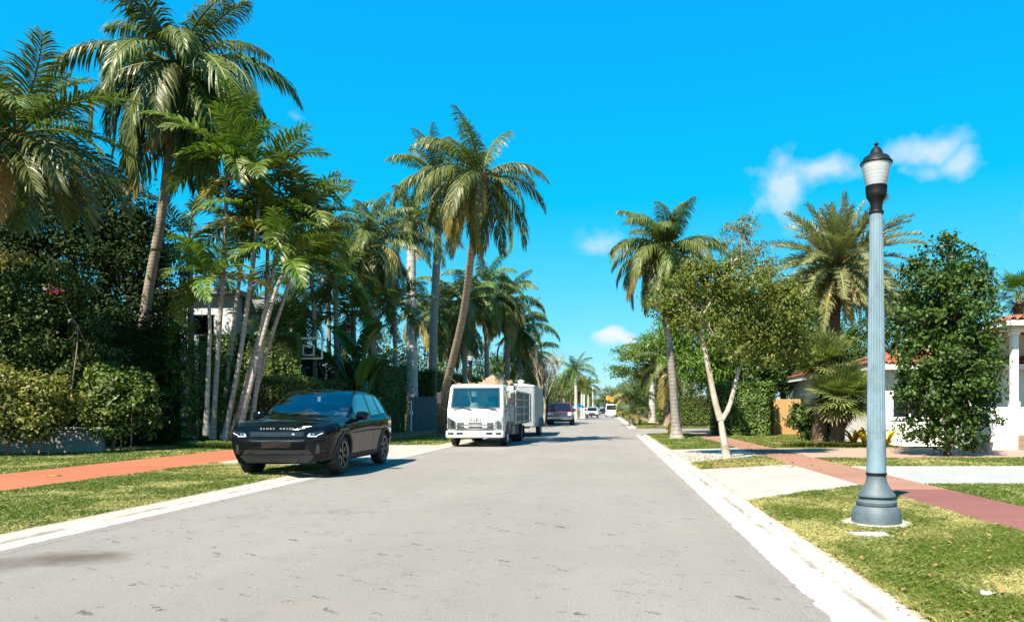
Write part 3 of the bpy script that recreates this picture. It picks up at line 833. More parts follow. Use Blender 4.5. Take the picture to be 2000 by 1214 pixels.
def broad_tree(label, base, trunk, r0, blobs, nclump, per, clump_r, size, aspect, mat, seed, bark_='brown_bark', limbs=(), cat='tree', name='tree',
               twigs=30, shell=.55, flat=.7, droop=.25, group=None, tintm=.42, sub=True, zmin=None):
    """trunk: points; blobs in world coordinates"""
    base = Vector(base); rs_ = np.random.RandomState(seed); rng = random.Random(seed)
    root = thing(name, label, cat, base, group=group)
    b = np.array(blobs, float); b[:, :3] -= np.array(base)
    Pt, nn, ct, cc = crown_cloud(b, nclump, per, clump_r, rs_, shell, flat)
    if zmin is not None:
        k = Pt[:, 2] > zmin; Pt, nn, ct = Pt[k], nn[k], ct[k]
    t = np.clip(rs_.normal(tintm, .2, len(Pt))+ct, 0, 1)
    V, Fq, tt = leaf_quads(Pt, nn, size, aspect, rs_, droop, t)
    link('crown', np_mesh('crown', V, Fq, MATS[mat], tt), root)
    mb = MB(); loc = [Vector(p)-base for p in trunk]
    sp = smooth_path(loc, max(8, 4*len(loc)))
    mb.tube(sp, [r0*(1.25 if i == 0 else 1)*(1-.45*i/len(sp)) for i in range(len(sp))], 10)
    ends = [(loc[-1], r0*.55)]
    for lim in limbs:
        pl = smooth_path([Vector(p)-base for p in lim[0]], 10); mb.tube(pl, [lim[1]*(1-.55*i/10) for i in range(11)], 8); ends.append((pl[-1], lim[1]*.45))
    if sub:
        for bb in b:
            c = Vector(bb[:3]); e, er = min(ends, key=lambda q: (q[0]-c).length); mid = e.lerp(c, .5)+Vector((0, 0, -.12*(c-e).length))
            mb.tube(smooth_path([e, mid, c], 6), [max(.012, er*(1-.11*i)) for i in range(7)], 6)
        for i in rng.sample(range(len(cc)), min(twigs, len(cc))):
            c = Vector(cc[i]); q = Vector(min(b, key=lambda z: (Vector(z[:3])-c).length)[:3])
            q = q.lerp(c, .1); mid = q.lerp(c, .5)+Vector((rng.uniform(-.1, .1), rng.uniform(-.1, .1), rng.uniform(-.05, .15)))
            mb.tube(smooth_path([q, mid, c], 4), [max(.006, r0*.16*(1-.2*j)) for j in range(5)], 5)
    mb.build('trunk', MATS[bark_], root)
    return root
def hedge(label, pts, z0, z1, thick, dens, size, mat, seed, name='hedge', cat='hedge', aspect=.6, bumpy=.12, gapz=0, topvar=0.06, stems=True, yprof=None):
    """a clipped hedge that follows pts (x, y); dens = leaves per square metre of skin"""
    rs_ = np.random.RandomState(seed); base = Vector((*pts[0], 0)); root = thing(name, label, cat, base)
    C, N = [], []; core = MB()
    for (a, b) in zip(pts[:-1], pts[1:]):
        a = Vector(a); b = Vector(b); L_ = (b-a).length; u = (b-a)/L_; w = Vector((-u.y, u.x))
        H = z1-z0; S = H*2+thick
        n = int(L_*S*dens); s = rs_.rand(n)*L_; q = rs_.rand(n)*S
        side = np.where(q < H, -1, np.where(q > H+thick, 1, 0))
        z = np.where(side == 0, z1, np.where(side < 0, z0+q, z0+(q-H-thick))); off = np.where(side == 0, q-H-thick/2, side*thick/2)
        bul = (vnoise(s+a.x*3, z*1.3, 1.4, seed)-.5)*2*bumpy+(vnoise(s*1.0+a.y, z, 4.5, seed+1)-.5)*bumpy
        nz = np.where(side == 0, 1.0, 0.15); no = np.where(side == 0, 0.0, side*1.0)
        dep = np.abs(rs_.normal(0, .07, n))
        off2 = off+no*(bul-dep); z2 = z+np.where(side == 0, bul+(rs_.rand(n)-.3)*topvar*1.5-dep, 0)
        # rounded shoulders
        sh = np.clip((z-(z1-.22))/.22, 0, 1)*(side != 0); off2 -= no*sh*sh*.14
        C.append(np.c_[a.x+u.x*s+w.x*off2, a.y+u.y*s+w.y*off2, z2]); N.append(np.c_[w.x*no, w.y*no, nz])
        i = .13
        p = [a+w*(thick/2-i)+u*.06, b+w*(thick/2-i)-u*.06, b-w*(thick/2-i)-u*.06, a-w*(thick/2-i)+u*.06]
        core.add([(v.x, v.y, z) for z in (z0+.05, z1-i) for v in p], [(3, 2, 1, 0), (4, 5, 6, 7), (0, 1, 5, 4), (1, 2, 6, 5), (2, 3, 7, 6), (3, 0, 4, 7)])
    for e, inn in ((pts[0], pts[1]), (pts[-1], pts[-2])):      # the two ends
        e = Vector(e); u = (e-Vector(inn)).normalized(); w = Vector((-u.y, u.x)); n = int(thick*(z1-z0)*dens)
        s = (rs_.rand(n)-.5)*thick; z = z0+rs_.rand(n)*(z1-z0); bul = (vnoise(s*3, z, 1.5, seed)-.5)*2*bumpy-np.abs(rs_.normal(0, .06, n))
        C.append(np.c_[e.x+w.x*s+u.x*bul, e.y+w.y*s+u.y*bul, z]); N.append(np.c_[np.full(n, u.x), np.full(n, u.y), np.full(n, .15)])
    C = np.concatenate(C); N = np.concatenate(N)*.8+rs_.normal(size=(len(C), 3))*.5; N[:, 2] += .2
    C -= np.array(base)
    t = np.clip(rs_.normal(.4, .2, len(C))+(vnoise(C[:, 0]+C[:, 1], C[:, 2], .8, seed+4)-.5)*.5, 0, 1)
    V, Fq, tt = leaf_quads(C, N, size, aspect, rs_, .15, t)
    link('foliage', np_mesh('foliage', V, Fq, MATS[mat], tt), root)
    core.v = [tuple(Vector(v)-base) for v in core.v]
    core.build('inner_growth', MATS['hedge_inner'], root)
    return root
# ------------------------------------------------------------------ palms and trees, left side
palm('tall leaning coconut palm rising behind the roadside bush, highest crown at top left', [P(262, 850, 25.5), P(284, 610, 25.4), P(318, 400, 25.2), P(347, 128, 25)], .19, .12, 'coconut', 38, 4.5, seed=4, elev=(80, -66), yellow=.04, dead=1, pw=.85)
palm('feathery palm at the left edge with orange stalks under its crown', [(-18.6, 20.4, 0), (-17.8, 20.2, 4), P(28, 262, 19.6)], .17, .12, 'areca', 40, 3.2, 'frond_green', 'palm_bark_grey', seed=8, elev=(85, -45), dead=1, yellow=.08)
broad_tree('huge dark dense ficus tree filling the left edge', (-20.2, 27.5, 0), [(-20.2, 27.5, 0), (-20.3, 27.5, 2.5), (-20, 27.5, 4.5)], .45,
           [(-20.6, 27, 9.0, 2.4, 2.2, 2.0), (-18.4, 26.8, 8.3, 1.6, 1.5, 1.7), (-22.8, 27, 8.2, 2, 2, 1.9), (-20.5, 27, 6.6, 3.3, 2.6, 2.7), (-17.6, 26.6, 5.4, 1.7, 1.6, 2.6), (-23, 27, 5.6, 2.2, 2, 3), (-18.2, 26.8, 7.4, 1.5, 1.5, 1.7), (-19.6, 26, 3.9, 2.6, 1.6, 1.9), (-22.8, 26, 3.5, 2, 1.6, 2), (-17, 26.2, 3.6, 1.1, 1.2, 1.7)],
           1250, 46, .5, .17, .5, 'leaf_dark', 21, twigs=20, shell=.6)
broad_tree('tall dark flowering shrub with pale bare stems and pink blossom behind the bush', (-17.2, 20.6, 0), [(-17.2, 20.6, 0), (-17.1, 20.5, 1.2), (-17.0, 20.4, 2.2)], .06,
           [(-17.2, 20.2, 3.4, 1.2, .8, 1.6), (-15.9, 20.9, 3.3, 1.1, .8, 1.5), (-16.6, 20.6, 4.4, 1.1, .8, .9), (-17.9, 20.5, 3.2, 1, .8, 1.4), (-15.3, 21.4, 2.8, .7, .6, 1.2), (-16.4, 20.8, 2.0, 1.6, .7, .7), (-17.1, 19.9, 5.1, .9, .6, .8), (-15.8, 20.6, 4.9, .8, .6, .7)],
           520, 40, .28, .11, .55, 'leaf_deep', 22, 'twig_bark', cat='shrub', name='shrub', twigs=26, shell=.6, limbs=[([(-15.5, 20.6, 1.2), (-14.95, 20.0, 2.2), (-14.85, 20.0, 3.0), (-14.9, 20.1, 3.6)], .022), ([(-17.2, 20.6, .8), (-16.9, 19.6, 2.4), (-16.6, 19.4, 3.6)], .035)])
rs_ = np.random.RandomState(3)
def blossom(label, c, r, n, size, mat, seed, name='blossom', cat='flowers'):
    rs2 = np.random.RandomState(seed); C = rs2.normal(size=(n, 3))*np.array(r); N = rs2.normal(size=(n, 3)); N[:, 1] -= .6
    V, Fq, t = leaf_quads(C, N, size, .8, rs2, 0)
    return tag(link(name, np_mesh(name, V, Fq, MATS[mat], t), None, c), label, cat, kind='stuff')
blossom('small spray of bright pink bougainvillea blossom in the dark shrub', P(108, 568, 18.9), (.13, .05, .06), 34, .045, 'flower_pink', 1)
blossom('yellow-green leaf tips crowning the dark shrub at the left edge', P(28, 505, 18.9), (.36, .15, .13), 260, .085, 'frond_yellow', 2, 'leaf_tips', 'foliage')

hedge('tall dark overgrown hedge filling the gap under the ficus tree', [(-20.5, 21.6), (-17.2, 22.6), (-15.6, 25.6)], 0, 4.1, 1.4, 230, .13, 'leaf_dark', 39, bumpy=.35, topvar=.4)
# bushy front hedge with bare stems, the wall behind it
broad_tree('rounded olive-green bush with bare stems before the grey garden wall', (-15.0, 18.6, 0), [(-15.0, 18.6, 0), (-15.05, 18.6, .4), (-15.0, 18.6, .9)], .05,
           [(-16.9, 18.2, 1.62, .9, .6, .8), (-15.9, 18.1, 1.05, .8, .4, .5), (-14.9, 18.5, 1.0, .6, .4, .5), (-17.6, 18, 1.5, .7, .6, .8), (-15.7, 18.4, 1.64, .9, .6, .74), (-14.7, 18.7, 1.55, .75, .55, .74), (-16.3, 18.2, 1.25, 1.3, .5, .5)],
           420, 52, .24, .11, .58, 'leaf_bush', 31, 'twig_bark', cat='bush', name='bush', twigs=30, shell=.62,
           limbs=[([(x, 18.6+.1*math.sin(x*3), 0), (x+.12, 18.55, .45), (x+dx, 18.5, 1.1)], .024) for x, dx in ((-16.6, -.2), (-16.2, .3), (-15.7, -.3), (-15.6, .35), (-15.1, -.4), (-14.8, .3), (-14.6, -.1), (-17, .2))])
broad_tree('green bush with glossy leaves beside the dark cone-topped hedge', (-14.3, 20.6, 0), [(-14.3, 20.6, 0), (-14.25, 20.6, .4), (-14.3, 20.6, .9)], .05,
           [(-14.35, 20.4, 1.75, .62, .5, .8), (-13.8, 20.9, 1.6, .55, .5, .85), (-14.2, 20.4, 1.1, .75, .5, .6), (-13.7, 21, .95, .4, .4, .6)],
           190, 46, .2, .115, .6, 'leaf_hedge', 32, 'twig_bark', cat='bush', name='bush', twigs=20, shell=.6, limbs=[([(x, 20.5, 0), (x+.1, 20.4, .5), (x+dx, 20.4, 1.1)], .022) for x, dx in ((-14.7, -.1), (-14.4, .25), (-14, -.2), (-13.7, .1))])
# dark clipped hedge that rises to a cone
broad_tree('dark clipped hedge rising to a cone left of the slender palms', (-14.2, 25.0, 0), [(-14.2, 25, 0), (-14.2, 25, 1.5), (-14.2, 25, 3)], .08,
           [(-14.5, 24.8, 1.3, 1.1, .8, 1.5), (-14.6, 24.9, 2.5, .95, .7, 1.1), (-14.9, 25, 3.6, .5, .45, 1.0), (-13.4, 24.6, 1.1, 1.0, .8, 1.3), (-13.3, 24.7, 2.2, .8, .7, .9), (-15.3, 24.9, 1.2, .9, .7, 1.3), (-12.7, 24.2, .9, .6, .6, 1.0)],
           420, 46, .2, .085, .55, 'leaf_hedge', 33, cat='hedge', name='hedge', twigs=6, shell=.8, sub=False)
hedge('tall clipped hedge with sunlit top in front of the white house', [(-16.2, 28.6), (-13.2, 28.6), (-12.4, 27.4)], 0, 4.2, 1.1, 260, .10, 'leaf_hedge', 34)
hedge('long low clipped hedge behind the black car', [(-12.1, 25.2), (-12.1, 33.2)], 0, 2.45, 1.3, 300, .085, 'leaf_hedge', 35)
hedge('taller clipped hedge block ending at the grey gate', [(-12.2, 33.4), (-12.0, 39.8)], 0, 3.55, 1.6, 280, .085, 'leaf_hedge', 36)
hedge('clipped hedge growing on the far side of the grey gate', [(-11.4, 43.2), (-10.6, 58)], 0, 3.7, 1.7, 150, .11, 'leaf_hedge', 37)
broad_tree('small cone-clipped shrub above the hedge by the tall palms', (-11.5, 35.4, 0), [(-11.5, 35.4, 0), (-11.5, 35.4, 2)], .06, [(-11.45, 35.4, 2.6, .55, .5, .7), (-11.45, 35.4, 3.3, .4, .4, .5), (-11.5, 35.4, 1.5, .6, .5, 1.2)], 120, 40, .16, .08, .55, 'leaf_bush', 38, cat='shrub', name='shrub', twigs=4, shell=.8, sub=False)

# clump of slender palms by the black car
SG = 'slender palms in the clump by the car'
def sol(label, tp, seed, nf=9, L=2.0, r=.085, D=23.4, el=(82, -12), g='frond_bright'):
    pts = [P(x, y, D-.02*i) for i, (x, y) in enumerate(tp)]
    palm(label, pts, r*.92, r*.66, 'solitaire', nf, L, g, 'slender_bark', seed=seed, elev=el, group=SG, yellow=.05, dead=0, shaft=.55, rings=.22, flare=1.5)
sol('tallest slender palm of the clump, standing nearly straight at its left side', [(415, 856), (428, 650), (441, 430), (441, 335)], 41, 12, 2.5)
sol('short slender palm at the left of the clump, its fronds low over the dark hedge', [(402, 850), (408, 700), (410, 640), (407, 575)], 42, 11, 2.1, .07, 22.8)
sol('slender palm whose trunk curves right, second tallest crown of the clump', [(438, 858), (468, 700), (496, 500), (509, 375)], 43, 13, 2.5)
sol('slender palm leaning strongly right, its low crown above the car windscreen', [(452, 858), (500, 680), (528, 560), (538, 500)], 44, 12, 2.35, .085, 23.8)
sol('slender palm in the clump with its crown just above the hedge, right of centre', [(464, 858), (505, 690), (535, 580), (552, 535)], 45, 11, 2.2, .075, 23.2)
sol('slender palm with a steep trunk whose foot stands nearest the car bonnet', [(488, 858), (508, 700), (520, 590), (523, 465)], 46, 11, 2.3, .08, 24.0)
sol('slender palm with crown spreading to the right of the clump', [(478, 858), (520, 690), (562, 560), (588, 455)], 49, 13, 2.5, .075, 24.6, g='frond_green')
sol('slender palm in the middle of the clump, crown between the two tallest', [(430, 858), (455, 650), (468, 540), (474, 470)], 50, 11, 2.1, .075, 25.0, g='frond_green')
palm('bushy palm with arching fronds behind the slender clump', [P(616, 850, 32), P(614, 640, 32), P(608, 535, 32)], .1, .08, 'solitaire', 14, 2.3, 'frond_bright', 'slender_bark', seed=47, elev=(78, -35), yellow=.08, dead=1, shaft=.5)
palm('half-hidden palm behind the slender clump near the white house', [P(375, 850, 29), P(372, 560, 29), P(368, 470, 29)], .12, .09, 'areca', 12, 2.6, 'frond_green', 'palm_bark_grey', seed=48, elev=(80, -40), dead=1)

for (px, py, D, L_, sd, kd, lb) in ((655, 540, 33, 2.7, 151, 'areca', 'feathery palm between the slender clump and the broad coconut palm'), (770, 590, 39, 2.7, 152, 'areca', 'low feathery palm in front of the white royal trunk'), (690, 610, 35, 2.4, 153, 'solitaire', 'low bushy palm just above the long hedge'),
        (835, 610, 47, 3.0, 154, 'coconut', 'shaded palm between the two grey trunks'), (640, 445, 38, 2.8, 155, 'coconut', 'distant coconut palm showing over the slender clump'), (578, 600, 35, 2.3, 156, 'areca', 'feathery palm close behind the backboard')):
    palm(lb, [P(px+6, 835, D), P(px+3, 720, D), P(px, py, D)], .13, .1, kd, 18, L_, 'frond_bright' if sd % 2 else 'frond_green', 'palm_bark_grey', seed=sd, elev=(84, -45), dead=1, rings=.3, group='palms filling the garden behind the hedge')
for lb, bx, bd, h, w, sd in (('leafy garden tree behind the long low hedge', -14.2, 36.5, 4.6, 1.7, 161), ('leafy garden tree behind the hedge block', -13.6, 43, 5.2, 2.0, 162), ('leafy garden tree to the right of the white house', -15.6, 34.5, 5.0, 1.6, 163)):
    broad_tree(lb, (bx, bd, 0), [(bx, bd, 0), (bx+.1, bd, h*.35), (bx, bd, h*.5)], .12, [(bx, bd, h*.62, w, w*.8, h*.33), (bx-w*.6, bd, h*.5, w*.6, w*.6, h*.27), (bx+w*.65, bd-.4, h*.48, w*.6, w*.6, h*.28), (bx, bd-.5, h*.3, w*.9, w*.6, h*.26)],
               240, 44, .36, .16, .5, 'leaf_deep', sd, group='garden trees behind the hedge', twigs=6, shell=.6)
# mid-distance palms behind the hedge
fan_palm('fan palm with drooping leaves behind the basketball backboard', [P(548, 850, 31.5), P(549, 720, 31.5), P(552, 640, 31.5)], .17, .15, 22, 1.75, 'frond_bright', 51, .75, 'fiber_bark', 34, .42, 4, (80, -50))
palm('broad coconut palm with a yellowing frond above the hedge, left of the white royal trunk', [P(728, 850, 36), P(726, 620, 36), P(718, 482, 36)], .2, .15, 'coconut', 28, 3.7, seed=52, elev=(82, -50), yellow=.22, extra=[(-20, 5, 3.0, 'frond_yellow'), (-60, -20, 2.6, 'frond_yellow')])
palm('royal palm with smooth white trunk and green crownshaft behind the hedge', [P(806, 850, 42), P(804, 640, 42), P(803, 480, 42)], .34, .25, 'royal', 15, 3.4, 'frond_green', 'royal_bark', seed=53, elev=(80, -35), shaft=1.6, rings=.5, flare=1.2)
palm('grey-trunked palm standing between the royal palm and the leaning palm', [P(843, 850, 44), P(847, 640, 44), P(856, 430, 44), P(852, 340, 44)], .27, .2, 'windy', 18, 4.0, 'frond_green', 'palm_bark_grey', seed=54, elev=(80, -40), wind=math.pi, rings=.3)
palm('tall coconut palm leaning over the white truck from the left verge', [(-7.45, 31.8, 0), (-7.1, 30.6, 1.6), (-5.75, 28.2, 5.0), (-4.8, 25.6, 7.9), (-4.30, 24.2, 9.1)], .175, .11, 'windy', 34, 2.95, 'frond_green', 'palm_bark', seed=55, elev=(84, -62), yellow=.16, dead=0, flare=1.9, wind=math.pi*.75,
     extra=[(200, 20, 2.6, 'frond_yellow'), (215, -25, 2.5, 'frond_tan'), (300, -45, 2.1, 'frond_yellow'), (-5, 38, 2.5, 'frond_green'), (-10, 0, 2.4, 'frond_green'), (12, -30, 2.3, 'frond_green')])
FARP = [(905, 590, 50, 3.9, 61), (948, 560, 55, 4.0, 62), (988, 585, 58, 4.2, 63), (1012, 640, 61, 4.0, 64), (1035, 690, 66, 4.0, 65), (875, 620, 52, 4.0, 66)]
FL = ['coconut palm just right of the leaning trunk, beyond the street lamp', 'coconut palm with a tall feathery crown behind the truck load', 'coconut palm with bright spiky crown behind the silver trailer', 'drooping coconut palm beside the bare tree', 'lower coconut palm behind the bare dry tree', 'shaded coconut palm half hidden by the leaning trunk']
for (px, py, D, L_, sd), lb in zip(FARP, FL):
    palm(lb, [P(px+5, 822, D), P(px+3, 720, D), P(px, py, D)], .22, .16, 'coconut', 22, L_, 'frond_green' if sd % 2 else 'frond_bright', 'palm_bark', seed=sd, elev=(82, -60), dead=3, rings=.4, group='coconut palms beyond the truck')

# giant paddle-leaved plant
def paddle_mesh(seed):
    rng = random.Random(seed); mb = MB(); K = 12; pts = [Vector((0, 0, 0))]; a0 = R(80)
    for i in range(K):
        s = (i+.5)/K; a = a0-1.1*s**2.2
        pts.append(pts[-1]+Vector((math.cos(a), 0, math.sin(a)))/K)
    mb.tube(pts, [.014*(1-i/(K+2)) for i in range(K+1)], 5, tint=.9)
    for side in (-1, 1):
        for i in range(4, K):
            s0 = (i-4)/(K-4); s1 = (i-3)/(K-4); w = lambda s: .12*math.sin(math.pi*min(1, s*.92+.08))**.6
            dz = rng.uniform(.01, .05); g0 = rng.uniform(0, .012)
            p0, p1 = pts[i], pts[i+1].lerp(pts[i], g0*8)
            d = Vector((0, side, .35))
            mb.add([p0, p1, p1+d*w(s1)*.55, p0+d*w(s0)*.55], [(0, 1, 2, 3)], rng.uniform(.2, .8))
            q1, q0 = p1+d*w(s1)*.55, p0+d*w(s0)*.55
            e = Vector((0, side, -.15-dz*4))
            mb.add([q0, q1, q1+e*w(s1)*.5, q0+e*w(s0)*.5], [(0, 1, 2, 3)], rng.uniform(.2, .8))
    return mb.mesh('paddle_leaf')
pm = [paddle_mesh(i) for i in range(4)]
root = thing('traveller_palm', 'giant plant with upright torn paddle leaves above the hedge', 'plant', (X(700, 32), 32, 0))
rng = random.Random(9)
MB().tube([(0, 0, 0), (0, 0, 1.5), (.05, 0, 2.6)], [.22, .18, .15], 8).build('stem', MATS['fiber_bark'], root)
for i in range(17):
    az = rng.choice([0, math.pi])+rng.uniform(-.6, .6); tl = rng.uniform(-.15, .55)
    hang(root, 'paddle_leaf', pm[i % 4], MATS['paddle_leaf'], (rng.uniform(-.5, .5), rng.uniform(-.3, .3), rng.uniform(.9, 2.6)), (rng.uniform(-.3, .3), tl, az), rng.uniform(2.6, 3.4))
# dark trees closing the view behind the palms
BG = 'trees behind the left gardens'
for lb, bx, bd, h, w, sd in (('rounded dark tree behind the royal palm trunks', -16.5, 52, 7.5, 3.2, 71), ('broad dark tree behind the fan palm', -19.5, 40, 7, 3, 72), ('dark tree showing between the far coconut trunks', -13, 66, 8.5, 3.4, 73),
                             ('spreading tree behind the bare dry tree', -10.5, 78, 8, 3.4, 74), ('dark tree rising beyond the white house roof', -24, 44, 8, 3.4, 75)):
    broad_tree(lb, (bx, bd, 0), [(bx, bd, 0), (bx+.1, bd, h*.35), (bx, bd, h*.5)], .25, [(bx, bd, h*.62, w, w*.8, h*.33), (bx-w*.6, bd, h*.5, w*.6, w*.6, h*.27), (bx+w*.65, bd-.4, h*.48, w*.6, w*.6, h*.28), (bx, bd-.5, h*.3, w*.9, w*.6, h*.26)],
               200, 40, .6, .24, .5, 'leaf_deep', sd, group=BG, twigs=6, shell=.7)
# bare tree with thin upright branches
root = thing('bare_tree', 'nearly leafless tree with thin pale upright branches behind the trailer', 'tree', (X(1062, 58), 58, 0))
rng = random.Random(6); mb = MB(); tips = []
mb.tube(smooth_path([(0, 0, 0), (.1, 0, 1.2), (.05, 0, 2.2)], 6), [.13-.006*i for i in range(7)], 7)
def grow(p, d, ln, r, lvl):
    q = p+d*ln*.5+Vector((rng.uniform(-.05, .05), rng.uniform(-.05, .05), .04))*ln; e = q+(d+Vector((0, 0, .25))).normalized()*ln*.5
    mb.tube([p, q, e], [r, r*.8, r*.6], 5)
    if lvl == 0: tips.append(e); return
    for i in range(3 if lvl > 1 else 4):
        dd = (d+Vector((rng.uniform(-.55, .55), rng.uniform(-.55, .55), rng.uniform(.0, .5)))).normalized(); grow(e if i else q, dd, ln*rng.uniform(.6, .82), r*.6, lvl-1)
for i in range(5):
    a = i*1.256; grow(Vector((.05, 0, 1.9)), Vector((math.cos(a)*.42, math.sin(a)*.42, .9)).normalized(), 1.5, .05, 4)
mb.build('branches', MATS['dry_branch'], root)
tp = np.array([tuple(t) for t in tips]); tp = tp[rs_.rand(len(tp)) < .45]
V, Fq, t = leaf_quads(tp, rs_.normal(size=tp.shape), .13, .5, rs_); link('leaves', np_mesh('leaves', V, Fq, MATS['leaf_pale'], t), root)

# strap-leaved ground plants at the foot of the slender palms
def strap_plant(label, c, r, n, ln, w, mat, seed, name='border_grass', cat='plant', squash=1.0, group=None, parent=None, erect=1.0):
    rng = random.Random(seed); mb = MB()
    for i in range(n):
        a = rng.uniform(0, 6.283); rr = r*math.sqrt(rng.random()); p = Vector((math.cos(a)*rr, math.sin(a)*rr*squash, 0)); b = a+rng.uniform(-.8, .8); L_ = ln*rng.uniform(.7, 1.15); W = Vector((-math.sin(b), math.cos(b), 0))*w*rng.uniform(.7, 1.2)
        d = Vector((math.cos(b)*.45, math.sin(b)*.45, 1*erect)).normalized(); vs = []
        for m in range(4):
            f = (.7, 1, .8, 0)[m]; vs += [p-W*f, p+W*f] if m < 3 else [p]
            if m == 3: break
            p = p+d*L_/3; d = (d+Vector((math.cos(b)*.35, math.sin(b)*.35, -.55))).normalized()
        mb.add(vs, [(0, 1, 3, 2), (2, 3, 5, 4), (4, 5, 6)], min(1, max(0, rng.gauss(.45, .25))))
    return tag(link(name, mb.mesh(name, MATS[mat]), parent, c), label, cat, group)
for i, (px, D, lb) in enumerate(((392, 22.4, 'tuft of strap leaves left of the slender palm trunks'), (428, 22.2, 'tuft of strap leaves at the foot of the slender palms'), (462, 22.0, 'tuft of strap leaves beside the car bumper, under the slender palms'))):
    strap_plant(lb, (X(px, D), D, .04), .45, 220, .5, .012, 'leaf_strap', 80+i, group='strap-leaved border plants')
slab_poly('planting_bed', [(-17.4, 17.6), (-13.2, 18.6), (-12.4, 21.6), (-11.35, 21.6), (-11.35, 24.9), (-17.4, 25.2)], 0.0, 0.058, 'bed_soil')
# ------------------------------------------------------------------ palms and trees, right side
palm('coconut palm with pale ringed trunk and golden lower fronds on the right verge', [(2.78, 29.5, 0), P(1314, 745, 29.5), P(1303, 620, 29.5), P(1304, 492, 29.5)], .185, .125, 'coconut', 28, 3.0, 'frond_green', 'palm_bark_grey', seed=91, elev=(84, -40), yellow=.1, dead=0, flare=1.75, wind=math.pi,
     extra=[(180, -5, 2.3, 'frond_yellow'), (215, -18, 2.0, 'frond_gold'), (300, 0, 1.9, 'frond_gold'), (5, 14, 2.8, 'frond_green'), (-15, 35, 2.9, 'frond_green'), (10, 45, 2.8, 'frond_green'), (25, 0, 2.7, 'frond_green'), (-5, -10, 2.6, 'frond_gold'), (170, 25, 2.7, 'frond_green'), (240, -45, 2.2, 'frond_green')])
# the pale forked tree by the driveway
D = 17.7
b = (X(1420, D), D, 0.04)
broad_tree('forked tree with pale peeling bark and olive-yellow leaves by the driveway', b, [b, P(1414, 860, D), P(1407, 818, D)], .115,
           [(*P(1322, 572, D), .55, .6, .42), (*P(1385, 545, D), .75, .7, .48), (*P(1455, 560, D), .8, .8, .5), (*P(1375, 605, D), .8, .7, .42), (*P(1510, 605, D+.5), .7, .8, .65), (*P(1475, 655, D+.4), .65, .7, .5), (*P(1288, 592, D), .35, .4, .25), (*P(1430, 615, D), .7, .6, .5), (*P(1535, 560, D+.6), .4, .5, .3), (*P(1540, 665, D+.8), .4, .5, .5),
            (*P(1310, 622, D), .3, .3, .22), (*P(1340, 640, D-.2), .3, .3, .2), (*P(1500, 700, D+.3), .35, .4, .3), (*P(1440, 690, D-.2), .3, .3, .25), (*P(1400, 660, D-.3), .35, .3, .2), (*P(1350, 520, D), .3, .3, .2), (*P(1430, 510, D), .3, .3, .2), (*P(1490, 525, D), .3, .3, .2), (*P(1560, 600, D+1), .45, .4, .4), (*P(1565, 680, D+1), .4, .4, .4)],
           680, 36, .23, .105, .40, 'leaf_olive', 92, 'pale_bark', twigs=60, shell=.3, tintm=.45, droop=.6,
           limbs=[([P(1407, 820, D), P(1396, 780, D), P(1381, 705, D), P(1370, 650, D-.1), P(1362, 612, D-.1)], .085), ([P(1408, 822, D), P(1424, 795, D+.1), P(1437, 745, D+.2), P(1452, 690, D+.3), P(1458, 660, D+.3)], .07),
                  ([P(1362, 615, D-.1), P(1345, 590, D-.1), P(1318, 575, D)], .035), ([P(1366, 625, D-.1), P(1392, 585, D-.1), P(1420, 560, D)], .03), ([P(1452, 690, D+.3), P(1475, 665, D+.4), P(1512, 640, D+.5)], .03)])
# green trees behind it
k_ = 1.085
broad_tree('dense bright green mango tree standing behind the pale forked tree', (6.9, 37.8, 0), [(6.9, 37.8, 0), (6.9, 37.8, 1.6), (6.7, 37.8, 3)], .2,
           [(x*k_, y*k_, 1.25+(z-1.25)*k_, a*k_, b_*k_, c_*k_) for x, y, z, a, b_, c_ in ((4.2, 34.6, 4.9, 1.5, 1.2, 1.8), (5.9, 34.8, 5.0, 1.8, 1.4, 2.1), (7.7, 35, 4.9, 1.8, 1.4, 2.1), (5.0, 34.4, 3.4, 1.4, 1.1, 1.1), (7.0, 34.4, 3.4, 1.8, 1.2, 1.3), (3.3, 34.6, 5.7, .9, .8, .9), (3.0, 34.5, 4.4, .9, .8, 1.0), (3.9, 34.3, 3.5, .8, .8, .7), (9.2, 35, 4.2, 1.2, 1.2, 1.8), (9.0, 35.2, 5.8, 1.0, 1, 1.0), (8.0, 35.2, 6.6, .9, .9, .8))],
           700, 44, .40, .21, .32, 'leaf_mango', 93, twigs=24, shell=.62, droop=.7)
broad_tree('dark green tree behind the wooden fence and the date palm', (9.0, 37, 0), [(9, 37, 0), (9, 37, 1.6), (8.9, 37, 3)], .22,
           [(8.4, 36.8, 4.4, 1.7, 1.5, 1.9), (10.2, 37, 4.2, 1.8, 1.5, 2), (7.8, 36.5, 3.0, 1.4, 1.2, 1.2), (11.6, 37, 4.4, 1.5, 1.4, 1.5)],
           380, 44, .36, .18, .45, 'leaf_deep', 94, twigs=20, shell=.66)
broad_tree('dark leafy tree rising behind the tiled roof', (14.2, 36, 0), [(14.2, 36, 0), (14.2, 36, 2), (14.2, 36, 3.5)], .22,
           [(14.4, 36, 5.0, 1.5, 1.5, 2.0), (13.0, 36, 4.4, 1.2, 1.3, 1.5), (15.8, 36, 4.6, 1.6, 1.5, 1.8), (14.6, 35.8, 6.3, .9, .9, .9)], 320, 44, .36, .18, .45, 'leaf_deep', 95, twigs=20, shell=.66)
D = 37.5
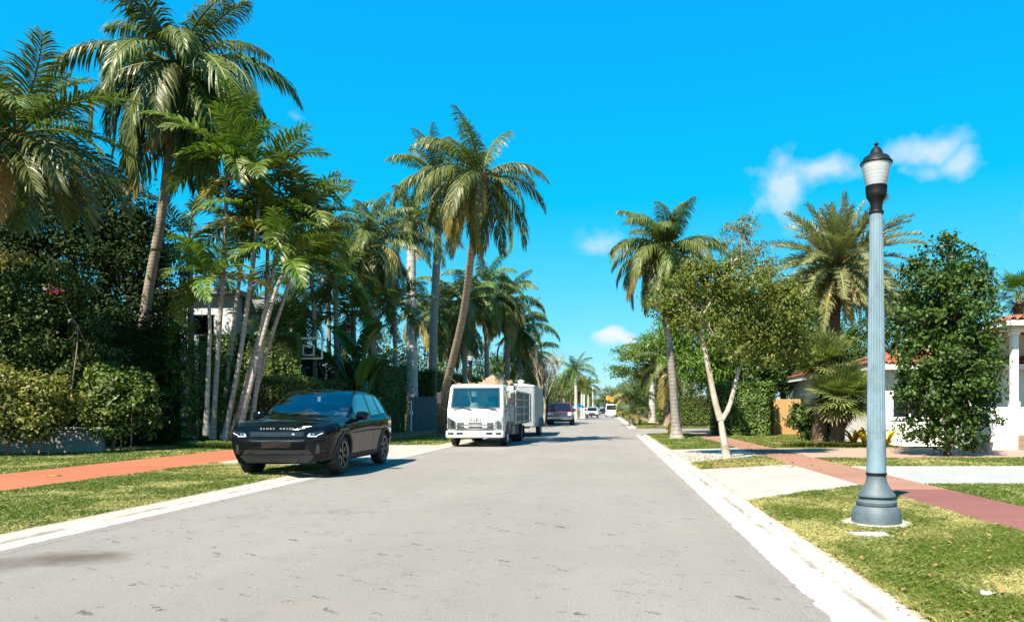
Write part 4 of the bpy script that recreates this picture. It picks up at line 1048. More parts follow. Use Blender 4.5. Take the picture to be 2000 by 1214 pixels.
broad_tree('tall wispy tree with airy pale foliage behind the forked tree', (X(1447, D), D, 0), [(X(1447, D), D, 0), P(1450, 700, D), P(1446, 560, D), P(1450, 450, D)], .08,
           [(*P(1435, 450, D), .75, .6, .5), (*P(1462, 440, D), .65, .6, .6), (*P(1440, 500, D), .9, .8, .7), (*P(1475, 490, D), .7, .7, .7), (*P(1415, 475, D), .5, .5, .35), (*P(1490, 540, D), .8, .7, .6), (*P(1505, 520, D), .5, .5, .7)],
           190, 17, .27, .17, .3, 'leaf_pale', 96, 'twig_bark', twigs=60, shell=.2, droop=.6)
# date palm
D = 27.0
dp = palm('stout date palm with a dense round grey-green crown and golden skirt', [(X(1625, D), D, 0), P(1624, 720, D), P(1634, 520, D)], .27, .23, 'date', 86, 2.95, 'frond_grey', 'date_bark', seed=97, elev=(88, -42), yellow=0, dead=0, heart='heart_orange', rings=.11, flare=1.1, hs=.5)
rng = random.Random(97); tp_ = Vector(P(1634, 520, D))-Vector((X(1625, D), D, 0))
for i in range(58):
    az = i*2.39996; cl = (-8, -8, -28, -28, -48)[i % 5]
    hang(dp, 'skirt_frond', frond_mesh('date', cl, i % 3), MATS['frond_gold' if i % 5 > 1 else 'frond_grey'], tp_-Vector((0, 0, .05)), (rng.uniform(-.25, .25), R(rng.uniform(-4, 16)), az), 2.35*rng.uniform(.82, 1.05))
# two-headed bushy fan palm in the border
D = 23.6; fx = X(1612, D)
root = thing('fan_palm', 'bushy fan palm with two spiky heads on shaggy trunks before the house', 'palm tree', (fx, D, 0.05))
link('trunk', trunk_mesh([(-.15, 0, 0), (-.2, 0, .7), (.0, .1, 1.6), (.1, .2, 2.75)], .26, .16, MATS['fiber_bark'], .1, 1.1), root)
link('trunk', trunk_mesh([(.25, -.2, 0), (.35, -.3, .8), (.4, -.4, 1.6)], .24, .17, MATS['fiber_bark'], .1, 1.1), root)
fan_crown(root, (.05, .15, 2.75), 60, 1.15, 'fan_green', 98, .25, 88, -40, 26, .42, 5, .1)
fan_crown(root, (.40, -.4, 1.65), 64, 1.25, 'fan_green', 99, .3, 88, -45, 26, .42, 7, .1)
fan_palm('small fan palm crown at the right edge behind the tiled roof', [(X(1990, 33), 33, 0), P(1992, 700, 33), P(1990, 572, 33)], .15, .12, 20, 1.35, 'frond_bright', 101, .45, 'palm_bark', 26, .45, 5, (85, -45))
# upright dark tree before the house
cb = (8.82, 18.7, .04); rng = random.Random(10)
bl = []
for z, r_ in ((.95, 1.05), (1.7, 1.38), (2.6, 1.42), (3.5, 1.32), (4.3, 1.1)):
    for k in range(4):
        a = k*1.57+z*1.3; bl.append((cb[0]+math.cos(a)*r_*.5, cb[1]+math.sin(a)*r_*.45, z, r_*.62, r_*.58, .72))
for dx, dy, z in ((-.55, 0, 5.0), (.1, .1, 5.25), (.6, -.1, 5.0), (-.15, -.3, 5.15), (1.0, .1, 4.5), (-.95, 0, 4.5), (.35, .3, 5.2)):
    bl.append((cb[0]+dx, cb[1]+dy, z, .26, .26, .68))
broad_tree('dense upright dark green tree with glossy round leaves before the white house', cb, [cb, (8.82, 18.7, .6), (8.85, 18.7, 2.5), (8.82, 18.7, 4.6)], .1, bl, 900, 34, .2, .11, .62, 'leaf_deep', 102, 'brown_bark', twigs=60, shell=.5, droop=.0)
# clipped hedge and border plants
hedge('clipped rounded hedge across the lawn on the right', [(5.0, 34.0), (7.45, 32.9)], 0.04, 2.5, 1.5, 380, .10, 'leaf_hedge', 103)
strap_plant('wide tuft of grassy border plants at the lawn edge under the fan palm', (X(1585, 23.2), 23.2, .04), .95, 520, .42, .011, 'leaf_strap', 104, squash=.5)
strap_plant('border grass tuft between the fan palm and the golden plants', (X(1650, 22.9), 22.9, .04), .6, 300, .36, .011, 'leaf_strap', 105, squash=.5)
broad_tree('dark leafy border shrub left of the fan palm', (X(1566, 24.2), 24.2, .04), [(X(1566, 24.2), 24.2, .04), (X(1566, 24.2), 24.2, .5)], .03, [(*P(1565, 812, 24.2), .5, .4, .42), (*P(1590, 830, 24), .45, .4, .4)], 60, 30, .16, .22, .3, 'leaf_deep', 106, cat='shrub', name='shrub', twigs=8)
for i, (px, D, lb) in enumerate(((1668, 23.2, 'golden bromeliad nearest the fan palm trunk'), (1690, 22.9, 'golden bromeliad left of the lamp post'), (1732, 23.0, 'golden bromeliad right of the lamp post by the window'))):
    root = thing('bromeliad', lb, 'plant', (X(px, D), D, .05), group='golden bromeliads in the border'); rng = random.Random(i)
    for k in range(15):
        a = k*2.4+rng.uniform(-.3, .3); mb = MB(); W = Vector((-math.sin(a), math.cos(a), 0)); p = Vector((0, 0, 0)); d = Vector((math.cos(a)*.5, math.sin(a)*.5, rng.uniform(.7, 1.8))).normalized(); vs = []
        ln = rng.uniform(.75, 1.1)
        for m in range(5):
            f = (.035, .06, .058, .04, 0)[m]; vs += [p-W*f, p+W*f] if m < 4 else [p]
            if m == 4: break
            p = p+d*ln/4; d = (d+Vector((math.cos(a)*.22, math.sin(a)*.22, -.28))).normalized()
        mb.add(vs, [(0, 1, 3, 2), (2, 3, 5, 4), (4, 5, 7, 6), (6, 7, 8)], rng.random()); mb.build('strap_leaf', MATS['leaf_croton'], root)
# dense planting further along the right side
D = 58
broad_tree('wide spreading tree with bare buttressed trunk beyond the side street', (X(1304, 53), 53, 0), [(X(1304, 53), 53, 0), (X(1303, 53), 53, 2), (X(1302, 53), 53, 3.4)], .35,
           [(*P(1250, 690, 55), 1.9, 1.8, .75), (*P(1210, 725, 57), 1.3, 1.4, .5), (*P(1290, 665, 54), 1.7, 1.6, .9), (*P(1330, 690, 54), 1.6, 1.5, 1.2), (*P(1265, 725, 56), 1.4, 1.4, .6)],
           330, 34, .5, .2, .4, 'leaf_mango', 111, 'twig_bark', twigs=50, shell=.4, flat=.35, limbs=[([P(1302, 735, 53), P(1285, 715, 54), P(1255, 700, 55)], .16), ([P(1302, 735, 53), P(1270, 735, 55), P(1225, 722, 57)], .14), ([P(1302, 740, 53), P(1320, 715, 53), P(1335, 690, 54)], .15)])
palm('young palm with a yellow frond at the corner beyond the side street', [(X(1240, 60), 60, 0), P(1240, 800, 60), P(1239, 775, 60)], .17, .13, 'royal', 14, 2.3, 'frond_bright', 'palm_bark_grey', seed=112, elev=(84, -20), dead=0, extra=[(190, 30, 2.2, 'frond_gold'), (200, 12, 2.0, 'frond_gold')], rings=.4)
palm('second young palm with low arching fronds beside the corner palm', [(X(1232, 57), 57, 0), P(1232, 812, 57)], .12, .1, 'areca', 12, 1.7, 'frond_bright', 'palm_bark_grey', seed=113, elev=(84, 0), dead=0, rings=.4)
palm('royal palm with bright white trunk behind the spreading tree', [(X(1274, 66), 66, 0), P(1274, 770, 66), P(1275, 715, 66)], .33, .26, 'royal', 12, 3.2, 'frond_green', 'royal_bark', seed=114, elev=(80, -30), shaft=1.2, dead=0, rings=.6, flare=1.1)
palm('palm with brown bare trunk beyond the side street, right of the spreading tree', [(X(1338, 43.5), 51, 0), (X(1338, 43.5), 51, 2.0), (X(1334, 43.5), 51, 4.6)], .22, .17, 'coconut', 16, 3.2, 'frond_green', 'palm_bark', seed=115, elev=(80, -50), dead=2, rings=.3)
hedge('tall clipped hedge on the far corner of the side street', [(4.4, 62), (9, 60.5)], 0, 2.4, 1.6, 120, .13, 'leaf_hedge', 116)
hedge('hedge running along the far right side of the street', [(5.6, 68), (5.9, 96)], 0, 2.2, 1.5, 70, .16, 'leaf_hedge', 117)
RG = 'trees further down the right side'
for lb, bx, bd, h, w, sd in (('big green tree behind the spreading tree on the far corner', 8.5, 62, 8.5, 3.3, 121), ('dark tree behind the corner hedge', 12, 56, 8, 3.2, 122), ('roadside tree halfway down the right side', 6.5, 88, 8.0, 3.2, 123),
                             ('roadside tree beyond the parked white van', 6.5, 125, 9, 4, 124), ('far roadside tree on the right near the end of the street', 7.0, 170, 10, 5, 125), ('broad far tree to the right of the street end', 14, 215, 12, 7, 126),
                             ('tall tree behind the clipped lawn hedge', 7.4, 42.0, 6.5, 2.4, 127)):
    broad_tree(lb, (bx, bd, 0), [(bx, bd, 0), (bx+.1, bd, h*.35), (bx, bd, h*.5)], .25, [(bx, bd, h*.62, w, w*.8, h*.30), (bx-w*.6, bd, h*.5, w*.6, w*.6, h*.25), (bx+w*.65, bd-.4, h*.48, w*.6, w*.6, h*.26), (bx+.2*w, bd-.5, h*.28, w*.8, w*.6, h*.24)],
               170, 34, .15*w+.15, .075*w, .5, 'leaf_far', sd, group=RG, twigs=6, shell=.7)
LG2 = 'trees further down the left side'
for lb, bx, bd, h, w, sd in (('leafy tree behind the maroon pickup', -9.5, 96, 7.5, 3.4, 131), ('far roadside tree left of the small royal palm', -9.5, 128, 8.5, 4.2, 132), ('far tree on the left near the end of the street', -9, 165, 9.5, 5, 133), ('broad far tree left of the street end', -14, 215, 12, 7, 134), ('low dark tree closing the end of the street', -1.5, 330, 13, 9, 135), ('dark tree closing the street end to the right', 9, 300, 13, 9, 136)):
    broad_tree(lb, (bx, bd, 0), [(bx, bd, 0), (bx+.1, bd, h*.35), (bx, bd, h*.5)], .25, [(bx, bd, h*.62, w, w*.8, h*.30), (bx-w*.6, bd, h*.5, w*.6, w*.6, h*.25), (bx+w*.65, bd-.4, h*.48, w*.6, w*.6, h*.26), (bx-.2*w, bd-.5, h*.28, w*.8, w*.6, h*.24)],
               170, 34, .15*w+.15, .075*w, .5, 'leaf_far', sd, group=LG2, twigs=6, shell=.7)
hedge('round-topped clipped hedge beside the maroon pickup', [(-6.9, 64), (-7.0, 72)], 0, 3.0, 1.9, 100, .14, 'leaf_hedge', 137)
for (px, py, D, L_, sd, lb) in ((1124, 735, 92, 3.6, 141, 'royal palm standing clear against the sky at the end of the left verge'), (1136, 768, 104, 3.0, 142, 'smaller palm with white trunk right of the clear royal palm'), (1148, 760, 150, 3.6, 143, 'distant palm above the far traffic'), (1100, 765, 118, 3.2, 144, 'distant palm left of the clear royal palm')):
    palm(lb, [(X(px+1, D), D, 0), P(px+1, 775, D), P(px, py, D)], .24, .17, 'royal', 15, L_, 'frond_bright', 'royal_bark', seed=sd, elev=(84, -45), dead=1, shaft=.9, rings=.6, flare=1.2, group='small palms at the end of the street')
# ------------------------------------------------------------------ street furniture
paint('lamp_blue', (0.165, 0.25, 0.305), 0.6, var=0.14, scale=7, dirt=(0.075, 0.105, 0.12), bumps=.1, stretch=(1, 1, .3))
def chips(m):
    nt = m.node_tree; bs = nt.nodes['Principled BSDF']; src = bs.inputs['Base Color'].links[0].from_socket
    k = nramp(nt, nnoise(nt, 3.2, 6, .75, nmap(nt, (9, 9, 1.6))), [(.60, 0.0), (.66, .8)])
    low = nramp(nt, nnoise(nt, 1.1, 2, .5, nmap(nt, (1, 1, .8))), [(.45, 0.0), (.6, 1.0)])
    nt.links.new(nmix(nt, nmath(nt, 'MULTIPLY', k, low), src, (.055, .07, .075)), bs.inputs['Base Color'])
chips(MATS['lamp_blue'])
paint('lamp_base_blue', (0.085, 0.12, 0.14), 0.6, var=0.2, scale=9, dirt=(0.045, 0.058, 0.065), bumps=.1)
paint('lamp_black', (0.008, 0.008, 0.009), 0.5, var=0.1, scale=8, spec=.25)
paint('lamp_white', (0.86, 0.87, 0.88), 0.35, var=0.05)
def make_lens():
    m, n, l, bs = newmat('lamp_glass'); n.remove(bs); nt = m.node_tree
    tr = n.new('ShaderNodeBsdfTransparent'); tr.inputs[0].default_value = (.95, .96, .96, 1)
    df = n.new('ShaderNodeBsdfDiffuse'); df.inputs[0].default_value = (.95, .96, .98, 1); tl_ = n.new('ShaderNodeBsdfTranslucent'); tl_.inputs[0].default_value = (.95, .96, .98, 1)
    gl = n.new('ShaderNodeBsdfGlossy'); gl.inputs['Roughness'].default_value = .12
    a = n.new('ShaderNodeMixShader'); a.inputs[0].default_value = .25; l.new(df.outputs[0], a.inputs[1]); l.new(tl_.outputs[0], a.inputs[2])
    w = n.new('ShaderNodeTexWave'); w.bands_direction = 'Z'; w.inputs['Scale'].default_value = 22; w.inputs['Distortion'].default_value = 0.0; w.inputs['Scale'].default_value = 9
    t = n.new('ShaderNodeTexCoord'); l.new(t.outputs['Object'], w.inputs['Vector'])
    b_ = n.new('ShaderNodeMixShader'); l.new(nmath(nt, 'ADD', nmath(nt, 'MULTIPLY', w.outputs['Fac'], .08), .42), b_.inputs[0]); l.new(tr.outputs[0], b_.inputs[1]); l.new(a.outputs[0], b_.inputs[2])
    c_ = n.new('ShaderNodeMixShader'); fr = n.new('ShaderNodeFresnel'); fr.inputs[0].default_value = 1.5; l.new(nmath(nt, 'MULTIPLY', fr.outputs[0], 1.8, True), c_.inputs[0]); l.new(b_.outputs[0], c_.inputs[1]); l.new(gl.outputs[0], c_.inputs[2])
    l.new(c_.outputs[0], [q for q in n if q.type == 'OUTPUT_MATERIAL'][0].inputs['Surface'])
make_lens()
paint('hydrant_yellow', (0.62, 0.36, 0.01), 0.45, var=0.12, scale=9)
paint('dark_metal', (0.06, 0.06, 0.065), 0.4, 0.6)
paint('steel', (0.5, 0.5, 0.5), 0.3, 0.9)
def lamp_post(label, loc, pole, basem, group):
    root = thing('street_lamp', label, 'street lamp', loc, group=group)
    MB().lathe([(.36, -.02), (.36, .018), (.35, .026)], 40).build('footing', MATS['apron_concrete'], root)
    MB().lathe([(.25, .02), (.252, .10), (.245, .118), (.243, .128), (.236, .15), (.215, .185), (.205, .20)], 48).build('base', MATS[basem], root)
    MB().lathe([(.195, .20), (.205, .215), (.205, .245), (.19, .262), (.172, .27), (.17, .285), (.185, .292), (.192, .30), (.19, .32), (.16, .36), (.125, .41), (.105, .46), (.098, .50), (.098, .525)], 48).build('bell', MATS[basem], root)
    MB().lathe([(.106, .52), (.106, .545), (.099, .547)], 40).build('collar', MATS['lamp_black'], root)
    pr = [(.100-.032*i/10, .545+2.74*i/10) for i in range(11)]
    MB().lathe(pr, 40, flute=[.0]+[.085]*9+[.03], smooth=False).build('shaft', MATS[pole], root)
    MB().lathe([(.074, 3.27), (.078, 3.285), (.074, 3.30)], 24).build('ring', MATS['lamp_black'], root)
    MB().lathe([(.06, 3.29), (.06, 3.36), (.07, 3.40), (.094, 3.44), (.103, 3.455), (.104, 3.49)], 28).build('neck', MATS['lamp_black'], root)
    MB().lathe([(.104, 3.48), (.107, 3.49), (.109, 3.545), (.112, 3.556), (.106, 3.566)], 40, flute=[0, .06, .06, 0, 0], smooth=False).build('ribbed_cup', MATS['lamp_black'], root)
    gl = MB().lathe([(.102, 3.562), (.118, 3.62), (.141, 3.73), (.153, 3.80)], 40, cap=False).build('lantern_glass', MATS['lamp_glass'], root)
    mb = MB()
    mb.lathe([(.055, 3.565), (.07, 3.60), (.072, 3.66), (.05, 3.72), (.03, 3.74)], 20).build('lamp_bulb', MATS['lamp_white'], root)
    MB().lathe([(.12, 3.795), (.06, 3.76), (.02, 3.755)], 24).build('reflector', MATS['lamp_white'], root)
    MB().lathe([(.158, 3.792), (.165, 3.80), (.162, 3.815), (.14, 3.838), (.132, 3.86), (.118, 3.872), (.085, 3.882), (.068, 3.905), (.055, 3.945), (.035, 3.97), (.012, 3.98), (.010, 3.995), (.026, 4.002), (.026, 4.008), (.009, 4.015), (.006, 4.035), (.001, 4.05)], 32).build('cap', MATS['lamp_black'], root)
    return root
LGp = 'acorn street lamps'
lamp_post('pale blue fluted street lamp with black lantern on the near right lawn', (2.82, 7.57, .045), 'lamp_blue', 'lamp_base_blue', LGp)
lamp_post('black street lamp rising behind the white truck on the left verge', (-6.55, 33.8, .0), 'lamp_black', 'lamp_black', LGp)
mb = MB(); mb.box(-.19, .19, -.16, .16, -.03, .012, .01)
tag(mb.build('ground_hatch', MATS['drive_concrete'], None, (2.5, 6.86, .05)), 'flat grey concrete hatch cover in the grass before the lamp post', 'hatch')

root = thing('fire_hydrant', 'yellow fire hydrant on the right verge beyond the palm trunk', 'fire hydrant', (2.95, 34.8, .04))
MB().lathe([(.17, 0), (.17, .04), (.11, .05), (.105, .36), (.125, .37), (.125, .41), (.11, .42), (.10, .47), (.07, .53), (.03, .555)], 18).build('barrel', MATS['hydrant_yellow'], root)
for sx in (-1, 1): MB().lathe([(.055, .08*sx), (.055, .15*sx), (.07, .155*sx), (.07, .19*sx)], 12, (0, 0, .32), 'x').build('side_outlet', MATS['hydrant_yellow'], root)
MB().lathe([(.075, -.08), (.075, -.15), (.09, -.155), (.09, -.20)], 14, (0, 0, .28), 'y').build('front_outlet', MATS['hydrant_yellow'], root)
MB().lathe([(.022, .55), (.022, .60)], 5).build('operating_nut', MATS['hydrant_yellow'], root)

# ------------------------------------------------------------------ boundaries
paint('white_wall', (0.72, 0.71, 0.68), 0.8, var=.05, scale=1.5, dirt=(0.55, 0.52, 0.46), bumps=.1)
paint('left_wall', (0.52, 0.56, 0.55), 0.8, var=.06, scale=1.5, bumps=.1)
paint('garden_wall', (0.30, 0.285, 0.26), 0.9, var=.12, scale=2, dirt=(0.17, 0.16, 0.14), bumps=.25)
paint('fence_wood', (0.42, 0.25, 0.09), 0.7, var=.16, scale=3, bumps=.2, stretch=(5, 5, .4))
paint('gate_grey', (0.16, 0.16, 0.165), 0.65, var=.12, scale=3, bumps=.15, stretch=(5, 5, .4))
paint('white_trim', (0.76, 0.76, 0.74), 0.5, var=.03)
paint('terracotta', (0.30, 0.10, 0.045), 0.8, var=.25, scale=3, bumps=.2, dirt=(0.16, 0.075, 0.045))
paint('step_stone', (0.36, 0.26, 0.18), 0.85, var=.15, scale=3)
paint('roof_under', (0.28, 0.10, 0.05), 0.85, var=.2, scale=4)
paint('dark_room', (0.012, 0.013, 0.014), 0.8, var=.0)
glassmat('window_glass', (0.25, 0.30, 0.33), 1.8)
paint('roof_grey', (0.20, 0.21, 0.22), 0.7, var=.1, scale=2)
mb = MB(); mb.box(0, 5.4, -.1, .1, -.05, .70, .02)
gw = mb.build('garden_wall', MATS['garden_wall'], None, (-19.6, 19.3, 0), (0, 0, R(10)))
tag(gw, 'low grey garden wall half hidden behind the olive bush', 'wall')
mb = MB(); mb.box(0, 5.4, -.13, .13, .70, .76, .01); mb.build('coping', MATS['garden_wall'], gw)

def board_fence(name, label, cat, loc, rz, n, bw, h, mat, gap=.008, post=.09, jig=.01, seed=1):
    root = thing(name, label, cat, loc, rz); rng = random.Random(seed); me = None
    mb = MB(); mb.box(0, bw-gap, -.011, .011, .04, h, .004); me = mb.mesh('board', MATS[mat])
    for i in range(n):
        o = link('board', me, root, (i*bw, rng.uniform(-.003, .003), rng.uniform(-jig, jig)))
    for z in (.35, h-.3):
        mb = MB(); mb.box(0, n*bw, .012, .05, z-.045, z+.045, .005); mb.build('rail', MATS[mat], root)
    for x in (-post, n*bw+.004):
        mb = MB(); mb.box(x, x+post-.004, -.02, post-.02, 0, h+.06, .008); mb.build('post', MATS[mat], root)
    return root
board_fence('board_gate', 'grey plank gate between the hedges, left of the leaning palm', 'gate', (-11.5, 41.6, .02), R(4), 9, .155, 2.0, 'gate_grey', seed=2)
board_fence('wooden_fence', 'golden wooden board fence beside the lawn hedge', 'fence', (X(1503, 34.4), 34.4, .02), 0, 10, .15, 1.75, 'fence_wood', seed=3)
root = thing('mailbox_post', 'slim pale post with a small box standing before the plank gate', 'post', (X(803, 40.6), 40.6, 0))
MB().tube([(0, 0, 0), (0, 0, 1.75)], .045, 8).build('pole', MATS['white_trim'], root)
mb = MB(); mb.box(-.09, .09, -.09, .09, .95, 1.2, .02); mb.build('box', MATS['white_trim'], root)

# basketball hoop behind the hedge
root = thing('basketball_backboard', 'clear basketball backboard with white outline above the hedge', 'basketball hoop', (X(601, 28.9), 28.9, 0), R(-8))
bz = Zh(680, 28.9)
mb = MB(); mb.box(-.64, .64, -.008, .008, bz-.42, bz+.42); mb.build('panel', glassmat('acrylic', (.9, .93, .93), .9), root)
def rect_frame(mb, x0, x1, z0, z1, t, y0, y1):
    mb.box(x0, x1, y0, y1, z0, z0+t); mb.box(x0, x1, y0, y1, z1-t, z1); mb.box(x0, x0+t, y0, y1, z0+t, z1-t); mb.box(x1-t, x1, y0, y1, z0+t, z1-t); return mb
rect_frame(MB(), -.66, .66, bz-.44, bz+.44, .07, -.02, -.0085).build('outline', MATS['white_trim'], root)
rect_frame(MB(), -.22, .30, bz-.30, bz+.14, .06, -.02, -.0085).build('inner_square', MATS['white_trim'], root)
MB().tube([(0, .5, 0), (0, .5, bz-.5), (0, .05, bz-.1)], .055, 8).build('pole', MATS['dark_metal'], root)
mb = MB(); ring = [(.23*math.cos(i*.3307), -.40+.23*math.sin(i*.3307), bz-.32) for i in range(20)]; mb.tube(ring, .01, 6); mb.build('rim', MATS['dark_metal'], root)

# ------------------------------------------------------------------ houses
def window(parent, x0, x1, z0, z1, y, mull=1, fr='white_trim', back='dark_room'):
    """window in a wall whose face is at y (facing -Y)"""
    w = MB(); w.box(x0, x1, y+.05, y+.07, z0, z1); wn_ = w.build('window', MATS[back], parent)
    f = rect_frame(MB(), x0-.05, x1+.05, z0-.05, z1+.05, .06, y-.03, y+.04)
    for i in range(mull):
        xm = x0+(x1-x0)*(i+1)/(mull+1); f.box(xm-.03, xm+.03, y-.025, y+.035, z0+.011, z1-.011)
    f.build('frame', MATS[fr], wn_)
    for i in range(mull+1):
        a = x0+(x1-x0)*i/(mull+1)+.035; b_ = x0+(x1-x0)*(i+1)/(mull+1)-.035
        g = MB(); g.box(a, b_, y+.0, y+.008, z0+.012, z1-.012); g.build('pane', MATS['window_glass'], wn_)
    s = MB(); s.box(x0-.1, x1+.1, y-.09, y-.001, z0-.11, z0-.052, .008); s.build('sill', MATS[fr], wn_)
    return wn_
def wall_with_holes(x0, x1, z0, z1, y0, y1, holes):
    """a wall slab along X with rectangular openings"""
    mb = MB(); xs = sorted({x0, x1, *[h[0] for h in holes], *[h[1] for h in holes]}); zs = sorted({z0, z1, *[h[2] for h in holes], *[h[3] for h in holes]})
    for a, b_ in zip(xs[:-1], xs[1:]):
        run = None
        for c, d in zip(zs[:-1], zs[1:]):
            hole = any(h[0] <= a and b_ <= h[1] and h[2] <= c and d <= h[3] for h in holes)
            if not hole: run = (run[0], d) if run else (c, d)
            if (hole or d == zs[-1]) and run: mb.box(a, b_, y0, y1, *run); run = None
    return mb
_tile = None
def tile_mesh():
    global _tile
    if _tile: return _tile
    mb = MB(); n = 7; vs = []; fs = []
    for y, r_, z in ((0, .105, .02), (.44, .088, .0)):
        for k in range(n):
            a = math.pi*k/(n-1); vs.append((r_*math.cos(a), y, z+r_*math.sin(a)*.85)); 
        for k in range(n):
            a = math.pi*k/(n-1); vs.append((r_*.82*math.cos(a), y, z+r_*.82*math.sin(a)*.8))
    for k in range(n-1):
        fs += [(k, k+1, 2*n+k+1, 2*n+k), (n+k, 3*n+k, 3*n+k+1, n+k+1), (k, n+k, n+k+1, k+1)]
    mb.add(vs, fs, .5, True); _tile = mb.mesh('roof_tile', MATS['terracotta']); return _tile
def tiles(parent, origin, along, up, n, rows, spacing=.23, seed=0, cut=0.0):
    """rows of barrel tiles; 'along' and 'up' are unit vectors in the roof plane"""
    rng = random.Random(seed); a = Vector(along); u = Vector(up); nrm = a.cross(u).normalized()
    M = Matrix((a, u, nrm)).transposed().to_4x4()
    for r_ in range(rows):
        c = int(round(cut*r_))
        for i in range(c, n-c):
            p = Vector(origin)+a*spacing*(i+.5)+u*.36*r_+nrm*(.012+.006*r_)
            o = link('roof_tile', tile_mesh(), parent); m4 = Matrix.Translation(p) @ M @ Matrix.Rotation(rng.uniform(-.03, .03), 4, 'Z'); o.matrix_local = m4
# right bungalow, low wing
root = thing('bungalow', 'low white bungalow with red barrel tiles behind the lamp post', 'house', (9.4, 24.6, 0))
WX, WY, WH = 3.4, 12.0, 2.72
hw = (.35, 1.5, 1.0, 2.15)
wall_with_holes(0, WX+3, 0, WH, 0, .2, [hw]).build('front_wall', MATS['white_wall'], root)
mb = MB(); mb.box(0, .2, .2, WY, 0, WH); mb.build('side_wall', MATS['white_wall'], root)
mb = MB(); mb.box(WX+2.8, WX+3, .2, WY, 0, WH-.01); mb.box(.2, WX+2.8, WY-.2, WY, 0, WH-.01); mb.build('back_wall', MATS['white_wall'], root)
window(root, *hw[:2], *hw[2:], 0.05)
ov = .5; rise = .30; half = (WX+3)/2+ov
e = WH+.05; ridge = e+half*rise
rf = MB()
A_, B_, C_, D_ = (-ov, -ov, e), (WX+3+ov, -ov, e), (WX+3+ov, WY+ov, e), (-ov, WY+ov, e)
r1_, r2_ = ((WX+3)/2, -ov+half, ridge), ((WX+3)/2, WY+ov-half, ridge)
rf.add([A_, B_, C_, D_, r1_, r2_], [(0, 1, 4), (1, 2, 5, 4), (2, 3, 5), (3, 0, 4, 5), (3, 2, 1, 0)]); rfo = rf.build('roof', MATS['roof_under'], root, sharp=20)
mb = MB(); mb.box(-ov-.02, WX+3+ov, -ov-.03, -ov-.003, e-.16, e+.02); mb.box(-ov-.03, -ov-.003, -ov-.003, WY+ov, e-.16, e+.02); mb.build('fascia', MATS['white_trim'], root)
sl = math.hypot(1, rise); 
tiles(rfo, (-ov, -ov-.06, e), (1, 0, 0), (0, 1/sl, rise/sl), 30, 5, cut=1.45, seed=1)
tiles(rfo, (-ov-.06, WY+ov, e), (0, -1, 0), (1/sl, 0, rise/sl), 55, 3, cut=1.45, seed=2)
# white chimney behind the date palm
mb = MB(); mb.box(-.42, .42, -.3, .3, 0, 1.9, .01); ch = mb.build('chimney', MATS['white_wall'], root, (X(1623, 33)-9.4, 8.4, 2.65))
# right house, porch wing at the picture edge
root = thing('porch_house', 'white house with raised porch and column at the right edge', 'house', (11.62, 21.6, 0))
mb = MB(); mb.box(0, 4, -.12, .1, 0, 1.33, .01); mb.box(-.22, -.0, -.12, 3.0, 0, 1.33, .01); mb.build('porch_parapet', MATS['white_wall'], root)
mb = MB(); mb.box(0, 5, .1, 3.2, 0, .5); mb.build('porch_floor', MATS['step_stone'], root)
cd_ = (.42, 1.35, .52, 2.75)
wall_with_holes(-.2, 5, .5, 3.84, 3.2, 3.4, [cd_]).build('back_wall', MATS['white_wall'], root)
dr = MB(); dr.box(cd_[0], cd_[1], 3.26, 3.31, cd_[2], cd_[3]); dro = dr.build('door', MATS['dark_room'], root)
rect_frame(MB(), cd_[0]-.09, cd_[1]+.09, cd_[2]-.01, cd_[3]+.09, .1, 3.15, 3.25).build('frame', MATS['white_trim'], dro)
mb = MB(); mb.box(.46, .72, -.10, .14, 1.335, 1.50, .015); mb.box(.49, .69, -.07, .11, 1.50, 3.50, .02); mb.box(.46, .72, -.10, .14, 3.50, 3.62, .015); mb.build('column', MATS['white_trim'], root)
mb = MB(); mb.box(.2, 5, -.3, .25, 3.62, 3.84, .01); mb.build('porch_beam', MATS['white_wall'], root)
mb = MB(); mb.add([(.1, -.55, 3.86), (5.5, -.55, 3.86), (5.5, 5.2, 3.86), (.1, 5.2, 3.86), (2.9, 2.3, 4.44), (5.5, 2.3, 4.44)], [(0, 1, 5, 4), (0, 4, 3), (3, 4, 5, 2), (3, 2, 1, 0), (1, 2, 5)]); rfo = mb.build('roof', MATS['roof_under'], root, sharp=20)
mb = MB(); mb.box(.08, 5.5, -.585, -.553, 3.74, 3.88); mb.box(.065, .097, -.553, 5.2, 3.74, 3.88); mb.build('fascia', MATS['white_trim'], root)
tiles(rfo, (.1, -.61, 3.86), (1, 0, 0), (0, .98, .2), 16, 3, cut=1.3, seed=3); tiles(rfo, (.04, 5.2, 3.86), (0, -1, 0), (.98, 0, .2), 24, 3, cut=1.3, seed=4)
for i in range(3):
    mb = MB(); mb.box(.62, 2.2, -1.15+i*.34, -.125, .055 if i == 0 else .17*i+.001, .17*(i+1), .012); mb.build('step', MATS['step_stone'], root)
root = thing('plant_pot', 'pale clay pot with a spiky plant beside the porch wall', 'plant pot', (X(1926, 20.6), 20.6, .06))
MB().lathe([(.13, 0), (.17, .12), (.19, .24), (.20, .27), (.18, .27)], 20).build('pot', paint('clay', (.5, .36, .25), .8, var=.1), root)
strap_plant(None, (0, 0, .25), .08, 46, .62, .016, 'leaf_pale', 7, name='spiky_leaves', cat=None, parent=root)
for px, lb in ((1741, 'slim bleached clay jar on the border under the window'),):
    root = thing('clay_jar', lb, 'jar', (X(px, 22.9), 23.35, .06)); MB().lathe([(.08, 0), (.14, .12), (.15, .3), (.09, .44), (.07, .5), (.1, .55)], 16).build('jar_body', MATS['clay'], root)
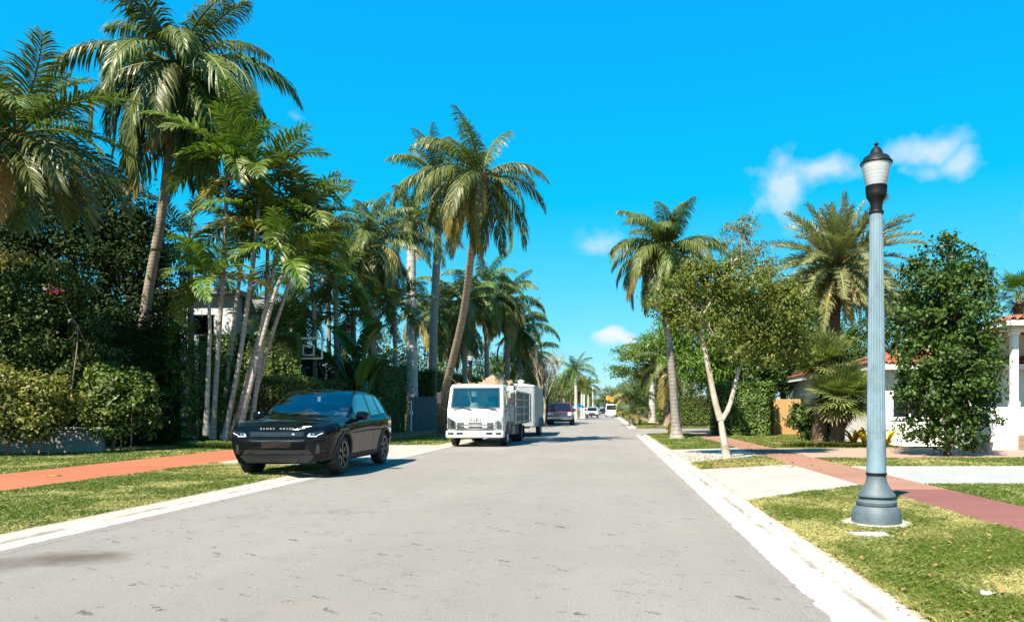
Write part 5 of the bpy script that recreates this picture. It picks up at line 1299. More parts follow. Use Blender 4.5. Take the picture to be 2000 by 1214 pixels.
# left villa
root = thing('white_villa', 'white two-storey house half hidden behind the palms on the left', 'house', (-21.2, 32, 0))
holes = [(2.55, 3.55, 4.6, 5.5)]
wall_with_holes(0, 4.4, 0, 6.35, 0, .2, holes).build('front_wall', MATS['left_wall'], root)
window(root, *holes[0][:2], *holes[0][2:], .05, 0, back='roof_grey')
mb = MB(); mb.box(4.2, 4.4, .2, 6, 0, 6.34); mb.box(0, .2, .2, 6, 0, 6.34); mb.build('side_wall', MATS['left_wall'], root)
mb = MB(); mb.box(-.4, 4.75, -.45, 6.3, 6.352, 6.6, .02); mb.build('roof', MATS['roof_grey'], root)
mb = MB(); mb.box(4.4, 6.6, 1.0, 2.6, 0, 5.7, .01); mb.build('wing_wall', MATS['left_wall'], root)
mb = MB(); mb.prism([(.8, 5.7), (2.8, 5.7), (2.8, 5.95), (.8, 6.3)], 4.41, 6.9, 'x'); mb.build('wing_roof', MATS['roof_grey'], root)
window(root, 5.2, 6.3, 4.2, 5.3, .97, 1, back='roof_grey')
mb = MB()
for i in range(9): mb.box(-1.2+i*.26, -1.16+i*.26, -1.02, -.98, 2.75, 3.5)
mb.box(-1.25, 1.2, -1.03, -.97, 3.5, 3.56); mb.build('balcony_rail', MATS['white_trim'], root)
mb = MB(); mb.box(-1.3, 1.25, -1.1, -.01, 2.6, 2.74); mb.build('balcony', MATS['left_wall'], root)
# ------------------------------------------------------------------ vehicles: shared bits
paint('black_paint', (0.002, 0.003, 0.0045), 0.05, var=0.0, coat=0.0, spec=0.24)
paint('gloss_black', (0.006, 0.006, 0.007), 0.12, var=0.0, coat=0.6)
paint('trim_grey', (0.016, 0.016, 0.017), 0.5, 0.0, var=.06, spec=.3)
paint('trim_black', (0.014, 0.014, 0.015), 0.55, var=.08, scale=10)
paint('rubber', (0.018, 0.018, 0.019), 0.8, var=.15, scale=10, dirt=(0.05, 0.047, 0.042))
paint('rim_dark', (0.035, 0.036, 0.038), 0.25, 0.85, var=.05)
paint('rim_edge', (0.30, 0.30, 0.31), 0.25, 0.95, var=.05)
paint('chrome', (0.75, 0.76, 0.78), 0.08, 1.0, var=.02)
paint('drl_white', (0.55, 0.57, 0.58), 0.15, var=.0, coat=.5)
paint('lamp_red', (0.35, 0.01, 0.008), 0.15, var=.0, coat=1)
paint('lamp_amber', (0.62, 0.16, 0.01), 0.2, var=.0, coat=1)
paint('interior', (0.035, 0.035, 0.037), 0.7, var=.1)
paint('interior_tan', (0.16, 0.15, 0.135), 0.7, var=.1)
paint('paper_white', (0.75, 0.75, 0.72), 0.7, var=.02)
glassmat('car_glass', (0.40, 0.46, 0.46), 2.6)
glassmat('car_glass_dark', (0.10, 0.12, 0.13), 2.2)
glassmat('lens_clear', (0.85, 0.87, 0.88), 1.6)
def text_mesh(body, size, depth, mat, name='lettering', spacing=1.0):
    cu = bpy.data.curves.new(name, 'FONT'); cu.body = body; cu.size = size; cu.extrude = depth; cu.align_x = 'CENTER'; cu.align_y = 'CENTER'; cu.space_character = spacing
    o = bpy.data.objects.new(name, cu); COL.objects.link(o)
    bpy.context.view_layer.update()
    me = bpy.data.meshes.new_from_object(o.evaluated_get(bpy.context.evaluated_depsgraph_get()))
    bpy.data.objects.remove(o); bpy.data.curves.remove(cu)
    me.name = name; me.materials.clear(); me.materials.append(MATS[mat]); return me
def wheel(parent, c, side, R_, W_, spokes=10, rim='rim_dark', hub=.62, name='wheel', edge='rim_edge', dual=False):
    """wheel centred at c, outer face towards side (+1/-1 in x)"""
    x0 = -side*W_/2; s = side
    t = MB().lathe([(R_*.70, -W_/2), (R_*.86, -W_/2), (R_*.96, -W_*.43), (R_, -W_*.32), (R_, W_*.32), (R_*.96, W_*.43), (R_*.86, W_/2), (R_*.70, W_/2), (R_*.68, W_*.40), (R_*.68, -W_*.40)], 40, (0, 0, 0), 'x', cap=False)
    ty = t.build(name, MATS['rubber'], parent, c)
    r = R_*.69
    rim_ = MB().lathe([(r, s*W_*.42), (r*.985, s*W_*.47), (r*.93, s*W_*.44), (r*.90, s*W_*.2), (r*.88, -s*W_*.3)], 36, (0, 0, 0), 'x', cap=False); rim_.build('rim', MATS[edge], ty)
    MB().lathe([(r*.9, s*W_*.02), (r*.3, s*W_*.05), (.01, s*W_*.05)], 24, (0, 0, 0), 'x', cap=False).build('brake_disc', MATS['trim_black'], ty)
    sp = MB(); xo = s*W_*.40
    for k in range(spokes):
        a = 2*math.pi*k/spokes + (.12 if k % 2 else -.12); b = a
        u = Vector((0, math.cos(a), math.sin(a))); v = Vector((0, -math.sin(a), math.cos(a)))
        for r0_, r1_, w0, w1, xa, xb in ((r*.12, r*.95, r*.085, r*.06, xo*.82, xo*1.02),):
            q = [u*r0_-v*w0, u*r0_+v*w0, u*r1_+v*w1, u*r1_-v*w1]
            top = [Vector((xa, 0, 0))+q[0], Vector((xa, 0, 0))+q[1], Vector((xb, 0, 0))+q[2], Vector((xb, 0, 0))+q[3]]
            bot = [p-Vector((s*.03, 0, 0)) for p in top]
            sp.add(top+bot, [(0, 1, 2, 3), (7, 6, 5, 4), (0, 4, 5, 1), (1, 5, 6, 2), (2, 6, 7, 3), (3, 7, 4, 0)])
    sp.build('spokes', MATS[rim], ty)
    MB().lathe([(r*.2, xo*.6), (r*.19, xo*.95), (r*.12, xo*1.0), (.005, xo*1.0)], 18, (0, 0, 0), 'x').build('hub_cap', MATS[rim], ty)
    return ty
def herm(xs, ys, q):
    xs = np.asarray(xs, float); ys = np.asarray(ys, float)
    m = np.gradient(ys, xs, axis=0)
    # keep it monotone-ish
    i = np.clip(np.searchsorted(xs, q, side='right')-1, 0, len(xs)-2); h = xs[i+1]-xs[i]; t = (q-xs[i])/h
    t = t.reshape(-1, *([1]*(ys.ndim-1))); h = h.reshape(t.shape)
    return (2*t**3-3*t**2+1)*ys[i]+(t**3-2*t**2+t)*h*m[i]*.85+(-2*t**3+3*t**2)*ys[i+1]+(t**3-t**2)*h*m[i+1]*.85

# ------------------------------------------------------------------ black SUV
suv = thing('parked_suv', 'black SUV parked half on the left verge, nose towards the viewer', 'car', (-6.04, 15.05, .025), R(1.4))
ST = [ # y, then 11 (x, z)
    (-2.06, [(0, .25), (.55, .25), (.70, .28), (.81, .50), (.845, .68), (.84, .80), (.79, .885), (.66, .925), (.48, .942), (.24, .953), (0, .956)]),
    (-1.85, [(0, .23), (.58, .23), (.80, .27), (.885, .52), (.92, .74), (.915, .87), (.865, .955), (.73, .985), (.52, 1.0), (.26, 1.01), (0, 1.015)]),
    (-1.35, [(0, .22), (.62, .22), (.855, .28), (.925, .53), (.95, .78), (.94, .93), (.885, 1.015), (.76, 1.05), (.55, 1.066), (.27, 1.078), (0, 1.082)]),
    (-0.90, [(0, .22), (.62, .22), (.86, .28), (.925, .53), (.95, .79), (.938, .95), (.885, 1.045), (.80, 1.10), (.62, 1.118), (.31, 1.13), (0, 1.134)]),
    (-0.45, [(0, .22), (.62, .22), (.86, .28), (.915, .53), (.942, .79), (.932, .97), (.875, 1.065), (.765, 1.335), (.63, 1.372), (.32, 1.39), (0, 1.395)]),
    (0.0, [(0, .22), (.62, .22), (.86, .28), (.91, .53), (.938, .80), (.93, .985), (.87, 1.08), (.705, 1.545), (.60, 1.602), (.31, 1.626), (0, 1.632)]),
    (0.55, [(0, .22), (.62, .22), (.86, .28), (.91, .53), (.938, .81), (.93, 1.00), (.865, 1.10), (.695, 1.565), (.60, 1.622), (.31, 1.648), (0, 1.655)]),
    (1.2, [(0, .22), (.62, .22), (.86, .28), (.92, .53), (.948, .83), (.935, 1.02), (.86, 1.13), (.68, 1.54), (.59, 1.597), (.30, 1.62), (0, 1.628)]),
    (1.75, [(0, .25), (.60, .25), (.84, .32), (.91, .55), (.935, .85), (.92, 1.04), (.835, 1.155), (.655, 1.495), (.57, 1.55), (.29, 1.572), (0, 1.578)]),
    (2.0, [(0, .30), (.58, .30), (.80, .38), (.88, .58), (.90, .85), (.88, 1.03), (.80, 1.13), (.66, 1.38), (.56, 1.455), (.28, 1.475), (0, 1.48)]),
    (2.12, [(0, .36), (.55, .36), (.74, .42), (.82, .60), (.85, .82), (.83, .97), (.77, 1.04), (.68, 1.12), (.55, 1.16), (.28, 1.18), (0, 1.185)]),
    (2.18, [(0, .42), (.5, .42), (.66, .48), (.74, .60), (.76, .75), (.74, .84), (.68, .88), (.58, .90), (.42, .91), (.2, .915), (0, .915)])]
SY = np.array([s[0] for s in ST]); SP = np.array([s[1] for s in ST])      # (ns, 11, 2)
UU = np.arange(11.0)
def suv_section(y):
    return herm(SY, SP, np.atleast_1d(np.asarray(y, float)))              # (n, 11, 2)
def suv_pt(y, u, out=0.0, side=1):
    s = suv_section([y])[0]; a = herm(UU, s, np.array([u]))[0]
    if out:
        b = herm(UU, s, np.array([min(10, u+.03)]))[0]; c = herm(UU, s, np.array([max(0, u-.03)]))[0]
        d = b-c; n = np.array([d[1], -d[0]]); n /= np.linalg.norm(n)+1e-9; a = a+n*out
    return Vector((side*a[0], y, a[1]))
def front_y(x, z):
    f = np.interp(z, [.22, .30, .45, .62, .74, .86, .93, .956], [.45, .7, 1.0, 1.02, .97, .72, .30, .05])
    return -2.06-.115*f*(1-min(1, abs(x)/.86)**2.4)
AX = (-1.31, 1.37); WR = .372
brk = [-2.06, -.90, -.45, 0.0, .50, .58, 1.17, 1.27, 1.75, 2.18]
yg = sorted(set(np.round(np.concatenate([np.linspace(a, b, max(2, int((b-a)/.035)+1)) for a, b in zip(brk[:-1], brk[1:])]), 4)))
ug = np.linspace(0, 10, 41)
SEC = suv_section(yg); GR = np.array([herm(UU, s, ug) for s in SEC])      # (ny, nu, 2)
WS = (7.0, 10.0); yi = {round(b, 4): i for i, b in enumerate(yg)}
def in_glass(yc, uc):
    if -.90 < yc < 0.0 and uc > 7: return 'w'
    if 6 < uc < 7 and (-.45 < yc < .50 or .58 < yc < 1.17 or 1.27 < yc < 1.75): return 's'
    return None
vs, fs = [], []; ny, nu = len(yg), len(ug)
for sgn in (1, -1):
    b0 = len(vs)
    for i, y in enumerate(yg):
        for j in range(nu): vs.append((sgn*GR[i, j, 0], y, GR[i, j, 1]))
    for i in range(ny-1):
        for j in range(nu-1):
            yc, uc = .5*(yg[i]+yg[i+1]), .5*(ug[j]+ug[j+1])
            if in_glass(yc, uc): continue
            zc = .25*(GR[i, j, 1]+GR[i+1, j, 1]+GR[i, j+1, 1]+GR[i+1, j+1, 1])
            if uc < 5 and any((yc-a)**2+(zc-WR)**2 < .425**2 for a in AX): continue
            q = (b0+i*nu+j, b0+(i+1)*nu+j, b0+(i+1)*nu+j+1, b0+i*nu+j+1)
            fs.append(q if sgn > 0 else q[::-1])
# nose and tail
nc = 24; b0 = len(vs); rows = [j for j in range(nu) if ug[j] >= .5]
for j in rows:
    x, z = GR[0, j]
    for c in range(nc+1):
        xx = -x+2*x*c/nc; vs.append((xx, front_y(xx, z) if x > .02 else -2.06, z))
for r_ in range(len(rows)-1):
    for c in range(nc): fs.append((b0+r_*(nc+1)+c, b0+r_*(nc+1)+c+1, b0+(r_+1)*(nc+1)+c+1, b0+(r_+1)*(nc+1)+c))
b0 = len(vs)
for j in rows:
    x, z = GR[-1, j]
    for c in range(nc+1): vs.append((-x+2*x*c/nc, 2.18, z))
for r_ in range(len(rows)-1):
    for c in range(nc): fs.append((b0+r_*(nc+1)+c+1, b0+r_*(nc+1)+c, b0+(r_+1)*(nc+1)+c, b0+(r_+1)*(nc+1)+c+1))
mb = MB(); mb.add(vs, fs, .5, True); me = mb.mesh('body', MATS['black_paint'], 38)
import bmesh
bm = bmesh.new(); bm.from_mesh(me); bmesh.ops.remove_doubles(bm, verts=bm.verts, dist=.0008); bmesh.ops.recalc_face_normals(bm, faces=bm.faces); bm.to_mesh(me); bm.free(); me.set_sharp_from_angle(angle=R(42))
link('body', me, suv)
def suv_patch(name, y0, y1, u0, u1, mat, side, out=0.0, ny_=14, nu_=8, parent=None):
    ys_ = np.linspace(y0, y1, ny_); us_ = np.linspace(u0, u1, nu_); v = [suv_pt(y, u, out, side) for y in ys_ for u in us_]
    f = [(i*nu_+j, (i+1)*nu_+j, (i+1)*nu_+j+1, i*nu_+j+1) for i in range(ny_-1) for j in range(nu_-1)]
    if side < 0: f = [q[::-1] for q in f]
    m = MB(); m.add(v, f, .5, True); return m.build(name, MATS[mat], parent or suv, sharp=60)
# windscreen as one pane
v = []; cols = [(s, u) for s, us in ((-1, np.linspace(7, 10, 9)), (1, np.linspace(10, 7, 9)[1:])) for u in us]
ysw = np.linspace(-.90, 0, 10)
for y in ysw:
    for s, u in cols: v.append(suv_pt(y, u, -.004, s))
n = len(cols); m = MB(); m.add(v, [(i*n+j, i*n+j+1, (i+1)*n+j+1, (i+1)*n+j) for i in range(9) for j in range(n-1)], .5, True); m.build('windscreen', MATS['car_glass'], suv, sharp=60)
for s in (1, -1):
    for a, b, mt in ((-.45, .50, 'car_glass_dark'), (.58, 1.17, 'car_glass_dark'), (1.27, 1.75, 'car_glass_dark')):
        suv_patch('side_window', a, b, 6.0, 7.0, mt, s, -.004)
    suv_patch('window_trim', -.80, 1.80, 5.93, 6.02, 'trim_black', s, .004, 40, 3)
    # wheel arches, sills, door seams
    for ai, a in enumerate(AX):
        ring = []; nseg = 30
        for k in range(nseg+1):
            t = R(-14+208*k/nseg); ring.append(t)
        va = []
        for t in ring:
            for rr, dx in ((.395, -.03), (.398, .012), (.43, .020), (.462, .014), (.468, -.004)):
                y, z = a+rr*math.cos(t), WR+rr*math.sin(t)
                y_ = min(max(y, -2.05), 2.1); ss = suv_section([y_])[0]; us_ = np.linspace(1.6, 5.5, 40); gg = herm(UU, ss, us_); xx = np.interp(z, gg[:, 1], gg[:, 0])
                va.append((s*(xx+dx), y, z))
        f = [(i*5+j, i*5+j+1, (i+1)*5+j+1, (i+1)*5+j) for i in range(nseg) for j in range(4)]
        m = MB(); m.add(va, f if s < 0 else [q[::-1] for q in f], .5, True); m.build('wheel_arch', MATS['trim_grey'], suv, sharp=50)
        m = MB(); vv = []
        for k in range(17):
            t = R(-20+220*k/16)
            for xx in (.90, .45): vv.append((s*xx, a+.42*math.cos(t), WR+.42*math.sin(t)))
        m.add(vv, [(2*k, 2*k+1, 2*k+3, 2*k+2) for k in range(16)], .5, True)
        m.add([(s*.45, a+.43*math.cos(R(t)), WR+.43*math.sin(R(t))) for t in range(-20, 201, 20)], [tuple(range(12))]); m.build('wheel_well', MATS['trim_black'], suv)
        wheel(suv, (s*.80, a, WR), s, WR, .24, 14)
    suv_patch('sill_trim', -.86, .92, 1.75, 2.35, 'trim_black', s, .012, 24, 4)
    for y0 in (-.80, .54, 1.22):
        suv_patch('door_seam', y0-.004, y0+.004, 2.4, 5.95, 'trim_black', s, .0015, 2, 20)
    suv_patch('lower_seam', -.80, 1.0, 2.38, 2.42, 'trim_black', s, .0015, 24, 2)
    suv_patch('swage_line', -1.25, 1.85, 4.74, 4.80, 'gloss_black', s, .004, 40, 3)
    for y0 in (.30, .98): suv_patch('door_handle', y0, y0+.17, 4.55, 4.68, 'black_paint', s, .008, 6, 3)
    suv_patch('tail_light', 1.82, 2.12, 5.0, 5.6, 'lamp_red', s, .006, 10, 4)
    # mirror
    mb = MB(); mb.box(s*.93-.04 if s > 0 else -.97, s*.93+.04 if s > 0 else -.89, -.56, -.48, 1.00, 1.07, .02)
    vs_ = []; 
    for k, (sx, sz, yy) in enumerate(((.06, .05, -.66), (.115, .085, -.63), (.125, .09, -.55), (.12, .085, -.50))):
        for t in range(12):
            a = 2*math.pi*t/12; vs_.append((s*1.03+sx*math.copysign(abs(math.cos(a))**.7, math.cos(a)), yy, 1.11+sz*math.copysign(abs(math.sin(a))**.7, math.sin(a))))
    mb.add(vs_, [(k*12+t, k*12+(t+1) % 12, (k+1)*12+(t+1) % 12, (k+1)*12+t) for k in range(3) for t in range(12)]+[tuple(range(12))[::-1], tuple(range(36, 48))], .5, True)
    mb.build('mirror', MATS['black_paint'], suv)
# nose details laid on the curved nose
def nose(name, poly, mat, out=.006, thick=.02, parent=None, sub=5):
    """poly (x, z) with thickness, follows the nose"""
    pts = []
    for (a, b) in zip(poly, poly[1:]+poly[:1]):
        for k in range(sub): pts.append((a[0]+(b[0]-a[0])*k/sub, a[1]+(b[1]-a[1])*k/sub))
    n = len(pts); cx_ = sum(p[0] for p in pts)/n; cz_ = sum(p[1] for p in pts)/n
    m = MB(); v = [(x, front_y(x, z)-out, z) for x, z in pts]+[(x, front_y(x, z)+thick, z) for x, z in pts]
    inner = [(cx_+(x-cx_)*.5, cz_+(z-cz_)*.5) for x, z in pts]
    v += [(x, front_y(x, z)-out, z) for x, z in inner]+[(cx_, front_y(cx_, cz_)-out, cz_)]
    f = [(k, (k+1) % n, n+(k+1) % n, n+k) for k in range(n)]+[(k, 2*n+k, 2*n+(k+1) % n, (k+1) % n) for k in range(n)]+[(2*n+k, 3*n, 2*n+(k+1) % n) for k in range(n)]
    m.add(v, f, .5, False); o = m.build(name, MATS[mat], parent or suv, sharp=30)
    bm = bmesh.new(); bm.from_mesh(o.data); bmesh.ops.recalc_face_normals(bm, faces=bm.faces); bm.to_mesh(o.data); bm.free(); return o
def mir(poly): return [(-x, z) for x, z in poly][::-1]
gr = nose('grille', [(-.50, .835), (.50, .835), (.47, .745), (-.47, .745)], 'gloss_black', .005, sub=14)
mb = MB(); rng = random.Random(2)
for r_, z in enumerate((.762, .788, .814)):
    for k in range(22):
        x = -.455+k*.0433+(.02 if r_ % 2 else 0)
        if abs(x) > .46: continue
        y = front_y(x, z)-.006; mb.add([(x-.017, y, z), (x, y-.006, z-.007), (x+.017, y, z), (x, y-.006, z+.007)], [(0, 1, 2, 3)])
mb.build('mesh_bars', MATS['rim_edge'], gr)
m = MB(); oy = front_y(.32, .78)-.014; m.lathe([(.038, 0), (.038, -.006), (.034, -.009)], 20, (0, 0, 0), 'y'); bd = m.build('badge', MATS['chrome'], suv, (.30, oy, .782)); bd.scale = (1, 1, .55)
paint('badge_grey', (0.05, 0.052, 0.055), .45, var=0)
lt = text_mesh('RANGE  ROVER', .050, .002, 'badge_grey', 'lettering', 1.9)
link('lettering', lt, suv, (0, front_y(0, .885)-.012, .885), (R(62), 0, 0))
nose('bumper_slot', [(-.50, .688), (.50, .688), (.47, .660), (-.47, .660)], 'trim_black', .003, sub=14)
nose('lower_intake', [(-.56, .50), (.56, .50), (.62, .425), (-.62, .425)], 'trim_black', .004, sub=14)
mb = MB()
for r_ in range(4):
    for k in range(34):
        x = -.55+k*.0333+(.016 if r_ % 2 else 0); z = .435+r_*.017; y = front_y(x, z)-.006; mb.add([(x-.012, y, z), (x, y-.003, z-.005), (x+.012, y, z), (x, y-.003, z+.005)], [(0, 1, 2, 3)])
mb.build('intake_mesh', MATS['rim_dark'], suv)
nose('valance', [(-.64, .412), (.64, .412), (.66, .385), (.55, .272), (-.55, .272), (-.66, .385)], 'trim_grey', .014, sub=10)
nose('skid_plate', [(-.40, .35), (.40, .35), (.36, .275), (-.36, .275)], 'trim_black', .020, sub=10)
nose('plate_recess', [(-.26, .648), (.26, .648), (.26, .54), (-.26, .54)], 'gloss_black', .003, sub=8)
for f_ in (lambda p: p, mir):
    hl = nose('headlight', f_([(.53, .80), (.70, .835), (.82, .845), (.835, .805), (.78, .765), (.56, .742)]), 'gloss_black', .006)
    nose('light_strip', f_([(.545, .765), (.70, .757), (.71, .740), (.55, .742)]), 'drl_white', .011, parent=hl)
    nose('light_strip', f_([(.545, .765), (.575, .766), (.60, .80), (.585, .803)]), 'drl_white', .011, parent=hl)
    nose('light_strip', f_([(.70, .757), (.80, .80), (.80, .815), (.705, .772)]), 'drl_white', .011, parent=hl)
    nose('projector', f_([(.62, .80), (.66, .806), (.665, .78), (.625, .776)]), 'chrome', .009, parent=hl)
    nose('side_vent', f_([(.70, .60), (.74, .60), (.75, .45), (.68, .43)]), 'trim_black', .005)
    nose('fog_strip', f_([(.66, .475), (.79, .50), (.79, .485), (.665, .46)]), 'gloss_black', .008)
# bonnet seam and inside
for s in (1, -1): suv_patch('bonnet_seam', -2.0, -.95, 6.55, 6.58, 'trim_black', s, .0012, 24, 2)
mb = MB(); mb.box(-.74, .74, -.86, -.42, .80, 1.02, .06); db = mb.build('dashboard', MATS['interior'], suv)
mb = MB(); mb.box(-.80, .80, -.5, 2.0, .30, .42); mb.build('cabin_floor', MATS['interior'], suv)
for sx in (-.38, .38):
    for yy in (.25, 1.15):
        mb = MB(); mb.box(sx-.25, sx+.25, yy, yy+.14, .55, 1.18, .06); mb.box(sx-.13, sx+.13, yy+.03, yy+.12, 1.19, 1.38, .04); mb.box(sx-.25, sx+.25, yy-.45, yy+.02, .45, .60, .05); mb.build('seat', MATS['interior_tan'], suv)
mb = MB(); ring = [(.38+.18*math.cos(t*.2618), -.36+.06*math.sin(t*.2618), 1.02+.18*math.sin(t*.2618)) for t in range(25)]; mb.tube(ring, .016, 6); mb.tube([(.38, -.55, .98), (.38, -.36, 1.02)], .05, 8); mb.box(.22, .54, -.375, -.35, 1.0, 1.05, .01); mb.build('steering_wheel', MATS['interior'], suv)
mb = MB(); mb.box(.02, .30, -.78, -.58, 1.028, 1.036); mb.build('dash_papers', MATS['paper_white'], suv)
a = suv_pt(-.12, 9.4, -.03, 1); mb = MB(); mb.box(-.03, .03, -.01, .01, -.05, .05); mb.build('permit_tag', MATS['paper_white'], suv, (0.02, -.18, 1.45))
mb = MB(); mb.box(-.13, .13, -.01, .01, -.03, .03, .008); mb.build('rear_view_mirror', MATS['trim_black'], suv, (0.0, -.06, 1.52))
for x in (-.3, .3):
    mb = MB(); mb.tube([suv_pt(-.93, 10-abs(x)*3, .012, 1 if x > 0 else -1), suv_pt(-.80, 9.95, .018, 1 if x < 0 else -1)], .010, 5); mb.build('wiper', MATS['trim_black'], suv)
mb = MB(); mb.box(-.66, .66, 1.92, 2.06, 1.50, 1.54, .015); mb.build('spoiler', MATS['black_paint'], suv)
# ------------------------------------------------------------------ white flatbed truck
paint('trailer_silver', (0.36, 0.40, 0.41), 0.4, .35, var=.08, scale=2)
paint('bed_panel', (0.20, 0.185, 0.165), 0.7, .1, var=.2, scale=4, dirt=(0.12, 0.10, 0.085))
paint('bed_rib', (0.50, 0.49, 0.46), 0.5, .2, var=.12, scale=4)
paint('truck_white', (0.60, 0.60, 0.585), 0.35, var=.05, scale=2, coat=.3, dirt=(0.46, 0.44, 0.40))
paint('truck_steel', (0.30, 0.30, 0.29), 0.55, .35, var=.16, scale=4, dirt=(0.20, 0.17, 0.14), bumps=.1)
paint('chassis_black', (0.02, 0.02, 0.021), 0.6, var=.15)
paint('debris_brown', (0.34, 0.24, 0.15), 0.95, var=.3, scale=14, bumps=.8)
paint('letter_grey', (0.06, 0.06, 0.065), 0.5)
paint('cyan_cloth', (0.02, 0.36, 0.58), 0.8, var=.1)
paint('red_cloth', (0.5, 0.03, 0.03), 0.8, var=.1)
glassmat('truck_glass', (0.80, 0.93, 0.92), 6.0)
tr = thing('flatbed_truck', 'white cab truck loaded with dry garden debris, parked on the left', 'truck', (-4.53, 24.15, 0))
ZR = [.50, .55, .75, .95, 1.15, 1.28, 1.33, 1.55, 1.78, 2.0, 2.05, 2.10, 2.14, 2.155]
yf = lambda z: np.interp(z, [.5, .55, .95, 1.28, 1.33, 2.0, 2.05, 2.10, 2.14, 2.155], [.06, .02, .0, .03, .05, .26, .29, .34, .45, .62])
hwid = lambda z: np.interp(z, [.5, .6, 1.3, 2.0, 2.10, 2.14, 2.155], [.95, .965, .965, .915, .87, .80, .66])
rear = lambda z: np.interp(z, [.5, 2.05, 2.14, 2.155], [1.62, 1.62, 1.56, 1.45])
def cab_loop(z):
    w, f, r_ = hwid(z), yf(z), rear(z); rc = .13; L_ = []
    xs = [-(w-rc), -.80, -.4, 0, .4, .80, w-rc] if w-rc > .80 else [-(w-rc), -.62, -.4, 0, .4, .62, w-rc]
    bow = lambda x: .05*(x/.9)**2
    L_ += [(x, f+bow(x)) for x in xs]
    fe = f+bow(w-rc)
    for k in range(1, 5): a = R(90*k/5); L_.append((w-rc+rc*math.sin(a), fe+rc*(1-math.cos(a))))
    L_ += [(w, y) for y in (fe+rc, .52, .62, 1.28, r_)]
    L_ += [(-w, y) for y in (r_, 1.28, .62, .52, fe+rc)]
    for k in range(4, 0, -1): a = R(90*k/5); L_.append((-(w-rc+rc*math.sin(a)), fe+rc*(1-math.cos(a))))
    return L_
loops = [cab_loop(z) for z in ZR]; n = len(loops[0]); mb = MB(); vs = [(x, y, z) for z, L_ in zip(ZR, loops) for x, y in L_]; fs = []; gf = {'w': [], 'r': [], 'l': []}
for i in range(len(ZR)-1):
    zc = .5*(ZR[i]+ZR[i+1])
    for j in range(n):
        q = (i*n+j, i*n+(j+1) % n, (i+1)*n+(j+1) % n, (i+1)*n+j); k = None
        if 1.33 < zc < 2.0:
            if 0 <= j <= 5: k = 'w'
            x0, y0 = loops[i][j]; x1, y1 = loops[i][(j+1) % n]
            if abs(x0-x1) < .01 and .5 < .5*(y0+y1) < 1.28: k = 'r' if x0 > 0 else 'l'
        (gf[k] if k else fs).append(q)
fs.append(tuple((len(ZR)-1)*n+j for j in range(n)))
mb.add(vs, fs, .5, True); mb.build('cab', MATS['truck_white'], tr, sharp=30)
for k, nm in (('w', 'windscreen'), ('r', 'side_window'), ('l', 'side_window')):
    g = MB(); used = sorted({i for q in gf[k] for i in q}); mp = {u: i for i, u in enumerate(used)}
    g.add([vs[u] for u in used], [tuple(mp[i] for i in q) for q in gf[k]], .5, True); g.build(nm, MATS['truck_glass'], tr)
m = MB()   # black rubber round the windscreen
for z0, z1, s_ in ((1.30, 1.34, 1), (1.985, 2.02, 1)):
    for a, b in zip((-.82, -.4, 0, .4), (-.4, 0, .4, .82)):
        bow = lambda x: .05*(x/.9)**2
        m.add([(a, yf(z0)+bow(a)-.006, z0), (b, yf(z0)+bow(b)-.006, z0), (b, yf(z1)+bow(b)-.006, z1), (a, yf(z1)+bow(a)-.006, z1)], [(0, 1, 2, 3)])
for sx in (-1, 1):
    m.add([(sx*.80, yf(1.31)+.034, 1.31), (sx*.845, yf(1.31)+.038, 1.31), (sx*.80, yf(2.01)+.036, 2.01), (sx*.765, yf(2.01)+.03, 2.01)], [(0, 1, 2, 3)])
m.build('windscreen_seal', MATS['trim_black'], tr)
mb = MB(); mb.box(-.97, .97, -.06, .30, .31, .555, .035); bp = mb.build('bumper', MATS['truck_white'], tr)
for sx in (-1, 1):
    mb = MB(); mb.box(sx*.80-.10, sx*.80+.10, -.075, -.05, .405, .50, .012); mb.build('fog_light', MATS['lens_clear'], bp)
    mb = MB(); mb.box(sx*.80-.09, sx*.80+.09, -.064, -.059, .41, .49); mb.build('fog_reflector', MATS['chrome'], bp)
    mb = MB(); mb.box(sx*.50-.11, sx*.50+.11, -.068, -.055, .42, .50, .008); mb.build('bumper_vent', MATS['trim_black'], bp)
mb = MB(); mb.box(-.16, .16, -.07, -.056, .38, .50, .005); mb.build('number_plate', MATS['paper_white'], bp)
for z, segs in ((.805, ((-.62, -.36), (-.22, .24), (.40, .62))), (.685, ((-.62, -.36), (-.22, .24), (.40, .62))), (.585, ((-.64, .64),))):
    for a, b in segs:
        mb = MB(); mb.box(a, b, -.012, .03, z-.014, z+.014, .004); mb.build('grille_slot', MATS['trim_black'], tr)
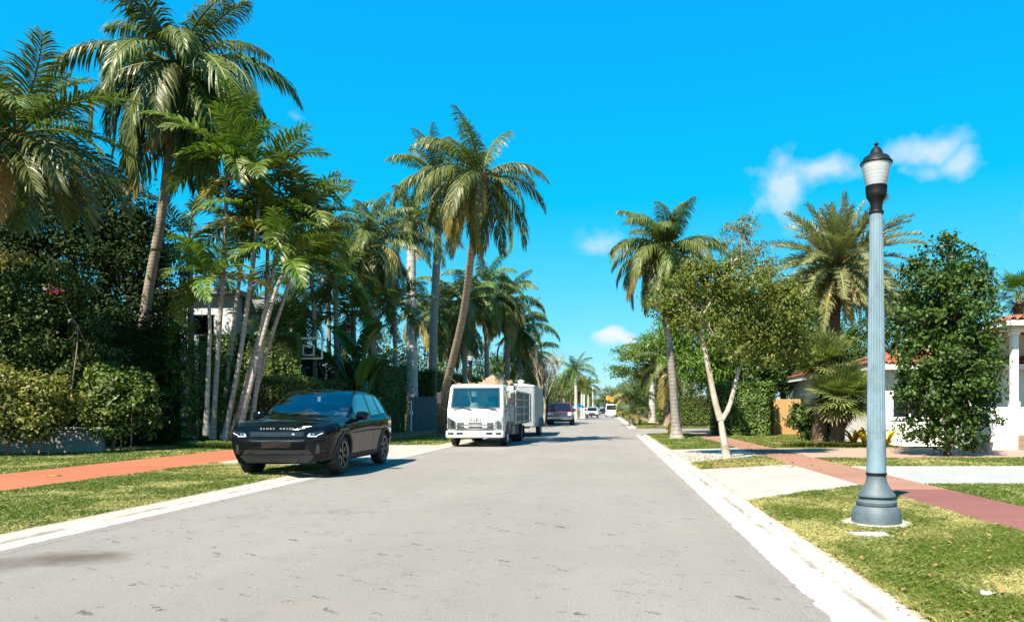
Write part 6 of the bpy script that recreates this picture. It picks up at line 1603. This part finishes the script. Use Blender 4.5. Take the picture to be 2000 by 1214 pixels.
for sx in (-1, 1):
    pl = [(sx*.66, .60), (sx*.66, .86), (sx*.93, 1.02), (sx*.955, .60)]
    m = MB(); yy = lambda x: .05*(x/.9)**2+max(0, abs(x)-.83)**1.6*1.1
    m.add([(x, yy(x)-.012+.0, z) for x, z in pl]+[(x, yy(x)+.08, z) for x, z in pl], [(0, 1, 2, 3), (0, 4, 5, 1), (1, 5, 6, 2), (2, 6, 7, 3), (3, 7, 4, 0)])
    hl = m.build('headlight', MATS['trailer_silver'], tr)
    for z, rr in ((.80, .075), (.68, .065)):
        MB().lathe([(rr, -.02), (rr*.6, -.008), (.01, -.004)], 16, (sx*.80, .02, z), 'y').build('reflector', MATS['chrome'], hl)
    m = MB(); m.add([(x, yy(x)-.022, z) for x, z in pl], [(0, 1, 2, 3)]); m.build('lens', MATS['lens_clear'], hl)
    mb = MB(); mb.box(sx*.93-.02, sx*.93+.02, .06, .16, .62, .80, .01); mb.build('indicator', MATS['trailer_silver'], tr)
    # mirrors on black arms
    mb = MB(); mb.tube([(sx*.95, .42, 1.86), (sx*1.22, .28, 1.88), (sx*1.25, .26, 1.4), (sx*.97, .40, 1.18)], .014, 6); ar = mb.build('mirror_arm', MATS['chassis_black'], tr)
    mb = MB(); mb.box(sx*1.25-.09, sx*1.25+.09, .20, .30, 1.45, 1.84, .03); mb.build('mirror', MATS['chassis_black'], ar)
    mb = MB(); mb.box(sx*.967-.008, sx*.967+.008, .50, .506, .60, 1.95); mb.box(sx*.967-.008, sx*.967+.008, 1.38, 1.386, .60, 1.95); mb.build('door_seam', MATS['trim_black'], tr)
    mb = MB(); mb.box(sx*.975-.012, sx*.975+.012, 1.18, 1.34, 1.06, 1.11, .008); mb.build('door_handle', MATS['trim_black'], tr)
    m = MB(); vv = []
    for k in range(13):
        t = R(180*k/12)
        for r_ in (.47, .40): vv.append((sx*.972, 1.02+r_*math.cos(t), .40+r_*math.sin(t)))
    m.add(vv, [(2*k, 2*k+1, 2*k+3, 2*k+2) for k in range(12)]); m.build('wheel_arch', MATS['trim_black'], tr)
    m = MB(); m.add([(sx*.971, 1.02+.40*math.cos(R(180*k/12)), .40+.40*math.sin(R(180*k/12))) for k in range(13)], [tuple(range(13))]); m.build('wheel_well', MATS['chassis_black'], tr)
    wheel(tr, (sx*.86, 1.02, .38), sx, .38, .22, 8, 'truck_white', edge='truck_white')
    wheel(tr, (sx*.80, 4.75, .38), sx, .38, .42, 8, 'truck_steel', edge='truck_steel')
for z in (1.235, .565):
    mb = MB(); bow = lambda x: .05*(x/.9)**2
    xs_ = np.linspace(-.83, .83, 9); mb.add([p for x in xs_ for p in ((x, float(yf(z))+bow(x)-.004, z-.005), (x, float(yf(z))+bow(x)-.004, z+.005))], [(2*i, 2*i+2, 2*i+3, 2*i+1) for i in range(8)]); mb.build('panel_seam', MATS['trim_black'], tr)
mb = MB(); mb.box(-.64, .64, -.004, .03, .640, .648); mb.box(-.64, .64, -.004, .03, .745, .753); mb.build('grille_line', MATS['letter_grey'], tr)
mb = MB(); mb.box(-.80, .80, .42, .47, 2.128, 2.140); mb.build('roof_seam', MATS['letter_grey'], tr)
link('lettering', text_mesh('ISUZU', .125, .006, 'letter_grey', 'lettering', 1.25), tr, (0, -.016, .915), (R(90), 0, 0))
mb = MB(); mb.box(.40, .54, .028, .032, 1.14, 1.16); mb.build('small_badge', MATS['letter_grey'], tr)
for i, x in enumerate((-.62, -.12, .12, .34, .62)):
    mb = MB(); mb.box(x-.05, x+.05, .40, .46, 2.135, 2.175, .012); mb.build('marker_light', MATS['lamp_amber'], tr)
for a, b in (((-.75, 1.30), (-.12, 1.26)), ((.10, 1.30), (.74, 1.26))):
    mb = MB(); mb.tube([(a[0], .03, a[1]), (.5*(a[0]+b[0]), .02, 1.33), (b[0], .025, b[1])], .016, 5); mb.build('wiper', MATS['trim_black'], tr)
mb = MB(); mb.box(-.9, .9, .34, .60, .95, 1.30, .05); mb.build('dashboard', MATS['interior'], tr)
mb = MB(); mb.box(-.88, .88, 1.42, 1.58, .9, 2.0, .03); mb.build('cab_back', MATS['trailer_silver'], tr)
for sx in (-.5, .5):
    mb = MB(); mb.box(sx-.26, sx+.26, 1.15, 1.32, .9, 1.75, .07); mb.build('seat', MATS['interior'], tr)
MB().lathe([(.20, 1.32), (.18, 1.37), (.14, 1.45), (.07, 1.50), (.01, 1.505)], 16, (-.08, .42, 0)).build('hard_hat', MATS['paper_white'], tr)
MB().lathe([(.13, 1.32), (.15, 1.42), (.11, 1.52), (.02, 1.56)], 12, (.52, .46, 0)).build('blue_cloth', MATS['cyan_cloth'], tr)
MB().lathe([(.07, 1.30), (.08, 1.34), (.05, 1.37), (.01, 1.38)], 10, (.72, .45, 0)).build('red_cloth', MATS['red_cloth'], tr)
mb = MB(); mb.tube([(.40, .55, 1.45), (.22, .34, 1.85)], .02, 5); mb.tube([(-.20, .5, 1.42), (-.30, .34, 1.88)], .02, 5); mb.build('dash_sticks', MATS['paper_white'], tr)
mb = MB(); mb.box(-.16, 0.0, .27, .28, 1.70, 1.88); mb.build('windscreen_paper', MATS['paper_white'], tr)
mb = MB(); ring = [(.5+.2*math.cos(t*.2618), .72+.06*math.sin(t*.2618), 1.36+.17*math.sin(t*.2618)) for t in range(25)]; mb.tube(ring, .016, 6); mb.build('steering_wheel', MATS['interior'], tr)
mb = MB()
for sx in (-1, 1): mb.box(sx*.40-.04, sx*.40+.04, .3, 7.0, .52, .70)
for y in (1.9, 3.2, 5.6, 6.9): mb.box(-.36, .36, y-.04, y+.04, .55, .66)
mb.box(-.70, .70, .97, 1.07, .33, .43); mb.box(-.7, .7, 4.7, 4.8, .33, .43); mb.build('chassis', MATS['chassis_black'], tr)
mb = MB(); mb.box(.55, 1.0, 2.15, 2.85, .35, .68, .02); mb.build('tool_box', MATS['truck_steel'], tr)
mb = MB(); mb.box(.62, .98, 3.15, 4.1, .30, .68, .02); mb.build('fuel_tank', MATS['chassis_black'], tr)
for sx in (-1, 1):
    for y in (4.2, 5.3):
        mb = MB(); mb.box(sx*.80-.25, sx*.80+.25, y-.01, y+.01, .12, .62); mb.build('mud_flap', MATS['rubber'], tr)
# bed with ribbed steel sides
BX, B0, B1 = 1.05, 1.95, 7.05
mb = MB(); mb.box(-BX, BX, B0, B1, .70, .80, .01); mb.build('bed_floor', MATS['truck_steel'], tr)
mb = MB(); mb.box(-BX, BX, B0-.05, B0-.002, .81, 2.12, .01); mb.build('bulkhead', MATS['truck_white'], tr)
for sx in (-1, 1):
    x0, x1 = (BX-.03, BX) if sx > 0 else (-BX, -BX+.03)
    for i in range(4):
        mb = MB(); mb.box(x0, x1, B0+.012, B1-.012, .812+i*.285, .812+i*.285+.275, .006); mb.build('side_panel', MATS['bed_panel'], tr)
    for i in range(5):
        z = .80+i*.285; mb = MB(); mb.box((x1+.001 if sx > 0 else x0-.035), (x1+.035 if sx > 0 else x0-.001), B0, B1, z-.025, z+.025, .006); mb.build('side_rib', MATS['bed_rib'], tr)
    for y in (B0, .5*(B0+B1), B1-.07):
        mb = MB(); mb.box((x1+.037 if sx > 0 else x0-.085), (x1+.085 if sx > 0 else x0-.037), y, y+.07, .72, 1.98, .008); mb.build('side_post', MATS['bed_rib'], tr)
mb = MB(); mb.box(-BX+.03, BX-.03, B1-.04, B1-.01, .81, 1.9, .008); mb.build('tailgate', MATS['truck_steel'], tr)
# the load: heap of dry clippings with sticks and fronds
def heap(name, x0, x1, y0, y1, z0, peaks, mat, parent, seed, n=36):
    V = []; Fq = []
    for i in range(n+1):
        for j in range(n+1):
            x = x0+(x1-x0)*i/n; y = y0+(y1-y0)*j/n; e = min(1, 6*min(i, n-i)/n, 6*min(j, n-j)/n)
            h = max(p[3]*math.exp(-((x-p[0])**2/p[2]**2+(y-p[1])**2/p[2]**2)) for p in peaks)
            nz = float(vnoise(np.array([x]), np.array([y]), 3, seed)[0]*.30+vnoise(np.array([x]), np.array([y]), 9, seed)[0]*.2)
            V.append((x, y, z0+e*(h+nz)))
    for i in range(n):
        for j in range(n): Fq.append((i*(n+1)+j, (i+1)*(n+1)+j, (i+1)*(n+1)+j+1, i*(n+1)+j+1))
    return link(name, np_mesh(name, V, Fq, MATS[mat]), parent)
ld = tag(heap('debris_load', -1.0, 1.0, B0+.05, B1-.1, 1.55, [(.2, 2.9, .8, .72), (.3, 4.6, 1.2, .55), (-.2, 6.1, 1.0, .5)], 'debris_brown', None, 5), 'heap of dry brown clippings and sticks in the truck bed', 'debris')
ld.location = tr.location; rng = random.Random(12)
for i in range(46):
    x, y = rng.uniform(-.9, .9), rng.uniform(B0+.2, B1-.3); a = rng.uniform(0, 6.28); L_ = rng.uniform(.3, .9); z = 1.85+.3*math.exp(-((y-2.9)**2+(x+.15)**2)); d = Vector((math.cos(a), math.sin(a), rng.uniform(.0, .8))).normalized()*L_
    mb = MB(); p = Vector((x, y, z)); mb.tube([p, p+d*.5+Vector((0, 0, .05)), p+d], [.014, .011, .005], 5); mb.build('stick', MATS['dry_branch'], ld)
for i in range(9):
    hang(ld, 'dry_frond', frond_mesh('coconut', (12, 30, -8)[i % 3], i % 3), MATS[('frond_tan', 'frond_brown', 'frond_gold')[i % 3]], (rng.uniform(-.7, .7), rng.uniform(B0+.8, B1-1), 2.0), (rng.uniform(-.5, .5), 0, rng.uniform(0, 6.28)), rng.uniform(1.0, 1.6))

# ------------------------------------------------------------------ trailer
tl = thing('cargo_trailer', 'silver enclosed cargo trailer parked behind the white truck', 'trailer', (-4.46, 32.6, 0), R(1.6))
mb = MB(); mb.box(-1.04, 1.04, 0, 6.0, .48, 2.36, .03); mb.build('box_body', MATS['trailer_silver'], tl)
mb = MB(); mb.prism([(-1.05, 2.32), (1.05, 2.32), (1.05, 2.37), (.6, 2.44), (-.6, 2.44), (-1.05, 2.37)], -.02, 6.02); mb.build('roof_cap', MATS['truck_white'], tl)
for sx in (-1, 1):
    mb = MB(); mb.box(sx*1.045-.012, sx*1.045+.012, .01, 5.99, .46, .62, .004); mb.build('kick_plate', MATS['truck_steel'], tl)
    for y in (.03, 1.2, 2.4, 3.6, 4.8, 5.93):
        mb = MB(); mb.box(sx*1.046-.008, sx*1.046+.008, y, y+.04, .63, 2.31); mb.build('seam_strip', MATS['trailer_silver'], tl)
    for y in (3.15, 4.05): wheel(tl, (sx*1.0, y, .34), sx, .34, .20, 6, 'truck_white', edge='truck_white')
    m = MB(); m.add([(sx*1.055, 3.6+.95*math.cos(R(180*k/16)), .42+.48*math.sin(R(180*k/16))) for k in range(17)]+[(sx*1.20, 3.6+.95*math.cos(R(180*k/16)), .42+.48*math.sin(R(180*k/16))) for k in range(17)], [(k, k+1, 18+k, 17+k) for k in range(16)]); m.build('mudguard', MATS['truck_steel'], tl)
    for z in (.95, 1.85):
        for dz in (0, .06, .12): 
            mb = MB(); mb.box(sx*1.06-.015, sx*1.06+.015, .08, .16, z+dz, z+dz+.03); mb.build('hinge', MATS['trim_black'], tl)
mb = MB(); mb.tube([(-.8, .1, .45), (0, -1.25, .45)], .05, 6); mb.tube([(.8, .1, .45), (0, -1.25, .45)], .05, 6); mb.build('tow_bar', MATS['chassis_black'], tl)
MB().tube([(0, -1.0, 0), (0, -1.0, .8)], .04, 8).build('jack', MATS['truck_steel'], tl)
MB().lathe([(.13, 2.44), (.13, 2.52), (.16, 2.53), (.15, 2.6), (.05, 2.64)], 14, (.4, .5, 0)).build('roof_vent', MATS['truck_white'], tl)

# ------------------------------------------------------------------ maroon pickup
paint('maroon_paint', (0.10, 0.006, 0.022), 0.2, var=.03, coat=.7)
pk = thing('pickup_truck', 'maroon pickup with chrome grille parked beyond the trailer', 'pickup', (-3.95, 57, 0), R(.8))
mb = MB(); mb.box(-.98, .98, .04, 1.35, .55, 1.14, .10); mb.build('bonnet', MATS['maroon_paint'], pk)
m = MB()
sec = [(1.10, 1.10, .96), (1.95, 1.78, .80), (2.15, 1.86, .77), (3.1, 1.86, .77), (3.45, 1.78, .80), (3.7, 1.15, .96)]
vv = []
for y, z, w in sec: vv += [(-.97, y, 1.10), (-w, y, z), (w, y, z), (.97, y, 1.10)]
m.add(vv, [(4*i+j, 4*i+j+1, 4*i+j+5, 4*i+j+4) for i in range(5) for j in range(3)]+[(0, 1, 2, 3), (23, 22, 21, 20)]); m.build('cab', MATS['maroon_paint'], pk, sharp=20)
mb = MB(); mb.box(-.98, .98, 1.351, 3.8, .50, 1.13, .04); mb.build('doors', MATS['maroon_paint'], pk)
mb = MB(); mb.box(-.99, .99, 3.82, 5.75, .55, 1.20, .04); mb.build('bed', MATS['maroon_paint'], pk)
m = MB(); m.add([(-.84, 1.155, 1.17), (.84, 1.155, 1.17), (.72, 1.90, 1.755), (-.72, 1.90, 1.755)], [(0, 1, 2, 3)]); m.build('windscreen', MATS['gloss_black'], pk, (0, -.015, .01))
for sx in (-1, 1):
    m = MB(); m.add([(sx*.965, 1.45, 1.16), (sx*.825, 2.02, 1.70), (sx*.80, 3.3, 1.74), (sx*.955, 3.5, 1.17)], [(0, 1, 2, 3)]); m.build('side_window', MATS['gloss_black'], pk, (sx*.012, 0, .01))
    mb = MB(); mb.box(sx*.80-.15, sx*.80+.15, .0, .06, .80, 1.06, .02); mb.build('headlight', MATS['drl_white'], pk)
    mb = MB(); mb.box(sx*1.12-.11, sx*1.12+.11, 1.35, 1.45, 1.12, 1.36, .03); mb.build('mirror', MATS['chassis_black'], pk)
    for y in (.98, 4.75): 
        wheel(pk, (sx*.88, y, .39), sx, .39, .26, 8, 'chrome')
        m = MB(); m.add([(sx*.984, y+.46*math.cos(R(180*k/12)), .42+.46*math.sin(R(180*k/12))) for k in range(13)], [tuple(range(13))]); m.build('wheel_well', MATS['chassis_black'], pk)
mb = MB(); mb.box(-.63, .63, -.03, .05, .78, 1.08, .02); g_ = mb.build('grille', MATS['chrome'], pk)
for z in (.86, .96):
    mb = MB(); mb.box(-.55, .55, -.036, -.02, z-.03, z+.03); mb.build('grille_gap', MATS['trim_black'], g_)
mb = MB(); mb.box(-1.0, 1.0, -.16, .12, .50, .74, .05); mb.build('bumper', MATS['chrome'], pk)
mb = MB(); mb.box(-.9, .9, .2, 5.5, .30, .52); mb.build('underbody', MATS['chassis_black'], pk)

# ------------------------------------------------------------------ far traffic
paint('car_white', (0.75, 0.75, 0.74), 0.3, var=.02, coat=.5)
paint('car_silver', (0.45, 0.46, 0.46), 0.3, .4, var=.02, coat=.5)
paint('car_dark', (0.02, 0.022, 0.03), 0.25, var=.02, coat=.5)
def far_car(name, label, cat, loc, rz, paintm, L_, W_, H_, hood, rear_, glass_z, group=None):
    c = thing(name, label, cat, loc, rz, group); w = W_/2; g = glass_z
    m = MB(); prof = [(0, .35), (0.05, g-.16), (hood, g), (hood+.62*(H_-g)+.15, H_-.05), (hood+.9*(H_-g)+.4, H_), (L_-rear_-.1, H_), (L_-rear_*.3, H_-.12), (L_-.02, g), (L_, .4)]
    vv = []
    for y, z in prof:
        t = max(0, (z-g)/(H_-g)); vv += [(-(w-.16*t), y, z), (w-.16*t, y, z)]
    n = len(prof); fs = [(2*i, 2*i+1, 2*i+3, 2*i+2) for i in range(n-1)]
    b = len(vv); vv += [(-w, 0, .35), (w, 0, .35), (-w, L_, .4), (w, L_, .4)]
    fs += [tuple(2*i for i in range(n)), tuple(2*i+1 for i in range(n))[::-1], (0, 2*n-2, 2*n-1, 1)]
    m.add(vv, fs); m.build('body', MATS[paintm], c, sharp=20)
    y0, z0 = prof[2]; y1, z1 = prof[3]
    q = lambda f, x: (x, y0+(y1-y0)*f-.02, z0+(z1-z0)*f+.015)
    m = MB(); m.add([q(.12, -w*.86), q(.12, w*.86), q(.92, w*.76), q(.92, -w*.76)], [(0, 1, 2, 3)]); m.build('windscreen', MATS['gloss_black'], c)
    y0, z0 = prof[7]; y1, z1 = prof[6]
    m = MB(); m.add([(-w*.85, y0+.02, g+.06), (w*.85, y0+.02, g+.06), (w*.78, y1+.04, H_-.16), (-w*.78, y1+.04, H_-.16)], [(0, 1, 2, 3)]); m.build('rear_window', MATS['gloss_black'], c)
    for sx in (-1, 1):
        m = MB(); m.add([(sx*(w-.01), hood+.3, g+.04), (sx*(w-.12), hood+.62*(H_-g)+.35, H_-.12), (sx*(w-.12), L_-rear_-.2, H_-.12), (sx*(w-.01), L_-.35, g+.04)], [(0, 1, 2, 3)]); m.build('side_window', MATS['gloss_black'], c)
        mb = MB(); mb.box(sx*w*.75-.16, sx*w*.75+.16, -.02, .05, g-.36, g-.2, .02); mb.build('headlight', MATS['drl_white'], c)
        mb = MB(); mb.box(sx*w*.86-.1, sx*w*.86+.1, L_-.03, L_+.02, g-.3, g+.05, .02); mb.build('tail_light', MATS['lamp_red'], c)
        for y in (.85, L_-.9): MB().lathe([(.18, -.11), (.33, -.11), (.33, .11), (.18, .11)], 18, (sx*(w-.1), y, .33), 'x').build('wheel', MATS['rubber'], c)
    mb = MB(); mb.box(-w*.5, w*.5, -.03, .03, g-.42, g-.24, .01); mb.build('grille', MATS['trim_black'], c)
    mb = MB(); mb.box(-w*.98, w*.98, -.06, .1, .36, .55, .03); mb.build('bumper', MATS['trim_grey'], c)
    return c
FT = 'cars far down the street'
far_car('far_car', 'pale silver car with dark windscreen far down the left side', 'car', (X(1156, 112), 112, 0), 0, 'car_silver', 4.6, 1.85, 1.7, 1.2, .5, 1.0, FT)
far_car('far_car', 'white car parked behind the silver car, far left', 'car', (X(1146, 124), 124, 0), 0, 'car_white', 4.4, 1.8, 1.55, 1.2, .8, .95, FT)
far_car('delivery_van', 'white van seen from behind far down the right lane', 'van', (X(1194, 124), 129, 0), math.pi, 'car_white', 5.0, 2.0, 2.25, .9, .05, 1.2, FT)
far_car('far_car', 'dark car farthest away in the middle of the street', 'car', (X(1178, 165), 165, 0), 0, 'car_dark', 4.5, 1.85, 1.55, 1.2, .6, .95, FT)
far_car('far_car', 'dark car beside the white van at the right', 'car', (X(1209, 132), 138, 0), math.pi, 'car_dark', 4.5, 1.85, 1.5, 1.2, .6, .95, FT)
# parasol, sign posts, signal
root = thing('parasol', 'small blue parasol beside the far left sidewalk', 'parasol', (X(1129, 96), 96, 0))
MB().tube([(0, 0, 0), (0, 0, 2.0)], .03, 6).build('pole', MATS['steel'], root)
m = MB(); k8 = [(1.1*math.cos(i*math.pi/4), 1.1*math.sin(i*math.pi/4), 1.55) for i in range(8)]; m.add(k8+[(0, 0, 2.1), (0, 0, 2.06)], [(i, (i+1) % 8, 8) for i in range(8)]+[((i+1) % 8, i, 9) for i in range(8)]); m.build('canopy', MATS['cyan_cloth'], root)
paint('signal_yellow', (0.62, 0.33, 0.01), 0.5)
paint('pole_pale', (0.55, 0.53, 0.49), 0.7, var=.1)
for px, lb in ((1136, 'pale post left of the far pair beside the parasol'), (1141, 'pale post right of the far pair beside the parasol')):
    root = thing('utility_post', lb, 'post', (X(px, 100), 100, 0), group='pale posts at the far left'); MB().tube([(0, 0, 0), (0, 0, 3.4)], [.13, .1], 8).build('shaft', MATS['pole_pale'], root)
root = thing('utility_pole', 'thin grey utility pole carrying wires over the far crossing', 'pole', (X(1158, 140), 140, 0)); MB().tube([(0, 0, 0), (0, 0, 5.6)], [.14, .09], 8).build('shaft', MATS['pole_pale'], root)
for z in (5.2, 5.5): MB().tube([(-14, 0, z+.3), (-6, 0, z), (0, 0, z), (3, 0, z-.15), (8, 0, z-.2), (16, 0, z+.3)], .022, 5).build('wire', MATS['trim_black'], root)
for i, (px, z) in enumerate(((1188, 3.9), (1195, 3.6))):
    root = thing('traffic_signal', ('yellow traffic signal hanging left over the far crossing', 'yellow traffic signal hanging right over the far crossing')[i], 'traffic signal', (X(px, 139), 139, z-1), group='yellow signals over the far crossing')
    mb = MB(); mb.box(-.2, .2, -.12, .12, .1, 1.15, .03); mb.build('housing', MATS['signal_yellow'], root)
    mb = MB(); mb.box(-.42, .42, .0, .05, .3, .95, .02); mb.build('backplate', MATS['signal_yellow'], root)
    for k, mt in enumerate(('trim_black', 'lamp_amber', 'lamp_red')): MB().lathe([(.11, -.13), (.02, -.14)], 12, (0, 0, .28+k*.34), 'y').build('lens', MATS[mt], root)
    MB().tube([(0, 0, 1.15), (0, 0, 6.1-z)], .03, 6).build('hanger', MATS['dark_metal'], root)

# ------------------------------------------------------------------ small litter and fallen leaves
rsl = np.random.RandomState(77)
def fallen(label, x0, x1, y0, y1, n, size, mat, z=.062, f=None):
    x = rsl.uniform(x0, x1, n); y = rsl.uniform(y0, y1, n)
    C = np.c_[x, y, np.full(n, z)+rsl.rand(n)*.012]; N = rsl.normal(size=(n, 3))*.35; N[:, 2] = 1
    V, Fq, t = leaf_quads(C, N, size, .5, rsl, 0); tag(link('fallen_leaves', np_mesh('fallen_leaves', V, Fq, MATS[mat], t)), label, 'leaves', kind='stuff')
fallen('dry brown leaves scattered under the forked tree', B, 3.95, 14.4, 18.8, 420, .07, 'frond_tan', .085)
fallen('dry leaves lying along the right gutter', XR+.34, B+.12, 4, 30, 170, .03, 'frond_brown', .045)
fallen('leaf litter on the red sidewalk', 4.0, 5.1, 14, 27, 90, .06, 'frond_brown', .066)
fallen('dry bits scattered over the near lawn', B, 3.9, 4, 9, 140, .05, 'frond_tan', .085)
lit = thing('litter', 'crumpled grey wrapper with orange print lying in the near grass', 'litter', (2.42, 4.55, .075)); rng = random.Random(4)
m = MB(); k = [(x*.03+rng.uniform(-.008, .008), y*.022+rng.uniform(-.006, .006), rng.uniform(0, .03)) for x in range(-2, 3) for y in range(-1, 3)]; m.add(k, [(i*4+j, (i+1)*4+j, (i+1)*4+j+1, i*4+j+1) for i in range(4) for j in range(3)]); m.build('wrapper', paint('wrapper_grey', (.4, .41, .42), .4, var=.1), lit)
m = MB(); m.add([(.07, .0, .02), (.11, .01, .035), (.10, .04, .03), (.075, .03, .04)], [(0, 1, 2, 3)]); m.build('orange_scrap', MATS['lamp_amber'], lit)

m = MB(); rng = random.Random(5)
paint('yellow_spray', (0.55, 0.30, 0.02), .8, var=.2, scale=20)
for x, y, r_ in ((0, 0, .10), (.06, .09, .06), (-.05, -.12, .05), (.02, -.22, .03)):
    pts = [(x+r_*rng.uniform(.6, 1.1)*math.cos(t*.628), y+r_*rng.uniform(.9, 1.6)*math.sin(t*.628), 0) for t in range(10)]; m.add(pts, [tuple(range(10))])
tag(m.build('paint_mark', MATS['yellow_spray'], None, (-10.0, 12.9, .068)), 'small yellow spray mark on the orange sidewalk', 'paint mark')
